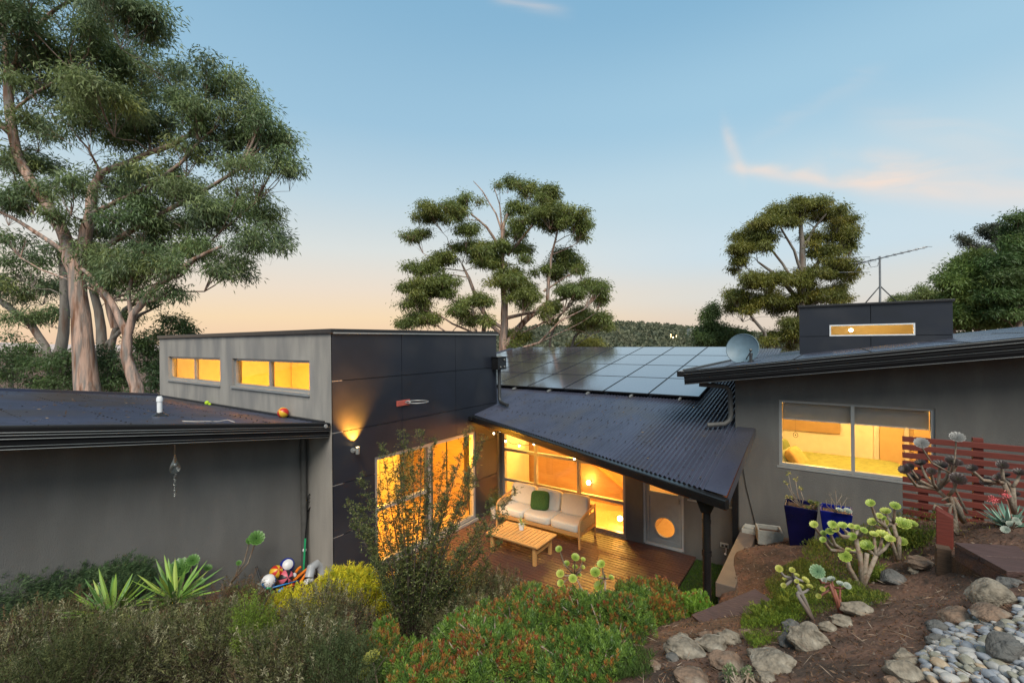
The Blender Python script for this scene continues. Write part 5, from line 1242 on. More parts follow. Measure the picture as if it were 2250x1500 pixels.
gp2 = mat('bright_green_plastic', (.02, .30, .12), rough=.35)
MB().tube([onx(585, 1292, XB+.2), onx(592, 1290, XB+.2), onx(598, 1300, XB+.2), onx(600, 1308, XB+.2)], .02, 8).build('toy_hoop', gp2, label='bright green curved toy at the left of the toy pile', cat='toy', smooth=True)
# stick with a green shaft and black head, leaning in the corner
st = thing('lacrosse_stick', onx(665, 1255, GX+.12), 'tall net stick with green shaft leaning against the downpipe', 'lacrosse stick')
u, v, w2_ = onx(667, 1252, GX+.2), onx(671, 1182, GX+.12), onx(676, 1125, GX+.10)
MB().tube([u, v], .018, 8).build('shaft', gp2, st, smooth='auto'); MB().tube([v, w2_], .012, 8).build('handle', 'black', st, smooth='auto')
w3, w4 = onx(677, 1090, GX+.10), onx(681, 1083, GX+.10)
MB().tube([w2_, onx(674, 1110, GX+.1), w3, onx(680, 1085, GX+.1), onx(685, 1090, GX+.1), onx(684, 1110, GX+.1), w2_], .010, 6).tube([onx(675, 1105, GX+.1), onx(684, 1100, GX+.1)], .005, 5).tube([onx(676, 1097, GX+.1), onx(684, 1092, GX+.1)], .005, 5).build('net_head', 'black', st, smooth=True)
p = onx(669, 1208, GX+.13); MB().sphere(p, .035, 12, 8).build('ball', whi, smooth=True, label='small white ball caught behind the green shaft', cat='ball')
# pale grey plastic bend beside the wall
q = onx(700, 1255, GX+.45); gpv = mat('grey_pvc', (.36, .38, .40), rough=.35)
MB().tube([onx(679, 1268, GX+.5), onx(684, 1246, GX+.45), onx(695, 1239, GX+.42), onx(705, 1248, GX+.42), onx(708, 1268, GX+.45), onx(708, 1285, GX+.45)], .075, 18).build('pvc_bend', gpv, label='fat pale grey plastic pipe bend beside the toy pile', cat='pipe', smooth='auto')
MB().tube([onx(672, 1278, GX+.55), onx(684, 1273, GX+.5)], .045, 14).build('pvc_offcut', whi, label='short white pipe offcut in front of the pipe bend', cat='pipe', smooth='auto')
MB().tube([onx(574, 1280, GX+.2), onx(563, 1243, GX+.08)], .018, 8).build('garden_stake', 'pipedark', label='short dark stake with a white tip leaning on the garage wall', cat='stake', smooth='auto')
# bed, pillows, picture in the bedroom
bed = thing('bed', (.2, 10.6, 1.2), 'bed with an olive green quilt seen through the bedroom window', 'bed')
quilt = mat('olive_quilt', (.28, .30, .10), (.20, .22, .07), rough=.9, scale=14, bump=.5)
superq(MB(), (.05, 10.85, 1.72), (1.05, .85, .17), .25).build('quilt', quilt, bed, smooth=True); MB().box(-.98, 1.0, 10.05, 11.65, 1.2, 1.6).build('bed_base', 'cream', bed)
for (px, py, sc_, c, lb) in ((1722, 995, .27, (.16, .20, .07), 'dark green patterned pillow standing at the head of the bed'), (1728, 1008, .26, (.42, .45, .26), 'pale green pillow at the left end of the bed'), (1752, 1008, .24, (.55, .36, .14), 'tan pillow in front of the green pillows')):
    p = ony(px, py, 10.6+.0015*(1760-px)); R = Matrix.Rotation(math.radians(70 if sc_ > .25 else 55), 3, 'Y') @ Matrix.Rotation(math.radians(20), 3, 'X')
    superq(MB(), p, (sc_, sc_*.9, .09), .5, R=R, puff=-.25).build('pillow', mat('pillow_fabric', c, rough=.9, scale=12), smooth=True, label=lb, cat='pillow', group='pillows on the bed')
a, b = ony(1714, 905, 12.55), ony(1846, 953, 12.55)
MB().box(a.x-.1, b.x, 12.52, 12.56, b.z, a.z+.2).build('wall_canvas', mat('tan_canvas', (.40, .27, .14), (.36, .24, .12), rough=.8), label='plain tan canvas hanging on the bedroom wall', cat='picture')
q = ony(1748, 955, WDY+.12); oc_ = thing('window_charm', q, 'tiny oval charm hanging on a cord inside the bedroom window', 'ornament')
MB().tube([q+Vector((.035*math.cos(t), 0, .045*math.sin(t))) for t in np.linspace(0, 2*PI, 20)], .004, 5, cap=False).sphere(q, .012, 8, 6).build('oval_ring', 'blackmatt', oc_, smooth=True)
MB().tube([q+Vector((0, 0, .045)), q+Vector((0, 0, .3))], .0015, 4).build('cord', 'blackmatt', oc_)
# ================================================================ PLANTS
def mesh_origin(name, base): return base
# ---- generic shrub: leaves over a domed, lumpy volume, with real stems inside
def shrub(label, px, py, Y, rx, rz, n, leaf, wid, cols, w=None, cat='shrub', group=None, up=.6, out=.7, lumps=9, bend=.1, mt='leafm', ry=None, name='shrub', shell=.55, wind=None, stems=40, sub=.4, ground=True, stemc='twig', shoots=110, shl=.15):
    c = at(px, py, Y); ry = ry or rx
    gb = gz(c.x, c.y); base = Vector((c.x, c.y, min(gb, c.z-.1)))
    t = thing(name, base, label, cat, group)
    # lumps spread over the upper half of the ellipsoid
    d = rnd_dir(lumps); d[:, 2] = np.abs(d[:, 2])*1.0-.15; d = unit(d)
    lc = d*np.array([rx, ry, rz])*(1-sub)*RNG.uniform(.75, 1.0, (lumps, 1)); lr = RNG.uniform(.8, 1.25, (lumps, 1))*sub*np.array([[rx, ry, rz]])*1.35
    li = RNG.integers(0, lumps, n); dd = rnd_dir(n); rad = RNG.uniform(shell, 1.0, (n, 1))**.6
    P = lc[li]+dd*lr[li]*rad+np.array(c); 
    keep = P[:, 2] > base.z+.02; P, dd, li = P[keep], dd[keep], li[keep]; n = len(P)
    D = unit(dd*out+np.array([0, 0, up])+RNG.normal(0, .35, (n, 3))+(np.array(wind) if wind else 0))
    lt = pal(lumps, cols, w)[li]; C = pal(n, cols, w)*.65+lt*.35
    # stray shoots break the outline
    if shoots:
        sd = rnd_dir(shoots); sd[:, 2] = np.abs(sd[:, 2]); li2 = RNG.integers(0, lumps, shoots); sb = lc[li2]+sd*lr[li2]*.9+np.array(c)
        dv = unit(sd*.5+np.array([0, 0, 1.0])+RNG.normal(0, .25, (shoots, 3))+(np.array(wind) if wind else 0)); m2 = 34; hh = RNG.random((shoots, m2, 1))
        SP = (sb[:, None]+dv[:, None]*hh*shl+RNG.normal(0, .006, (shoots, m2, 3))).reshape(-1, 3); SDr = (dv[:, None]*.8+RNG.normal(0, .55, (shoots, m2, 3))).reshape(-1, 3)
        P = np.concatenate([P, SP]); D = np.concatenate([D, unit(SDr)]); C = np.concatenate([C, np.repeat(pal(shoots, cols, w)*RNG.uniform(.75, 1.35, (shoots, 1)), m2, 0)]); n = len(P)
    leafmesh('foliage', P, D, leaf*RNG.uniform(.6, 1.3, n), wid*RNG.uniform(.7, 1.2, n), C, mt=mt, parent=t, bend=bend)
    sm = MB()
    for k in range(stems):
        q = Vector(P[RNG.integers(n)].tolist()); b0 = base+Vector((random.gauss(0, rx*.12), random.gauss(0, ry*.12), -.02)); mdl = b0.lerp(q, .5)+Vector((random.gauss(0, .04), random.gauss(0, .04), .05))
        sm.tube([b0, mdl, q], [.009, .006, .002], 5, cap=False)
    if stems: sm.build('stems', stemc, t, smooth=True)
    return t
grey = [(.11, .125, .045), (.19, .195, .08), (.04, .046, .022), (.32, .30, .19), (.12, .08, .045), (.07, .09, .03)]
GG = 'grey-green shrubs filling the bottom of the slope'
for (px, py, Y, rx, rz, lb) in (
    (60, 1460, 4.3, .75, .42, 'grey-olive shrub in the bottom left corner'),
    (260, 1475, 4.1, .62, .40, 'grey-olive shrub right of the corner shrub, below the spiky yucca'),
    (450, 1455, 4.3, .66, .42, 'grey-olive shrub below the large yucca'),
    (650, 1470, 4.0, .55, .42, 'grey-olive shrub below the toy pile and yellow bush'),
    (700, 1400, 4.9, .60, .44, 'tall grey shrub directly under the yellow bush'),
    (330, 1412, 4.8, .62, .30, 'low grey shrub between the two yuccas'),
    (1075, 1325, 6.0, .50, .34, 'soft grey bush just right of the tea tree by the deck'),
    (1000, 1370, 5.3, .40, .30, 'dull grey bush between tea tree and red-tipped shrubs')):
    shrub(lb, px, py, Y, rx, rz, 13000, .034, .0080, grey, cat='shrub', group=GG, lumps=16, shoots=170, up=.7, out=.8, stems=60)
for (px, py, Y, rx, rz, lb) in ((500, 1345, 5.3, .42, .30, 'rusty brown heath shrub right of the large yucca'), (120, 1395, 4.9, .6, .3, 'dusky heath shrub below the dark juniper')):
    shrub(lb, px, py, Y, rx, rz, 12000, .028, .006, [(.15, .075, .045), (.19, .11, .06), (.07, .06, .03), (.10, .10, .04)], group=GG, lumps=14, up=.8, stems=50)
shrub('bottom green heath shrub dotted with orange flowers', 130, 1500, 3.6, .55, .26, 11000, .026, .006, [(.07, .085, .03), (.05, .065, .025), (.10, .11, .04)], group=GG, lumps=14, stems=30)
shrub('fresh green heath shoot rising through the grey shrubs', 560, 1420, 4.25, .22, .42, 6000, .024, .006, [(.13, .20, .03), (.18, .25, .035)], lumps=9, up=1.0, stems=20)
shrub('green heath shrub at the bottom right of the grey shrubs', 760, 1500, 3.7, .35, .3, 8000, .026, .006, [(.055, .08, .03), (.08, .10, .04)], lumps=10, up=1.0, stems=20)
# windblown junipers
jc = [(.07, .125, .05), (.11, .17, .075), (.04, .075, .038)]
for (px, py, Y, rx, rz, lb) in ((40, 1320, 5.4, .60, .30, 'dark feathery juniper at the left edge against the garage wall'), (180, 1305, 5.7, .42, .34, 'dark feathery juniper with a bleached dead twig'), (265, 1290, 5.9, .38, .26, 'wind-swept juniper behind the smaller yucca')):
    shrub(lb, px, py, Y, rx, rz, 11000, .055, .007, jc, group='feathery junipers by the garage wall', lumps=12, up=.35, out=.35, wind=(.75, .6, .25), name='juniper', cat='juniper')
q = at(175, 1340, 5.2); tg = MB(); rt = MB()
for k in range(14):
    t = k/13; a = q.lerp(at(212, 1292, 5.2), t); tg.tube([a, a+Vector((random.gauss(.0, .03), .05, .06+random.random()*.03))], .0025, 4)
tg.tube([q, at(212, 1290, 5.2)], .005, 5); tg.build('dead_twig', mat('bleached_wood', (.5, .47, .44), rough=.8), label='bleached white dead twig standing in the juniper', cat='twig')
# yellow-green bush
yc = [(.62, .55, .03), (.48, .46, .03), (.70, .62, .05), (.30, .34, .03)]
for (px, py, Y, rx, rz, lb) in ((655, 1345, 6.0, .40, .22, 'bright yellow feathery bush left of the dark wall corner'), (745, 1300, 6.1, .24, .22, 'bright yellow feathery bush below the dark wall corner'), (800, 1292, 6.1, .24, .24, 'bright yellow feathery bush beside the tea tree, under the dark panelled wall'), (845, 1320, 6.2, .22, .18, 'small yellow-green tuft beside the tea tree'), (600, 1362, 5.8, .2, .12, 'low yellow-green tuft under the toy pile')):
    shrub(lb, px, py, Y, rx, rz, 5000, .045, .008, yc, group='yellow feathery bushes', lumps=14, up=1.3, out=.4, bend=0, shoots=200, shl=.11)
# tea tree: tall, open, many leaning stems
def teatree():
    base = at(905, 1450, 5.2); g = gz(base.x, base.y); base.z = g
    t = thing('tea_tree', base, 'tall open tea tree with many thin stems in front of the sliding door', 'shrub')
    tips = [(762, 1098), (790, 1045), (838, 975), (862, 1000), (886, 945), (905, 990), (925, 945), (955, 965), (978, 1000), (1000, 1030), (1030, 940), (1062, 960), (1050, 1040), (1085, 1100), (1112, 1130), (1100, 1190), (775, 1140), (805, 1180),
            (830, 1060), (870, 1070), (940, 1080), (1010, 1100), (1065, 1150), (820, 1230), (1075, 1240), (900, 1120), (960, 1150), (1020, 1200), (850, 1150), (1135, 1075), (790, 1110), (880, 1020), (1045, 1000), (1060, 1210), (980, 1085)]
    sm = MB(); P = []; D = []
    for (px, py) in tips:
        Y = 5.2+random.uniform(-.35, .55); tip = at(px, py, Y); mid = base.lerp(tip, .42)+Vector((random.gauss(0, .03), random.gauss(0, .03), 0)); mid.x = base.x+(tip.x-base.x)*.33; mid.y = base.y+(tip.y-base.y)*.33
        pts = [base+Vector((random.gauss(0, .04), random.gauss(0, .04), -.05)), mid, mid.lerp(tip, .5)+Vector((random.gauss(0, .02), random.gauss(0, .02), 0)), tip]
        sm.tube(pts, [.012, .007, .0045, .0015], 6)
        for k in range(112):
            s_ = random.uniform(.12, 1)**.72; i = min(2, int(s_*3)); a = pts[i].lerp(pts[i+1], s_*3-i)
            L_ = random.uniform(.05, .20)*(1.25-s_*.8); dv_ = Vector((random.gauss(0, 1), random.gauss(0, 1), random.uniform(.1, 1.3))).normalized(); e = a+dv_*L_
            if k % 3 == 0: sm.tube([a, e], [.003, .0012], 3, cap=False)
            for _ in range(10):
                f = random.uniform(.1, 1); P.append(tuple(a.lerp(e, f)+Vector((random.gauss(0, .008), random.gauss(0, .008), random.gauss(0, .008))))); D.append((dv_.x*.6+random.gauss(0, .7), dv_.y*.6+random.gauss(0, .7), dv_.z*.4+random.gauss(.2, .6)))
    P = np.array(P); D = np.array(D); n = len(P)
    leafmesh('foliage', P, D, RNG.uniform(.018, .036, n), RNG.uniform(.008, .014, n), pal(n, [(.075, .10, .028), (.13, .16, .042), (.20, .21, .075), (.04, .055, .02)]), parent=t, bend=.05, mt='leaf')
    sm.build('stems', 'twig', t, smooth=True)
teatree()
shrub('dense dark green base growth of the tea tree', 930, 1330, 5.35, .42, .50, 16000, .026, .010, [(.04, .06, .022), (.06, .085, .03), (.028, .042, .016)], lumps=16, up=.5, stems=40, mt='leaf')
# fleshy red-tipped shrubs: finger leaves in upright sprigs
def fleshy(label, px, py, Y, rx, rz, ns, red=.4, ry=None, green=((.11, .20, .035), (.065, .13, .03), (.17, .27, .045)), group='red tipped fleshy shrubs', sc=1.0, lumps=9):
    ns = int(ns*.92); lumps = lumps+7 if lumps > 3 else lumps; c = at(px, py, Y); ry = ry or rx; gb = gz(c.x, c.y); base = Vector((c.x, c.y, min(gb, c.z-.1))); t = thing('succulent_shrub', base, label, 'succulent shrub', group)
    d = rnd_dir(lumps); d[:, 2] = np.abs(d[:, 2])*.9; lc = d*np.array([rx, ry, rz])*.68*RNG.uniform(.45, 1.08, (lumps, 1)); lr = np.array([rx, ry, rz*1.15])*RNG.uniform(.30, .50, (lumps, 1))
    li = RNG.integers(0, lumps, ns); dd = rnd_dir(ns); dd[:, 2] = np.where(dd[:, 2] < -.25, -dd[:, 2], dd[:, 2])
    S0 = lc[li]+dd*lr[li]*RNG.uniform(.72, 1.0, (ns, 1))**.6+np.array(c); keep = S0[:, 2] > base.z; S0, dd, li = S0[keep], dd[keep], li[keep]; ns = len(S0)
    ax = unit(dd*.55+np.array([0, 0, 1.0])+RNG.normal(0, .18, (ns, 3))); top = (S0[:, 2]-c.z)/rz
    isr = (RNG.random(ns) < red*(.35+.9*np.clip(top, 0, 1)))*1.0*(hnoise(S0[:, 0], S0[:, 1], 5, 9) > -.15)
    K = 20; P = []; D = []; C = []; L_ = []
    gcol = pal(ns, list(green)); rcol = pal(ns, [(.26, .065, .025), (.34, .13, .03), (.20, .04, .022), (.40, .22, .05)])
    u = unit(np.cross(ax, rnd_dir(ns))); v = np.cross(ax, u)
    for k in range(K):
        h = k/K; a = k*2.4+RNG.uniform(0, .5, ns); rad = u*np.cos(a)[:, None]+v*np.sin(a)[:, None]
        P.append(S0+ax*((h-1)*.085*sc)); D.append(rad*(1.0-.55*h)+ax*(.35+.75*h)); L_.append(np.full(ns, (.046-.020*h)*sc)*RNG.uniform(.8, 1.2, ns))
        mixr = (isr*np.clip(h*1.6-.35, 0, 1))[:, None]; C.append(gcol*(1-mixr)+rcol*mixr)
    P = np.concatenate(P); D = np.concatenate(D); C = np.concatenate(C); L_ = np.concatenate(L_)
    leafmesh('foliage', P, D, L_, .0095*sc, C, mt='succ', parent=t, bend=-.12, mid=.55)
    sm = MB()
    for k in range(70):
        q = Vector(S0[RNG.integers(ns)].tolist()); b0 = base+Vector((random.gauss(0, rx*.2), random.gauss(0, ry*.2), -.03)); sm.tube([b0, b0.lerp(q, .5)+Vector((random.gauss(0, .05), random.gauss(0, .05), 0)), q], [.012, .009, .006], 5, cap=False)
    sm.build('stems', 'stem', t, smooth=True)
    return t
fleshy('broad fleshy shrub with rusty red tips in the middle of the slope', 1180, 1385, 4.9, .72, .50, 2600, red=.55)
fleshy('fleshy shrub with red tips below the pebble-side rosette plant', 1330, 1390, 4.6, .55, .42, 1900, red=.35)
fleshy('orange-tipped fleshy shrub in front of the deck by the post', 1420, 1335, 5.5, .52, .34, 1700, red=.75)
fleshy('bright green fleshy shrub at the foot of the veranda post', 1530, 1340, 5.5, .27, .24, 700, red=.10, green=((.16, .30, .03), (.11, .24, .03), (.22, .36, .05)))
fleshy('near fleshy shrub with red tops at the bottom centre', 1080, 1480, 3.7, .48, .34, 1500, red=.65)
fleshy('near deep green fleshy shrub at the bottom right of centre', 1290, 1485, 3.6, .45, .36, 1500, red=.25)
fleshy('fleshy shrub mixed green and rust at the left foot of the tea tree', 850, 1450, 4.5, .45, .36, 1500, red=.5)
fleshy('nearest fleshy shrub left of centre, green with rusty tops', 930, 1500, 3.7, .42, .30, 1200, red=.55)
fleshy('small fleshy shrub right of the tea tree base', 1010, 1430, 4.4, .38, .34, 1100, red=.2)
fleshy('small spiky green succulent in the rocks at the bottom', 1624, 1484, 2.95, .09, .10, 60, red=0, green=((.16, .22, .10), (.22, .28, .14)), sc=.8, lumps=3)
# ---- rosette succulents
def rosette_verts(K=5, nl=9, cup=.78):
    V = []; F = []; T = []
    for k in range(K):
        f = (k+1)/K; el = math.radians(84-(58*f**.9)*cup); L_ = .30+.70*f; m = nl+k
        for i in range(m):
            a = 2*PI*(i+.5*(k % 2))/m+.13*k; d = np.array([math.cos(a)*math.cos(el), math.sin(a)*math.cos(el), math.sin(el)]); sd = np.array([-math.sin(a), math.cos(a), 0]); nn = np.cross(d, sd)
            w = L_*.185*(1.1 if f > .5 else .9); b = len(V); o_ = np.array([0, 0, .10*(1-f)])
            V += [o_+sd*w*.18, o_+d*L_*.55+sd*w*.75-nn*.02, o_+d*L_*.86+sd*w-nn*.02, o_+d*L_*1.02+nn*-.05, o_+d*L_*.86-sd*w-nn*.02, o_+d*L_*.55-sd*w*.75-nn*.02, o_-sd*w*.18, o_+d*L_*.8+nn*.03]
            F += [(b, b+1, b+2, b+7), (b+7, b+2, b+3, b+4), (b+7, b+4, b+5, b+6), (b, b+7, b+6, b+6)]
            T += [0, .5, .9, 1.0, .9, .5, 0, .45]
            T[-8:] = [x*.8+.2*f for x in T[-8:]]
    return np.array(V), F, np.array(T)
RV, RF, RT = rosette_verts()
def rosette_mesh(name, c0, c1, c2):
    me = bpy.data.meshes.new(name); me.from_pydata([tuple(v) for v in RV], [], [f if f[2] != f[3] else f[:3] for f in RF])
    ca = me.color_attributes.new('tint', 'FLOAT_COLOR', 'POINT'); c0, c1, c2 = map(np.array, (c0, c1, c2))
    t = RT[:, None]; C = np.where(t < .6, c0*(1-t/.6)+c1*(t/.6), c1*(1-(t-.6)/.4)+c2*((t-.6)/.4)); c4 = np.ones((len(RV), 4)); c4[:, :3] = C; ca.data.foreach_set('color', c4.ravel()); me.materials.append(M['succ'])
    return me
RM = {'lime': rosette_mesh('rosette', (.035, .09, .01), (.17, .30, .03), (.58, .64, .13)), 'green': rosette_mesh('rosette', (.02, .06, .012), (.055, .15, .025), (.13, .26, .06)),
      'dark': rosette_mesh('rosette', (.08, .12, .03), (.035, .022, .02), (.05, .022, .022)), 'yellow': rosette_mesh('rosette', (.14, .18, .02), (.33, .36, .05), (.48, .45, .10)),
      'silver': rosette_mesh('rosette', (.10, .16, .12), (.26, .33, .27), (.44, .46, .38)), 'grey': rosette_mesh('rosette', (.16, .16, .15), (.2, .2, .19), (.26, .25, .23)), 'teal': rosette_mesh('rosette', (.04, .12, .06), (.09, .22, .12), (.28, .36, .18))}
RM['lime_b'] = rosette_mesh('rosette', (.03, .08, .01), (.12, .23, .025), (.44, .52, .09)); RM['lime_c'] = rosette_mesh('rosette', (.05, .11, .01), (.24, .34, .035), (.66, .66, .16))
TOCAM = Vector((0, 0, EYE))
def rosettes(label, Y, base, ros, kind='lime', forks=None, sr=.016, cat='succulent', name='rosette_succulent', group=None, look=.85, depth=.18, stem='stem', parent=None, bz=None, stem_c=None):
    b = at(base[0], base[1], Y)
    if bz is None and parent is None: b = onground(*base); 
    if bz == 'own': b = at(base[0], base[1], Y)
    elif bz is not None: b.z = bz
    Y = -SA*b.x+CA*b.y if parent is None else Y
    t = parent or thing(name, b, label, cat, group)
    root = b
    fk = [(at(f[0], f[1], Y+random.uniform(-depth, depth)*.3)) for f in (forks or [])]
    sm = MB()
    for f in fk: sm.tube([root-Vector((0, 0, .03)), root.lerp(f, .5)+Vector((random.gauss(0, .012), random.gauss(0, .012), 0)), f], [sr*1.35, sr*1.15, sr*1.05], 8)
    for r_ in ros:
        px, py, rp = r_[:3]; kd = r_[3] if len(r_) > 3 else kind
        if kd == 'lime': kd = random.choice(['lime', 'lime_b', 'lime_c'])
        rp = rp*random.uniform(.9, 1.12)
        yy = Y+random.uniform(-depth, depth); p = at(px, py, yy); R_ = rp/1000*yy*1.12
        src = min(fk, key=lambda f: (f-p).length) if fk else root
        out = (p-src); out.z *= .3
        mid1 = src.lerp(p, .45)+out*.22-Vector((0, 0, .05*out.length)); mid1.z -= .04*abs(out.length)
        ax = ((TOCAM-p).normalized()*look+Vector((0, 0, 1))*.8+out.normalized()*.35+Vector((random.gauss(0, .16), random.gauss(0, .16), 0))).normalized()
        sm.tube([src, mid1, p-ax*R_*.5, p-ax*R_*.1], [sr*1.0, sr*.8, sr*.72, sr*.8], 7)
        o = bpy.data.objects.new('rosette', RM[kd]); COL.objects.link(o); o.parent = t
        o.location = p-Vector(t.location)-ax*R_*.18; q_ = ax.to_track_quat('Z', 'Y'); o.rotation_mode = 'QUATERNION'; o.rotation_quaternion = q_ @ Matrix.Rotation(random.uniform(0, 6), 3, 'Z').to_quaternion(); o.scale = (R_, R_, R_*1.05)
    if parent is None and len(sm.v): sm.build('stem', stem, t, smooth=True)
    return t
z6 = lambda L_: [(1050+x/3.333, 850+y/3.333, r/3.333, *k) for x, y, r, *k in L_]
rosettes('branching succulent with lime rosettes standing in front of the deck', 4.9, (1330, 1395), z6([(595, 1190, 26), (712, 1252, 36), (650, 1298, 28), (712, 1322, 26), (770, 1265, 20), (768, 1320, 18), (605, 1370, 34), (695, 1405, 32), (610, 1437, 28), (860, 1362, 42), (905, 1300, 34), (925, 1408, 30), (975, 1395, 24), (893, 1462, 42), (740, 1375, 20)]), 'lime', forks=[(1262, 1262), (1284, 1300), (1290, 1320), (1330, 1270)], sr=.014)
z8 = lambda L_: [(1550+x/3.214, 850+y/3.214, r/3.214, *k) for x, y, r, *k in L_]
rosettes('largest many-headed lime green rosette succulent in front of the blue pots', 5.2, (1893, 1288), z8([(768, 975, 34), (880, 1025, 30), (920, 1005, 32), (832, 1080, 26), (835, 1035, 24), (970, 985, 38), (1030, 985, 26), (1072, 995, 26), (1118, 1015, 26), (1040, 1060, 34), (1190, 1045, 34), (1250, 1050, 44), (1300, 1075, 30), (985, 1200, 48), (1075, 1180, 34), (1145, 1130, 52), (1222, 1130, 44), (1010, 1155, 22), (900, 975, 30)]), 'lime', forks=[(1855, 1210), (1880, 1180), (1905, 1215), (1925, 1220), (1890, 1215)], sr=.018)
rosettes('tall lime rosette succulent right of the largest one, near the red screen', 5.8, (1975, 1232), z8([(1168, 825, 36), (1338, 845, 36), (1275, 885, 40), (1228, 912, 26), (1182, 958, 36), (1265, 965, 40), (1390, 975, 52), (1450, 972, 40), (1382, 1098, 40), (1320, 1075, 22), (1255, 930, 24)]), 'lime', forks=[(1948, 1160), (1962, 1150), (1975, 1180)], sr=.016)
z9 = lambda L_: [(1650+x/3.75, 1150+y/3.75, r/3.75, *k) for x, y, r, *k in L_]
rosettes('leaning grey-stemmed succulent with small yellow-green heads', 4.2, (1788, 1360), z9([(232, 375, 34, 'yellow'), (340, 385, 26), (375, 430, 26), (290, 462, 26), (270, 512, 26), (445, 470, 32), (408, 520, 26), (482, 522, 28), (378, 475, 20)]), 'yellow', forks=[(1752, 1305), (1745, 1270)], sr=.014, stem='barkg')
rosettes('red-stemmed succulent with teal and blush heads beside the stones', 3.9, (1850, 1352), z9([(545, 400, 60, 'teal'), (600, 470, 34, 'silver'), (665, 465, 32, 'silver'), (735, 500, 34, 'silver'), (790, 515, 32, 'silver'), (560, 600, 26, 'yellow'), (660, 560, 26, 'yellow'), (590, 540, 24, 'yellow')]), 'silver', forks=[(1845, 1315), (1832, 1290), (1822, 1280)], sr=.011, stem=mat('red_stem', (.24, .075, .045), (.16, .06, .04), rough=.6))
dk = z8([(1410, 590, 42), (1445, 570, 34), (1480, 645, 42), (1520, 545, 44), (1655, 560, 50), (1595, 600, 30), (1735, 530, 42), (1775, 540, 40), (1778, 660, 54)])
rosettes('big dark purple rosette succulent in front of the red screen', 4.6, (2118, 1140), dk, 'dark', forks=[(2060, 1075), (2085, 1088), (2095, 1092)], sr=.017, bz='own')
rosettes('second dark rosette succulent at the right edge of the screen', 4.2, (2228, 1120), z8([(1885, 580, 40), (1990, 675, 46), (2095, 558, 42), (2110, 630, 38), (2105, 680, 44), (2215, 610, 44), (2060, 640, 26), (2180, 760, 34)]), 'dark', forks=[(2205, 1060), (2225, 1070)], sr=.017, bz='own')
rosettes('pair of dry grey flower heads on long bent stalks above the screen', 4.5, (2125, 1120), z8([(1525, 405, 46, 'grey'), (1775, 365, 56, 'grey')]), 'grey', forks=[(2090, 1040)], sr=.009, bz='own')
# curling bare stems
cs = MB()
for (x0, y0, x1, y1, x2, y2) in ((1700, 900, 1620, 830, 1610, 870), (1720, 900, 1740, 820, 1690, 830), (1760, 940, 1720, 930, 1700, 990), (1700, 960, 1640, 930, 1620, 960), (1760, 870, 1720, 770, 1670, 800)):
    pts = [at(1550+x/3.214, 850+y/3.214, 4.55) for x, y in ((1780, 1040), (x0, y0), (x1, y1), (x2, y2))]; cs.tube([pts[0], pts[0].lerp(pts[1], .6), pts[1], pts[1].lerp(pts[2], .5)+Vector((0, 0, .01)), pts[2], pts[3]], [.016, .015, .014, .013, .012, .010], 7)
cs.build('bare_stems', 'stem', label='knot of curling bare succulent stems at the foot of the screen', cat='succulent', smooth=True)
z3 = lambda L_: [(x/2.5, 900+y/2.5, r/2.5, *k) for x, y, r, *k in L_]
wl_ = z3([(1060, 830, 36), (990, 880, 62), (1060, 910, 26), (905, 955, 30), (925, 990, 36), (1100, 945, 24), (1140, 872, 22)])
rosettes('clump of deep green rosettes behind the large yucca by the wall', 6.2, (400, 1345), wl_, 'green', forks=[(388, 1300), (405, 1300)], sr=.014, look=.9)
rosettes('tall leaning green rosette on a long bare stem against the garage wall', 6.9, (485, 1320), z3([(1408, 710, 50), (1372, 722, 24), (1312, 842, 18)]), 'green', forks=[(508, 1280)], sr=.013, look=1.3)
rosettes('low green rosettes beside the sleeper edging', 6.6, (520, 1322), z3([(1265, 985, 36), (1358, 992, 34), (1190, 1000, 22), (1165, 1015, 22), (1128, 1045, 26)]), 'green', forks=None, sr=.010, look=1.0)
rosettes('silver-leaved succulent at the left of the toy pile', 6.8, (575, 1310), z3([(1430, 970, 24), (1420, 1000, 20), (1445, 990, 16)]), 'silver', forks=None, sr=.008)
# near cups at the bottom edge
rosettes('pale lime cup-shaped rosettes at the bottom centre', 2.5, (850, 1540), [(818, 1450, 22), (800, 1484, 20), (865, 1478, 13)], 'yellow', forks=None, sr=.010, look=.1)
# plants in the blue pots
def bush_stems(t, c, tips, Y, leafc, n=26, r=.006, ls=.03, lw=.012):
    sm = MB(); P = []; D = []
    for (px, py) in tips:
        tip = at(px, py, Y+random.uniform(-.1, .1)); sm.tube([c, c.lerp(tip, .5)+Vector((random.gauss(0, .03), random.gauss(0, .03), 0)), tip], [r*1.4, r, r*.6], 6)
        for k in range(n): P.append(tuple(tip+Vector((random.gauss(0, .02), random.gauss(0, .02), random.gauss(0, .015))))); D.append((random.gauss(0, 1), random.gauss(0, 1), random.gauss(.5, .6)))
    P = np.array(P); D = np.array(D); leafmesh('leaves', P, D, ls, lw, pal(len(P), leafc), mt='succ', parent=t, bend=0); sm.build('stem', 'stem', t, smooth=True)
Yp = -SA*bp1c.x+CA*bp1c.y
bush_stems(bp1, bp1c, [(1732, 1040), (1727, 1060), (1748, 1053), (1740, 1092), (1757, 1072), (1731, 1092)], Yp, [(.30, .30, .05), (.16, .18, .05), (.4, .34, .06)])
bush_stems(bp1, bp1c+Vector((.15, -.05, 0)), [(1780, 1102), (1790, 1110), (1776, 1115), (1795, 1106)], Yp-.1, [(.12, .16, .03), (.2, .22, .05)], n=50, ls=.035)
Yp = -SA*bp2c.x+CA*bp2c.y
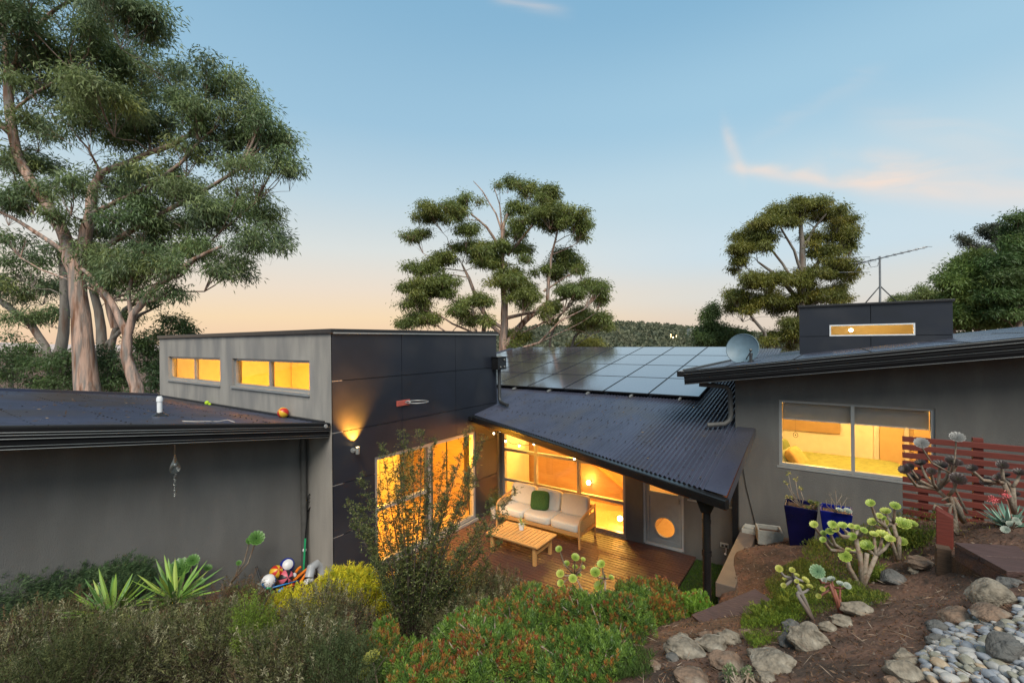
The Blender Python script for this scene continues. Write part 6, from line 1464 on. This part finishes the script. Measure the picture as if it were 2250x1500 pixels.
bush_stems(bp2, bp2c, [(1836, 1078), (1822, 1085), (1815, 1098), (1850, 1088), (1862, 1092), (1828, 1098), (1845, 1100), (1858, 1105)], Yp, [(.12, .12, .07), (.18, .15, .09)], n=16, r=.004, ls=.02, lw=.006)
rosettes('x', Yp-.25, (1840, 1120), [(1844, 1122, 8, 'silver'), (1862, 1124, 9, 'silver'), (1850, 1140, 8, 'silver'), (1825, 1150, 7, 'silver'), (1864, 1145, 8, 'silver')], 'silver', parent=bp2, bz=bp2c.z)
# pot by the glass
q = onz(1086, 1135, 0); pg = pot('white speckled pot with a small shrub by the glass wall', (max(q.x, KX+.30), q.y, .002), .13, .24, spk)
c_ = np.array([max(q.x, KX+.30), q.y, .42]); n = 900; P = c_+RNG.normal(0, 1, (n, 3))*np.array([.09, .09, .13]); leafmesh('leaves', P, rnd_dir(n)+np.array([0, 0, .5]), .04, .014, pal(n, [(.05, .09, .03), (.08, .13, .04)]), parent=pg)
# yuccas
def yucca(label, px, py, Y, n, L0, L1, w):
    p = at(px, py, Y); g = gz(p.x, p.y); t = thing('yucca', (p.x, p.y, min(g, p.z-.1)), label, 'yucca', 'yuccas in front of the garage wall')
    MB().tube([(p.x, p.y, g-.05), (p.x, p.y, p.z)], [.06, .05], 10).build('trunk', 'barkg', t, smooth=True)
    blades('leaves', p, n, L0, L1, w, [(.16, .30, .05), (.24, .38, .06), (.34, .44, .08), (.12, .24, .06)], t, up=(-.2, 1.2), curve=.2, seg=4)
    blades('dry_leaves', p-Vector((0, 0, .04)), n//4, L0*.8, L1*.8, w*.85, [(.52, .42, .06), (.45, .30, .05), (.36, .38, .07)], t, up=(-.8, -.1), curve=.6, seg=4)
yucca('large green and yellow yucca in front of the garage wall', 385, 1316, 5.3, 54, .34, .56, .05)
yucca('smaller yucca with upright green blades left of the large one', 245, 1350, 5.0, 44, .32, .56, .05)
# agave, silver succulents and low growth behind the platform
p = onground(2215, 1155); blades('agave', tuple(p), 46, .14, .26, .03, [(.16, .30, .22), (.22, .36, .27)], None, up=(.2, 1.2), curve=.1, label='blue-green spiky agave at the right edge behind the platform', cat='agave')
rosettes('cluster of pale silver rosettes behind the platform', 4.1, (2215, 1160), z8([(2130, 950, 32), (2160, 975, 30), (2190, 940, 26), (2120, 1010, 30), (2150, 1025, 28), (2205, 960, 22)]), 'silver', sr=.007)
fl_ = MB(); fr = MB()
for (x, y, bx, by) in ((2035, 795, 2110, 920), (2120, 765, 2165, 930)):
    a, b = at(1550+x/3.214, 850+y/3.214, 4.1), at(1550+bx/3.214, 850+by/3.214, 4.1)
    tf = thing('flower_stalk', b, 'pink flower head on a leaning stalk, '+('left of the pair' if x < 2100 else 'right of the pair')+' by the screen', 'flower', 'pink flower heads by the screen')
    MB().tube([b, b.lerp(a, .5), a], .004, 5).build('stalk', mat('pink_stalk', (.35, .16, .12), rough=.6), tf)
    n = 120; P = np.array(a)+RNG.normal(0, .014, (n, 3)); leafmesh('petals', P, rnd_dir(n), .014, .008, pal(n, [(.75, .12, .14), (.85, .30, .28), (.6, .08, .1)]), mt='succ', parent=tf)
# ground covers: mossy mats over banks
def cover(label, polypx, n, h, leaf, cols, name='ground_cover', w=.006, up=1.0, thr=-.05):
    pg_ = [onground(*q) for q in polypx]; p2 = [(p.x, p.y) for p in pg_]; x0, x1 = min(p[0] for p in p2), max(p[0] for p in p2); y0, y1 = min(p[1] for p in p2), max(p[1] for p in p2)
    x = RNG.uniform(x0, x1, n*3); y = RNG.uniform(y0, y1, n*3); k = np.array([inpoly(a, b, p2) for a, b in zip(x, y)]); k &= (hnoise(x, y, 4, 12)+RNG.normal(0, .22, len(x)) > thr); x, y = x[k][:n], y[k][:n]; m = len(x)
    hh = h*(.55+.6*hnoise(x, y, 6, 13)+.35)*RNG.random(m)**.5; z = ground_z(x, y)+np.maximum(hh, 0)
    D = rnd_dir(m)*.6+np.array([0, 0, up]); leafmesh(name, np.stack([x, y, z], 1), D, leaf*RNG.uniform(.6, 1.4, m), w, pal(m, cols), mt='leafm', kind='stuff', label=label, cat='ground cover')
moss = [(.10, .14, .02), (.15, .19, .025), (.06, .10, .02), (.22, .24, .04)]
cover('mossy green ground cover around the largest rosette plant', [(1760, 1215), (1850, 1190), (1960, 1160), (2040, 1130), (2070, 1190), (2020, 1230), (1940, 1250), (1900, 1290), (1830, 1310), (1770, 1270)], 38000, .17, .036, moss, w=.008, thr=-.2)
cover('bright green mossy bank above the boulders', [(1625, 1400), (1640, 1340), (1700, 1310), (1790, 1320), (1840, 1345), (1760, 1370), (1720, 1410), (1660, 1440)], 15000, .07, .026, [(.12, .18, .02), (.18, .26, .03), (.08, .13, .02)])
cover('thin green weeds on the soil between the succulents', [(1680, 1290), (1760, 1240), (1850, 1290), (1900, 1310), (1960, 1330), (1900, 1345), (1800, 1330), (1720, 1340)], 20000, .10, .03, moss, thr=-.15)
cover('yellowish stonecrop under the red screen', [(2085, 1130), (2110, 1105), (2180, 1110), (2200, 1165), (2150, 1180), (2100, 1185)], 6000, .10, .022, [(.28, .25, .03), (.2, .2, .03), (.36, .3, .05)])
cover('grass tufts beneath the fleshy shrubs', [(1330, 1500), (1350, 1440), (1440, 1450), (1430, 1500)], 3000, .08, .05, [(.05, .09, .02), (.08, .13, .03)])
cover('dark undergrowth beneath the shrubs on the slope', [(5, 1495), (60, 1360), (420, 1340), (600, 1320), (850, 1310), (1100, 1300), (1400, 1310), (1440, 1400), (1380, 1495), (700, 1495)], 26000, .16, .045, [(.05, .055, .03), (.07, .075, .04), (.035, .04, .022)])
n_ = 0
# ================================================================ TREES
def tree(name, label, Y, trunks, clumps, n_leaf, leaf, wid, cols, w=None, bark='bark', group=None, cat='tree', spread=.35, droop=.55, branches=True, gap=.30, hue=None, dens=1.0, per=15, wind=None, twigr=.02, upright=False, basez=None, sub_k=2.2, cap=0.0):
    """trunks: px polylines [(px,py,rpx)...]; clumps: (px,py,rx,ry) crown masses in px at depth Y"""
    P0 = at(trunks[0][0][0], trunks[0][0][1], Y); bz = gz(P0.x, P0.y) if basez is None else basez; base = Vector((P0.x, P0.y, min(bz, P0.z-.5)))
    t = thing(name, base, label, cat, group); sm = MB(); nodes = []
    crx = [c[0] for c in clumps]; W_ = (max(crx)-min(crx))/2000*Y
    for ti, tr_ in enumerate(trunks):
        pts = []; dy = random.uniform(-1, 1)*W_*spread*.5 if ti else 0
        for i, (px, py, r) in enumerate(tr_):
            f = i/max(1, len(tr_)-1); pts.append((at(px, py, Y+dy*f), r/1000*Y*.88))
        if ti == 0 or tr_[0][1] > 840: pts.insert(0, (Vector((pts[0][0].x, pts[0][0].y, base.z-.3)), pts[0][1]*1.15))
        # subdivide with a little wander
        q = []; R_ = []
        for i in range(len(pts)-1):
            (a, ra), (b, rb) = pts[i], pts[i+1]
            for s_ in (0, .5):
                o_ = rnd_dir(1)[0]*ra*.28*(s_ > 0); q.append(a.lerp(b, s_)+Vector(o_.tolist())); R_.append(ra+(rb-ra)*s_)
        q.append(pts[-1][0]); R_.append(pts[-1][1]); sm.tube(q, R_, 12, cap=False)
        nodes += [(p, r) for p, r in zip(q, R_)][(int(len(q)*.42) if ti == 0 else 1):]
    sm.build('trunk', bark, t, smooth=True)
    cl = []
    area = sum(c[2]*c[3] for c in clumps)
    for c in clumps:
        dy = random.gauss(0, 1)*W_*spread*.55; p = at(c[0], c[1], Y+dy); cl.append((p, c[2]/1000*(Y+dy), c[3]/1000*(Y+dy), c))
    br = MB(); PP = []; DD = []; CC = []
    for (p, rx, rz, c) in cl:
        # nearest lower trunk node feeds the branch
        cand = [(a, r) for a, r in nodes if a.z < p.z-.55*math.hypot(a.x-p.x, a.y-p.y)-rz*.1] or [(a, r) for a, r in nodes if a.z < p.z-rz*.2] or nodes
        a, r = min(cand, key=lambda k: (k[0]-p).length+ .3*max(0, k[0].z-p.z))
        m_ = int(n_leaf*dens*c[2]*c[3]/area/per)+6
        if branches:
            L_ = (p-a).length; r0 = min(r*.5, max(.010, L_*.013)+.008)
            k1 = a.lerp(p, .45)+Vector((0, 0, -.10*L_))+Vector((rnd_dir(1)[0]*L_*.06).tolist()); hub = p-Vector((0, 0, rz*(.95+.5*cap)))+(a-p)*.12
            br.tube([a, k1, k1.lerp(hub, .55)+Vector((rnd_dir(1)[0]*L_*.04).tolist()), hub], [r0, r0*.8, r0*.62, r0*.5], 7, cap=False)
            nodes.append((k1, r0*.8)); nodes.append((hub, r0*.5))
        # sub-crowns on the dome of each mass, leafy sprays hang round them with sky between
        ns_ = max(5, int(7+rx*rz*sub_k)); sd = rnd_dir(ns_); sd[:, 2] = np.abs(sd[:, 2])*1.2-.5+cap; sd = unit(sd)*RNG.uniform(.35, 1.18, (ns_, 1))
        SC = np.array(p)+sd*np.array([rx, rx*.9, rz*1.0]); sr_ = RNG.uniform(.22, .42, ns_)*min(rx, rz*1.5)
        si = RNG.integers(0, ns_, m_); g3 = rnd_dir(m_)*np.where(RNG.random((m_, 1)) < .16, RNG.uniform(1, 1.9, (m_, 1)), RNG.uniform(.1, 1.05, (m_, 1))**.5)*np.array([1.3, 1.3, .75-.25*(cap > .3)]); g3[:, 2] += .1
        S_ = SC[si]+g3*sr_[si][:, None]; m_ = len(S_)
        if branches:
            for k in range(ns_):
                e = Vector(SC[k].tolist()); mid = hub.lerp(e, .5)+Vector((rnd_dir(1)[0]*rx*.10).tolist())-Vector((0, 0, rz*.08)); br.tube([hub, mid, e], [r0*.5, r0*.34, twigr*.4], 5, cap=False)
                for q_ in np.nonzero(si == k)[0][:4]: f_ = Vector(S_[q_].tolist()); st0 = mid.lerp(e, random.uniform(.2, .9)); br.tube([st0, st0.lerp(f_, .5)+Vector((rnd_dir(1)[0]*rx*.04).tolist()), f_], [twigr*.42, twigr*.3, twigr*.15], 3, cap=False)
        tone = RNG.uniform(.72, 1.35, (ns_, 1)); cc = pal(1, cols, w)[0]; sc = (cc*.3+pal(ns_, cols, w)*.7*tone)[si]*.75+pal(m_, cols, w)*.3
        S4 = np.repeat(S_, per, 0); off = RNG.normal(0, 1, (len(S4), 3))*leaf*np.array([.85, .85, .7]); P_ = S4+off
        D_ = unit(off/leaf*.4+rnd_dir(len(S4))*.7+np.array([0, 0, -droop])+(np.array(wind) if wind else 0))
        if upright: D_[:, 2] = np.abs(D_[:, 2])
        PP.append(P_); DD.append(D_); CC.append(np.repeat(sc, per, 0))
    P_ = np.concatenate(PP); D_ = np.concatenate(DD); C_ = np.concatenate(CC)*1.45; n = len(P_)
    leafmesh('crown', P_, D_, leaf*RNG.uniform(.7, 1.3, n), wid*RNG.uniform(.7, 1.2, n), C_, mt='leaf', parent=t, bend=.12)
    if branches: br.build('branches', bark, t, smooth=True)
    return t
gum = [(.065, .11, .045), (.11, .155, .055), (.15, .19, .085), (.21, .22, .06), (.045, .072, .038), (.15, .20, .13)]
gumw = [.24, .24, .16, .08, .18, .10]
T1 = [[(195, 870, 27), (186, 790, 23), (178, 690, 19), (168, 600, 17), (150, 540, 14), (115, 470, 12), (75, 410, 11), (38, 340, 10), (22, 250, 10), (18, 180, 9), (45, 120, 7), (70, 70, 6), (120, 22, 4), (190, -20, 3)],
      [(172, 600, 15), (185, 540, 14), (200, 470, 12), (205, 410, 10), (222, 380, 8), (270, 362, 7), (330, 335, 6), (385, 315, 6), (415, 298, 5), (470, 292, 3)],
      [(168, 585, 6), (130, 545, 5), (85, 515, 5), (30, 480, 4), (-20, 455, 3)],
      [(30, 300, 8), (-5, 270, 8), (-30, 230, 7)], [(18, 200, 6), (10, 80, 5), (5, 0, 5), (0, -60, 4)],
      [(170, 590, 6), (205, 625, 6), (235, 660, 6), (252, 720, 8)], [(415, 298, 4), (430, 270, 3), (425, 230, 2)]]
C1 = [(40, 20, 90, 50), (140, 10, 90, 50), (240, 20, 90, 55), (310, 60, 40, 60), (180, 90, 100, 45), (270, 110, 60, 50), (90, 130, 110, 45), (200, 160, 110, 42), (290, 190, 60, 45), (60, 200, 90, 48), (150, 215, 100, 42), (240, 240, 80, 45), (310, 255, 55, 45), (200, 290, 90, 45), (290, 310, 70, 40), (90, 290, 60, 35), (20, 110, 60, 60), (345, 290, 45, 45),
      (395, 175, 48, 32), (455, 180, 60, 34), (510, 205, 50, 36), (400, 230, 50, 36), (470, 245, 60, 36), (545, 255, 42, 34), (500, 285, 60, 34), (580, 290, 48, 40), (620, 320, 36, 40), (560, 330, 60, 36), (610, 370, 48, 34), (645, 375, 18, 34), (540, 375, 45, 24), (470, 330, 55, 32), (420, 340, 30, 36),
      (300, 385, 60, 35), (270, 430, 60, 38), (350, 420, 80, 40), (300, 480, 80, 40), (400, 450, 80, 42), (380, 500, 90, 40), (460, 500, 60, 40), (330, 540, 70, 38), (420, 555, 70, 34), (500, 470, 50, 40), (540, 450, 48, 34), (580, 490, 44, 38), (610, 540, 30, 38), (560, 540, 50, 36), (520, 585, 40, 28), (480, 610, 34, 22), (540, 610, 14, 22),
      (30, 370, 50, 40), (100, 370, 50, 30), (70, 430, 60, 34), (20, 450, 40, 40), (150, 430, 40, 32), (120, 480, 30, 24), (20, 530, 30, 20), (230, 520, 40, 40), (260, 580, 60, 40), (210, 560, 30, 40)]
tree('gum_tree', 'huge spreading gum tree with a pale pink-grey trunk behind the garage', 19, T1, C1, 135000, .21, .046, gum, gumw, spread=.35, gap=.22, per=10, cap=.3, wind=(.25, .1, 0))
T2 = [[(302, 872, 15), (290, 825, 13), (277, 780, 12), (280, 735, 10), (292, 690, 8), (330, 642, 8), (380, 605, 7), (425, 570, 5), (490, 540, 3)], [(280, 740, 9), (262, 700, 8), (240, 655, 7), (205, 612, 5), (180, 590, 4)], [(288, 690, 5), (282, 640, 4), (295, 590, 4), (318, 545, 3)], [(300, 665, 4), (340, 660, 3), (380, 635, 2)]]
C2 = [(300, 610, 60, 40), (350, 640, 40, 24), (230, 610, 40, 36), (390, 590, 40, 26), (330, 580, 50, 30), (280, 560, 50, 30)]
tree('gum_tree', 'smaller forked gum tree with a smooth pink trunk beside the flat roofed block', 17.5, T2, C2, 9000, .19, .04, gum, gumw, spread=.3, gap=.1)
T3 = [[(118, 880, 14), (122, 800, 13), (140, 730, 11), (142, 650, 9), (135, 570, 7), (140, 500, 4)], [(112, 800, 9), (100, 760, 8), (70, 715, 8), (20, 675, 7), (-20, 650, 6)]]
C3 = [(60, 590, 48, 34), (100, 630, 45, 34), (40, 650, 48, 34), (110, 690, 34, 26), (60, 700, 40, 22), (10, 620, 30, 26), (130, 560, 24, 24)]
tree('gum_tree', 'grey-trunked gum standing behind the huge gum at the far left', 23, T3, C3, 9000, .2, .045, gum, gumw, bark='barkg', gap=.05)
T4 = [[(232, 880, 13), (230, 800, 12), (222, 720, 10), (205, 640, 8), (200, 570, 5)], [(235, 800, 8), (252, 730, 7), (275, 680, 6), (330, 640, 3)], [(228, 760, 6), (262, 730, 5), (310, 690, 4), (350, 670, 2)]]
C4 = [(205, 590, 30, 24), (240, 640, 26, 20), (330, 660, 30, 16), (280, 700, 20, 14)]
tree('gum_tree', 'slim grey gum between the two pink-trunked gums', 22, T4, C4, 3500, .2, .045, gum, gumw, bark='barkg', gap=0)
dkg = [(.040, .075, .030), (.06, .10, .035), (.03, .055, .025), (.09, .13, .04)]
low = [('bushy wattle behind the garage roof at the far left edge', [(25, 870, 5), (25, 800, 3)], [(20, 760, 40, 30), (40, 800, 48, 34), (5, 820, 40, 34), (60, 840, 40, 20)], 21),
       ('dense dark bush behind the left side of the huge gum trunk', [(130, 880, 6), (130, 820, 4)], [(110, 800, 40, 28), (140, 830, 48, 30), (100, 845, 34, 20), (150, 785, 26, 20)], 20.5),
       ('dark leafy bush between the two pink trunks', [(240, 880, 6), (240, 820, 4)], [(235, 790, 40, 28), (250, 830, 45, 30), (225, 850, 30, 20)], 20.5),
       ('dark bush between the forked gum and the flat roofed block', [(325, 880, 6), (325, 800, 4)], [(320, 770, 34, 26), (330, 800, 30, 34), (345, 830, 24, 30), (335, 745, 26, 18), (320, 860, 26, 20)], 19.5),
       ('young gum sapling peeping above the parapet corner', [(385, 860, 4), (388, 760, 3)], [(380, 705, 20, 14), (395, 722, 26, 14), (362, 735, 16, 12), (410, 728, 10, 8)], 19)]
for lb, tk, cls, Y in low: tree('bush', lb, Y, [tk], cls, (4200 if 'sapling' not in lb else 1500), .17, .045, dkg, cat='bush', group='bushes behind the garage', gap=.1, bark='barkg', spread=.25, droop=.3)
# centre gum
def zz(L_, ox, oy, s_): return [(ox+a/s_, oy+b/s_, c/s_, d/s_) for a, b, c, d in L_]
CC_ = zz([(430, 380, 150, 60), (640, 300, 100, 50), (560, 400, 80, 45), (250, 570, 85, 55), (640, 530, 70, 50), (980, 130, 75, 40), (1140, 165, 55, 45), (1280, 190, 65, 45), (1340, 265, 120, 50), (1080, 360, 130, 58), (1520, 410, 100, 65), (1300, 380, 110, 60), (1360, 480, 80, 55), (1560, 500, 60, 50), (1020, 500, 80, 50), (640, 670, 140, 60), (430, 740, 120, 60), (290, 850, 110, 70), (230, 980, 90, 75), (230, 1110, 85, 60), (330, 1010, 100, 80), (500, 930, 100, 70), (760, 690, 110, 65), (920, 680, 85, 60), (860, 800, 90, 70), (1080, 680, 80, 50), (1010, 860, 75, 42), (1040, 950, 180, 60), (1100, 1040, 130, 55), (1290, 840, 110, 55), (1430, 720, 85, 50), (1460, 800, 80, 50), (1560, 830, 40, 30), (680, 1080, 100, 50), (620, 1170, 90, 50), (720, 1240, 100, 40), (200, 1260, 85, 35), (320, 1230, 65, 42), (1480, 1030, 120, 55), (1610, 965, 100, 42), (1700, 1000, 55, 42), (1740, 1070, 34, 34), (1330, 1150, 70, 50), (1650, 1250, 110, 55), (1740, 1220, 50, 42), (1060, 1370, 100, 45)], 850, 370, 3.658)
def fuller(L_):
    o_ = [(a, b, c*1.25, d*1.22) for a, b, c, d in L_]
    for a, b, c, d in L_*2:
        t = random.uniform(0, 2*PI); k = random.uniform(.38, .62); o_.append((a+math.cos(t)*c*random.uniform(.7, 1.15), b+math.sin(t)*d*1.1+d*.25, c*k*1.15, d*(k+.1)*1.1))
    return o_
gum2 = [(.085, .115, .030), (.115, .145, .035), (.15, .165, .035), (.055, .080, .028), (.19, .175, .03)]
TC = [[(1104, 800, 11), (1106, 740, 10), (1108, 690, 9), (1107, 640, 8), (1104, 590, 7), (1101, 540, 6), (1105, 500, 5), (1115, 470, 3)], [(1110, 760, 8), (1140, 720, 8), (1170, 690, 7), (1198, 668, 6), (1230, 660, 4), (1275, 640, 3)], [(1203, 670, 5), (1205, 620, 4), (1212, 560, 3), (1225, 510, 2)],
      [(1112, 745, 5), (1080, 715, 5), (1050, 660, 5), (1030, 610, 4), (1015, 580, 2)], [(1104, 720, 5), (1070, 700, 4), (1040, 650, 4)], [(1106, 520, 3), (1090, 470, 2), (1060, 420, 1.4), (1040, 398, .8)], [(1103, 500, 2.5), (1098, 450, 1.5), (1085, 410, .8)], [(1108, 700, 5), (1150, 690, 4), (1180, 685, 3)], [(1095, 540, 4), (1070, 500, 3), (1035, 470, 2)], [(1115, 560, 4), (1150, 520, 3), (1190, 470, 2.5)], [(1066, 700, 5), (1062, 740, 6), (1068, 790, 7)], [(1195, 640, 3), (1240, 610, 2), (1280, 590, 1.5)]]
tree('gum_tree', 'broad rounded gum tree with reddish trunk behind the solar roof', 30, TC, fuller(CC_), 150000, .20, .050, gum2, [.28, .26, .16, .22, .08], spread=.35, gap=.24, per=9, sub_k=1.1, twigr=.055, cap=.62, wind=(.15, .05, 0))
tree('gum_tree', 'thin open gum tree right of the broad rounded gum', 32, [[(1205, 790, 4), (1210, 740, 3), (1225, 700, 3), (1260, 660, 1.5)], [(1250, 790, 4), (1262, 740, 3), (1290, 715, 2), (1310, 700, 1)]], zz([(1330, 1230, 60, 30), (1480, 1180, 60, 40), (1560, 1130, 50, 30)], 850, 370, 3.658)+[(1285, 690, 26, 14), (1315, 712, 24, 14), (1330, 700, 14, 12)], 5000, .2, .045, gum2, gap=.05, bark='barkg')
tree('bush', 'low olive-gold treetop just above the solar panels', 36, [[(1288, 800, 3), (1290, 765, 2)]], [(1290, 756, 26, 12), (1270, 762, 16, 8), (1312, 762, 18, 8)], 3500, .25, .06, [(.16, .15, .03), (.11, .12, .03)], cat='bush', gap=.0)
# right gum
CR = zz([(850, 105, 100, 38), (960, 110, 100, 40), (730, 165, 95, 42), (1080, 145, 75, 50), (680, 225, 110, 36), (560, 285, 90, 42), (500, 370, 55, 50), (480, 445, 38, 45), (620, 305, 75, 36), (1080, 230, 100, 38), (1000, 295, 80, 34), (1010, 385, 65, 42), (1140, 290, 45, 42), (1180, 350, 22, 26), (1070, 475, 100, 38), (1120, 535, 75, 42), (920, 505, 55, 26), (560, 585, 75, 50), (680, 565, 75, 34), (760, 555, 55, 34), (1050, 640, 85, 34), (1030, 678, 95, 32), (500, 715, 75, 52), (570, 695, 110, 38), (720, 690, 85, 42), (840, 700, 55, 50), (780, 845, 85, 42), (740, 925, 85, 42), (850, 925, 55, 50), (880, 575, 50, 34), (470, 660, 50, 34)], 1450, 420, 2.8125)
TR = [[(1765, 800, 9), (1764, 740, 9), (1760, 680, 9), (1762, 620, 8), (1763, 560, 7), (1760, 510, 5), (1757, 465, 3)], [(1768, 660, 6), (1785, 610, 5), (1800, 570, 4), (1822, 530, 2)], [(1758, 660, 6), (1730, 630, 5), (1700, 600, 4), (1665, 575, 2)], [(1762, 600, 4), (1745, 550, 3), (1715, 500, 2)], [(1764, 550, 4), (1790, 500, 3), (1815, 470, 2)], [(1758, 640, 4), (1720, 580, 3), (1680, 530, 2)], [(1690, 790, 4), (1680, 730, 4), (1650, 695, 3)]]
gum3 = [(.090, .105, .022), (.125, .130, .024), (.17, .155, .024), (.060, .078, .022), (.22, .17, .022)]
tree('gum_tree', 'umbrella-crowned gum tree behind the satellite dish and clerestory', 34, TR, fuller(CR), 120000, .23, .052, gum3, [.28, .24, .16, .24, .08], spread=.35, gap=.2, per=9, sub_k=1.1, twigr=.055, cap=.62, bark='barkg')
tree('dense_tree', 'rounded dark green tree left of the satellite dish', 38, [[(1570, 800, 5), (1570, 740, 3)]], zz([(330, 770, 60, 50), (300, 850, 80, 55), (280, 920, 70, 45), (400, 880, 80, 48), (370, 930, 80, 36), (480, 910, 60, 40), (460, 890, 50, 30)], 1450, 420, 2.8125), 22000, .24, .06, [(.05, .085, .028), (.07, .11, .035), (.095, .13, .04), (.035, .06, .022)], gap=.05, droop=.4)
rc = [(.075, .12, .03), (.10, .15, .04), (.05, .085, .025), (.14, .17, .045)]
tree('dense_tree', 'large leafy tree rising behind the right end of the upper roof', 26, [[(2150, 800, 8), (2150, 700, 6), (2160, 620, 4)], [(2090, 800, 5), (2095, 720, 4), (2110, 660, 3)]], zz([(1780, 560, 45, 40), (1850, 520, 80, 55), (1930, 460, 90, 60), (2030, 450, 90, 55), (1860, 600, 100, 55), (1980, 560, 110, 65), (2080, 560, 90, 65), (1840, 680, 80, 55), (1940, 680, 90, 60), (2040, 700, 100, 60), (1860, 780, 60, 60), (1960, 800, 100, 50), (2080, 790, 90, 50), (2180, 780, 80, 55)], 1450, 420, 2.8125), 60000, .22, .06, rc, gap=.16, droop=.3)
tree('dense_tree', 'deep green windblown tree cut off by the right edge', 24, [[(2240, 800, 8), (2240, 700, 6), (2235, 560, 4)]], zz([(2210, 170, 45, 40), (2190, 250, 55, 50), (2230, 320, 60, 60), (2150, 330, 50, 45), (2140, 430, 80, 60), (2230, 440, 60, 60), (2150, 540, 90, 65), (2240, 560, 60, 60), (2110, 640, 80, 50), (2200, 660, 90, 60), (2150, 740, 80, 50), (2240, 760, 60, 50)], 1450, 420, 2.8125)+[(2290, 640, 40, 80), (2290, 560, 40, 60)], 52000, .19, .05, [(.05, .095, .03), (.07, .12, .035), (.035, .06, .022), (.09, .12, .03)], gap=.1, droop=.3, wind=(.3, .1, 0))
tree('pine_tree', 'sparse dark tree top reaching out above the leafy tree at right', 28, [[(2215, 620, 4), (2195, 540, 3), (2180, 510, 2)], [(2200, 560, 3), (2160, 555, 2), (2110, 525, 1)], [(2190, 540, 2), (2165, 500, 1.5)], [(2205, 540, 2), (2215, 500, 1.5)]], [(2112, 522, 11, 8), (2125, 532, 12, 8), (2143, 541, 12, 7), (2158, 546, 16, 9), (2155, 512, 12, 8), (2165, 503, 10, 7), (2178, 520, 14, 9), (2190, 497, 12, 12), (2205, 505, 12, 12), (2185, 545, 16, 10), (2200, 530, 14, 12)], 5500, .14, .045, [(.035, .045, .03), (.05, .06, .035)], gap=.1, bark='barkg', cat='tree')
for (px, lb, cls, Y) in ((2020, 'small far tree just right of the antenna mast', [(2025, 650, 20, 10), (2040, 645, 22, 14), (2050, 655, 24, 10)], 45), (1985, 'low far treetop behind the clerestory roof', [(1975, 661, 22, 6), (1998, 659, 18, 7)], 48)):
    tree('dense_tree', lb, Y, [[(px, 780, 3), (px, 670, 2)]], cls, 4000, .28, .07, [(.11, .13, .04), (.08, .11, .035)], gap=0)

# fallen leaves on roofs and deck
n = 420; x = RNG.uniform(-6.9, -1.5, n); y = RNG.uniform(6.6, 10.7, n); k = y > 8.5-.325*(x+7.08); x, y = x[k], y[k]; P = np.stack([x, y, roofz(y)+.022], 1)
x2 = RNG.uniform(-15, -7.4, 320); y2 = RNG.uniform(.6, 4.5, 320); P = np.concatenate([P, np.stack([x2, y2, carz(y2)+.022], 1)])
x3 = RNG.uniform(-6.9, -2.3, 130); y3 = RNG.uniform(5.2, 9.4, 130); P = np.concatenate([P, np.stack([x3, y3, np.full(130, .006)], 1)])
n = len(P); D = rnd_dir(n); D[:, 2] *= .08
leafmesh('leaf_litter', P, D, RNG.uniform(.03, .085, n), RNG.uniform(.008, .016, n), pal(n, [(.03, .022, .015), (.10, .06, .03), (.22, .16, .10)], [.5, .3, .2]), mt='leafm', kind='stuff', label='scattered fallen gum leaves on the roofs and the deck', cat='leaves', bend=0)

for (px, py, Y, rx, rz, lb) in ((2000, 1195, 5.3, .22, .14, 'loose yellow-green grassy shrub between the tall rosette plant and the red post'), (1935, 1215, 5.3, .16, .10, 'low bright green tuft under the tall rosette plant'), (1915, 1268, 4.7, .13, .08, 'small light green tuft right of the largest rosette stems'),
    (1870, 1322, 4.2, .10, .06, 'tiny green tuft behind the lichen-grey stone'), (1690, 1365, 4.3, .16, .09, 'soft green tuft on the mossy bank above the boulders'), (1740, 1335, 4.5, .14, .09, 'soft green tuft at the foot of the leaning grey-stemmed plant')):
    g_ = onground(px, py); Y = -SA*g_.x+CA*g_.y
    shrub(lb, px, py, Y, rx, rz, 2600, .04, .008, [(.16, .22, .03), (.24, .28, .04), (.10, .15, .025)], group='low green tufts on the garden bank', lumps=7, up=.9, out=.6, stems=8, shoots=60, shl=.08, name='grass_tuft', cat='plant')
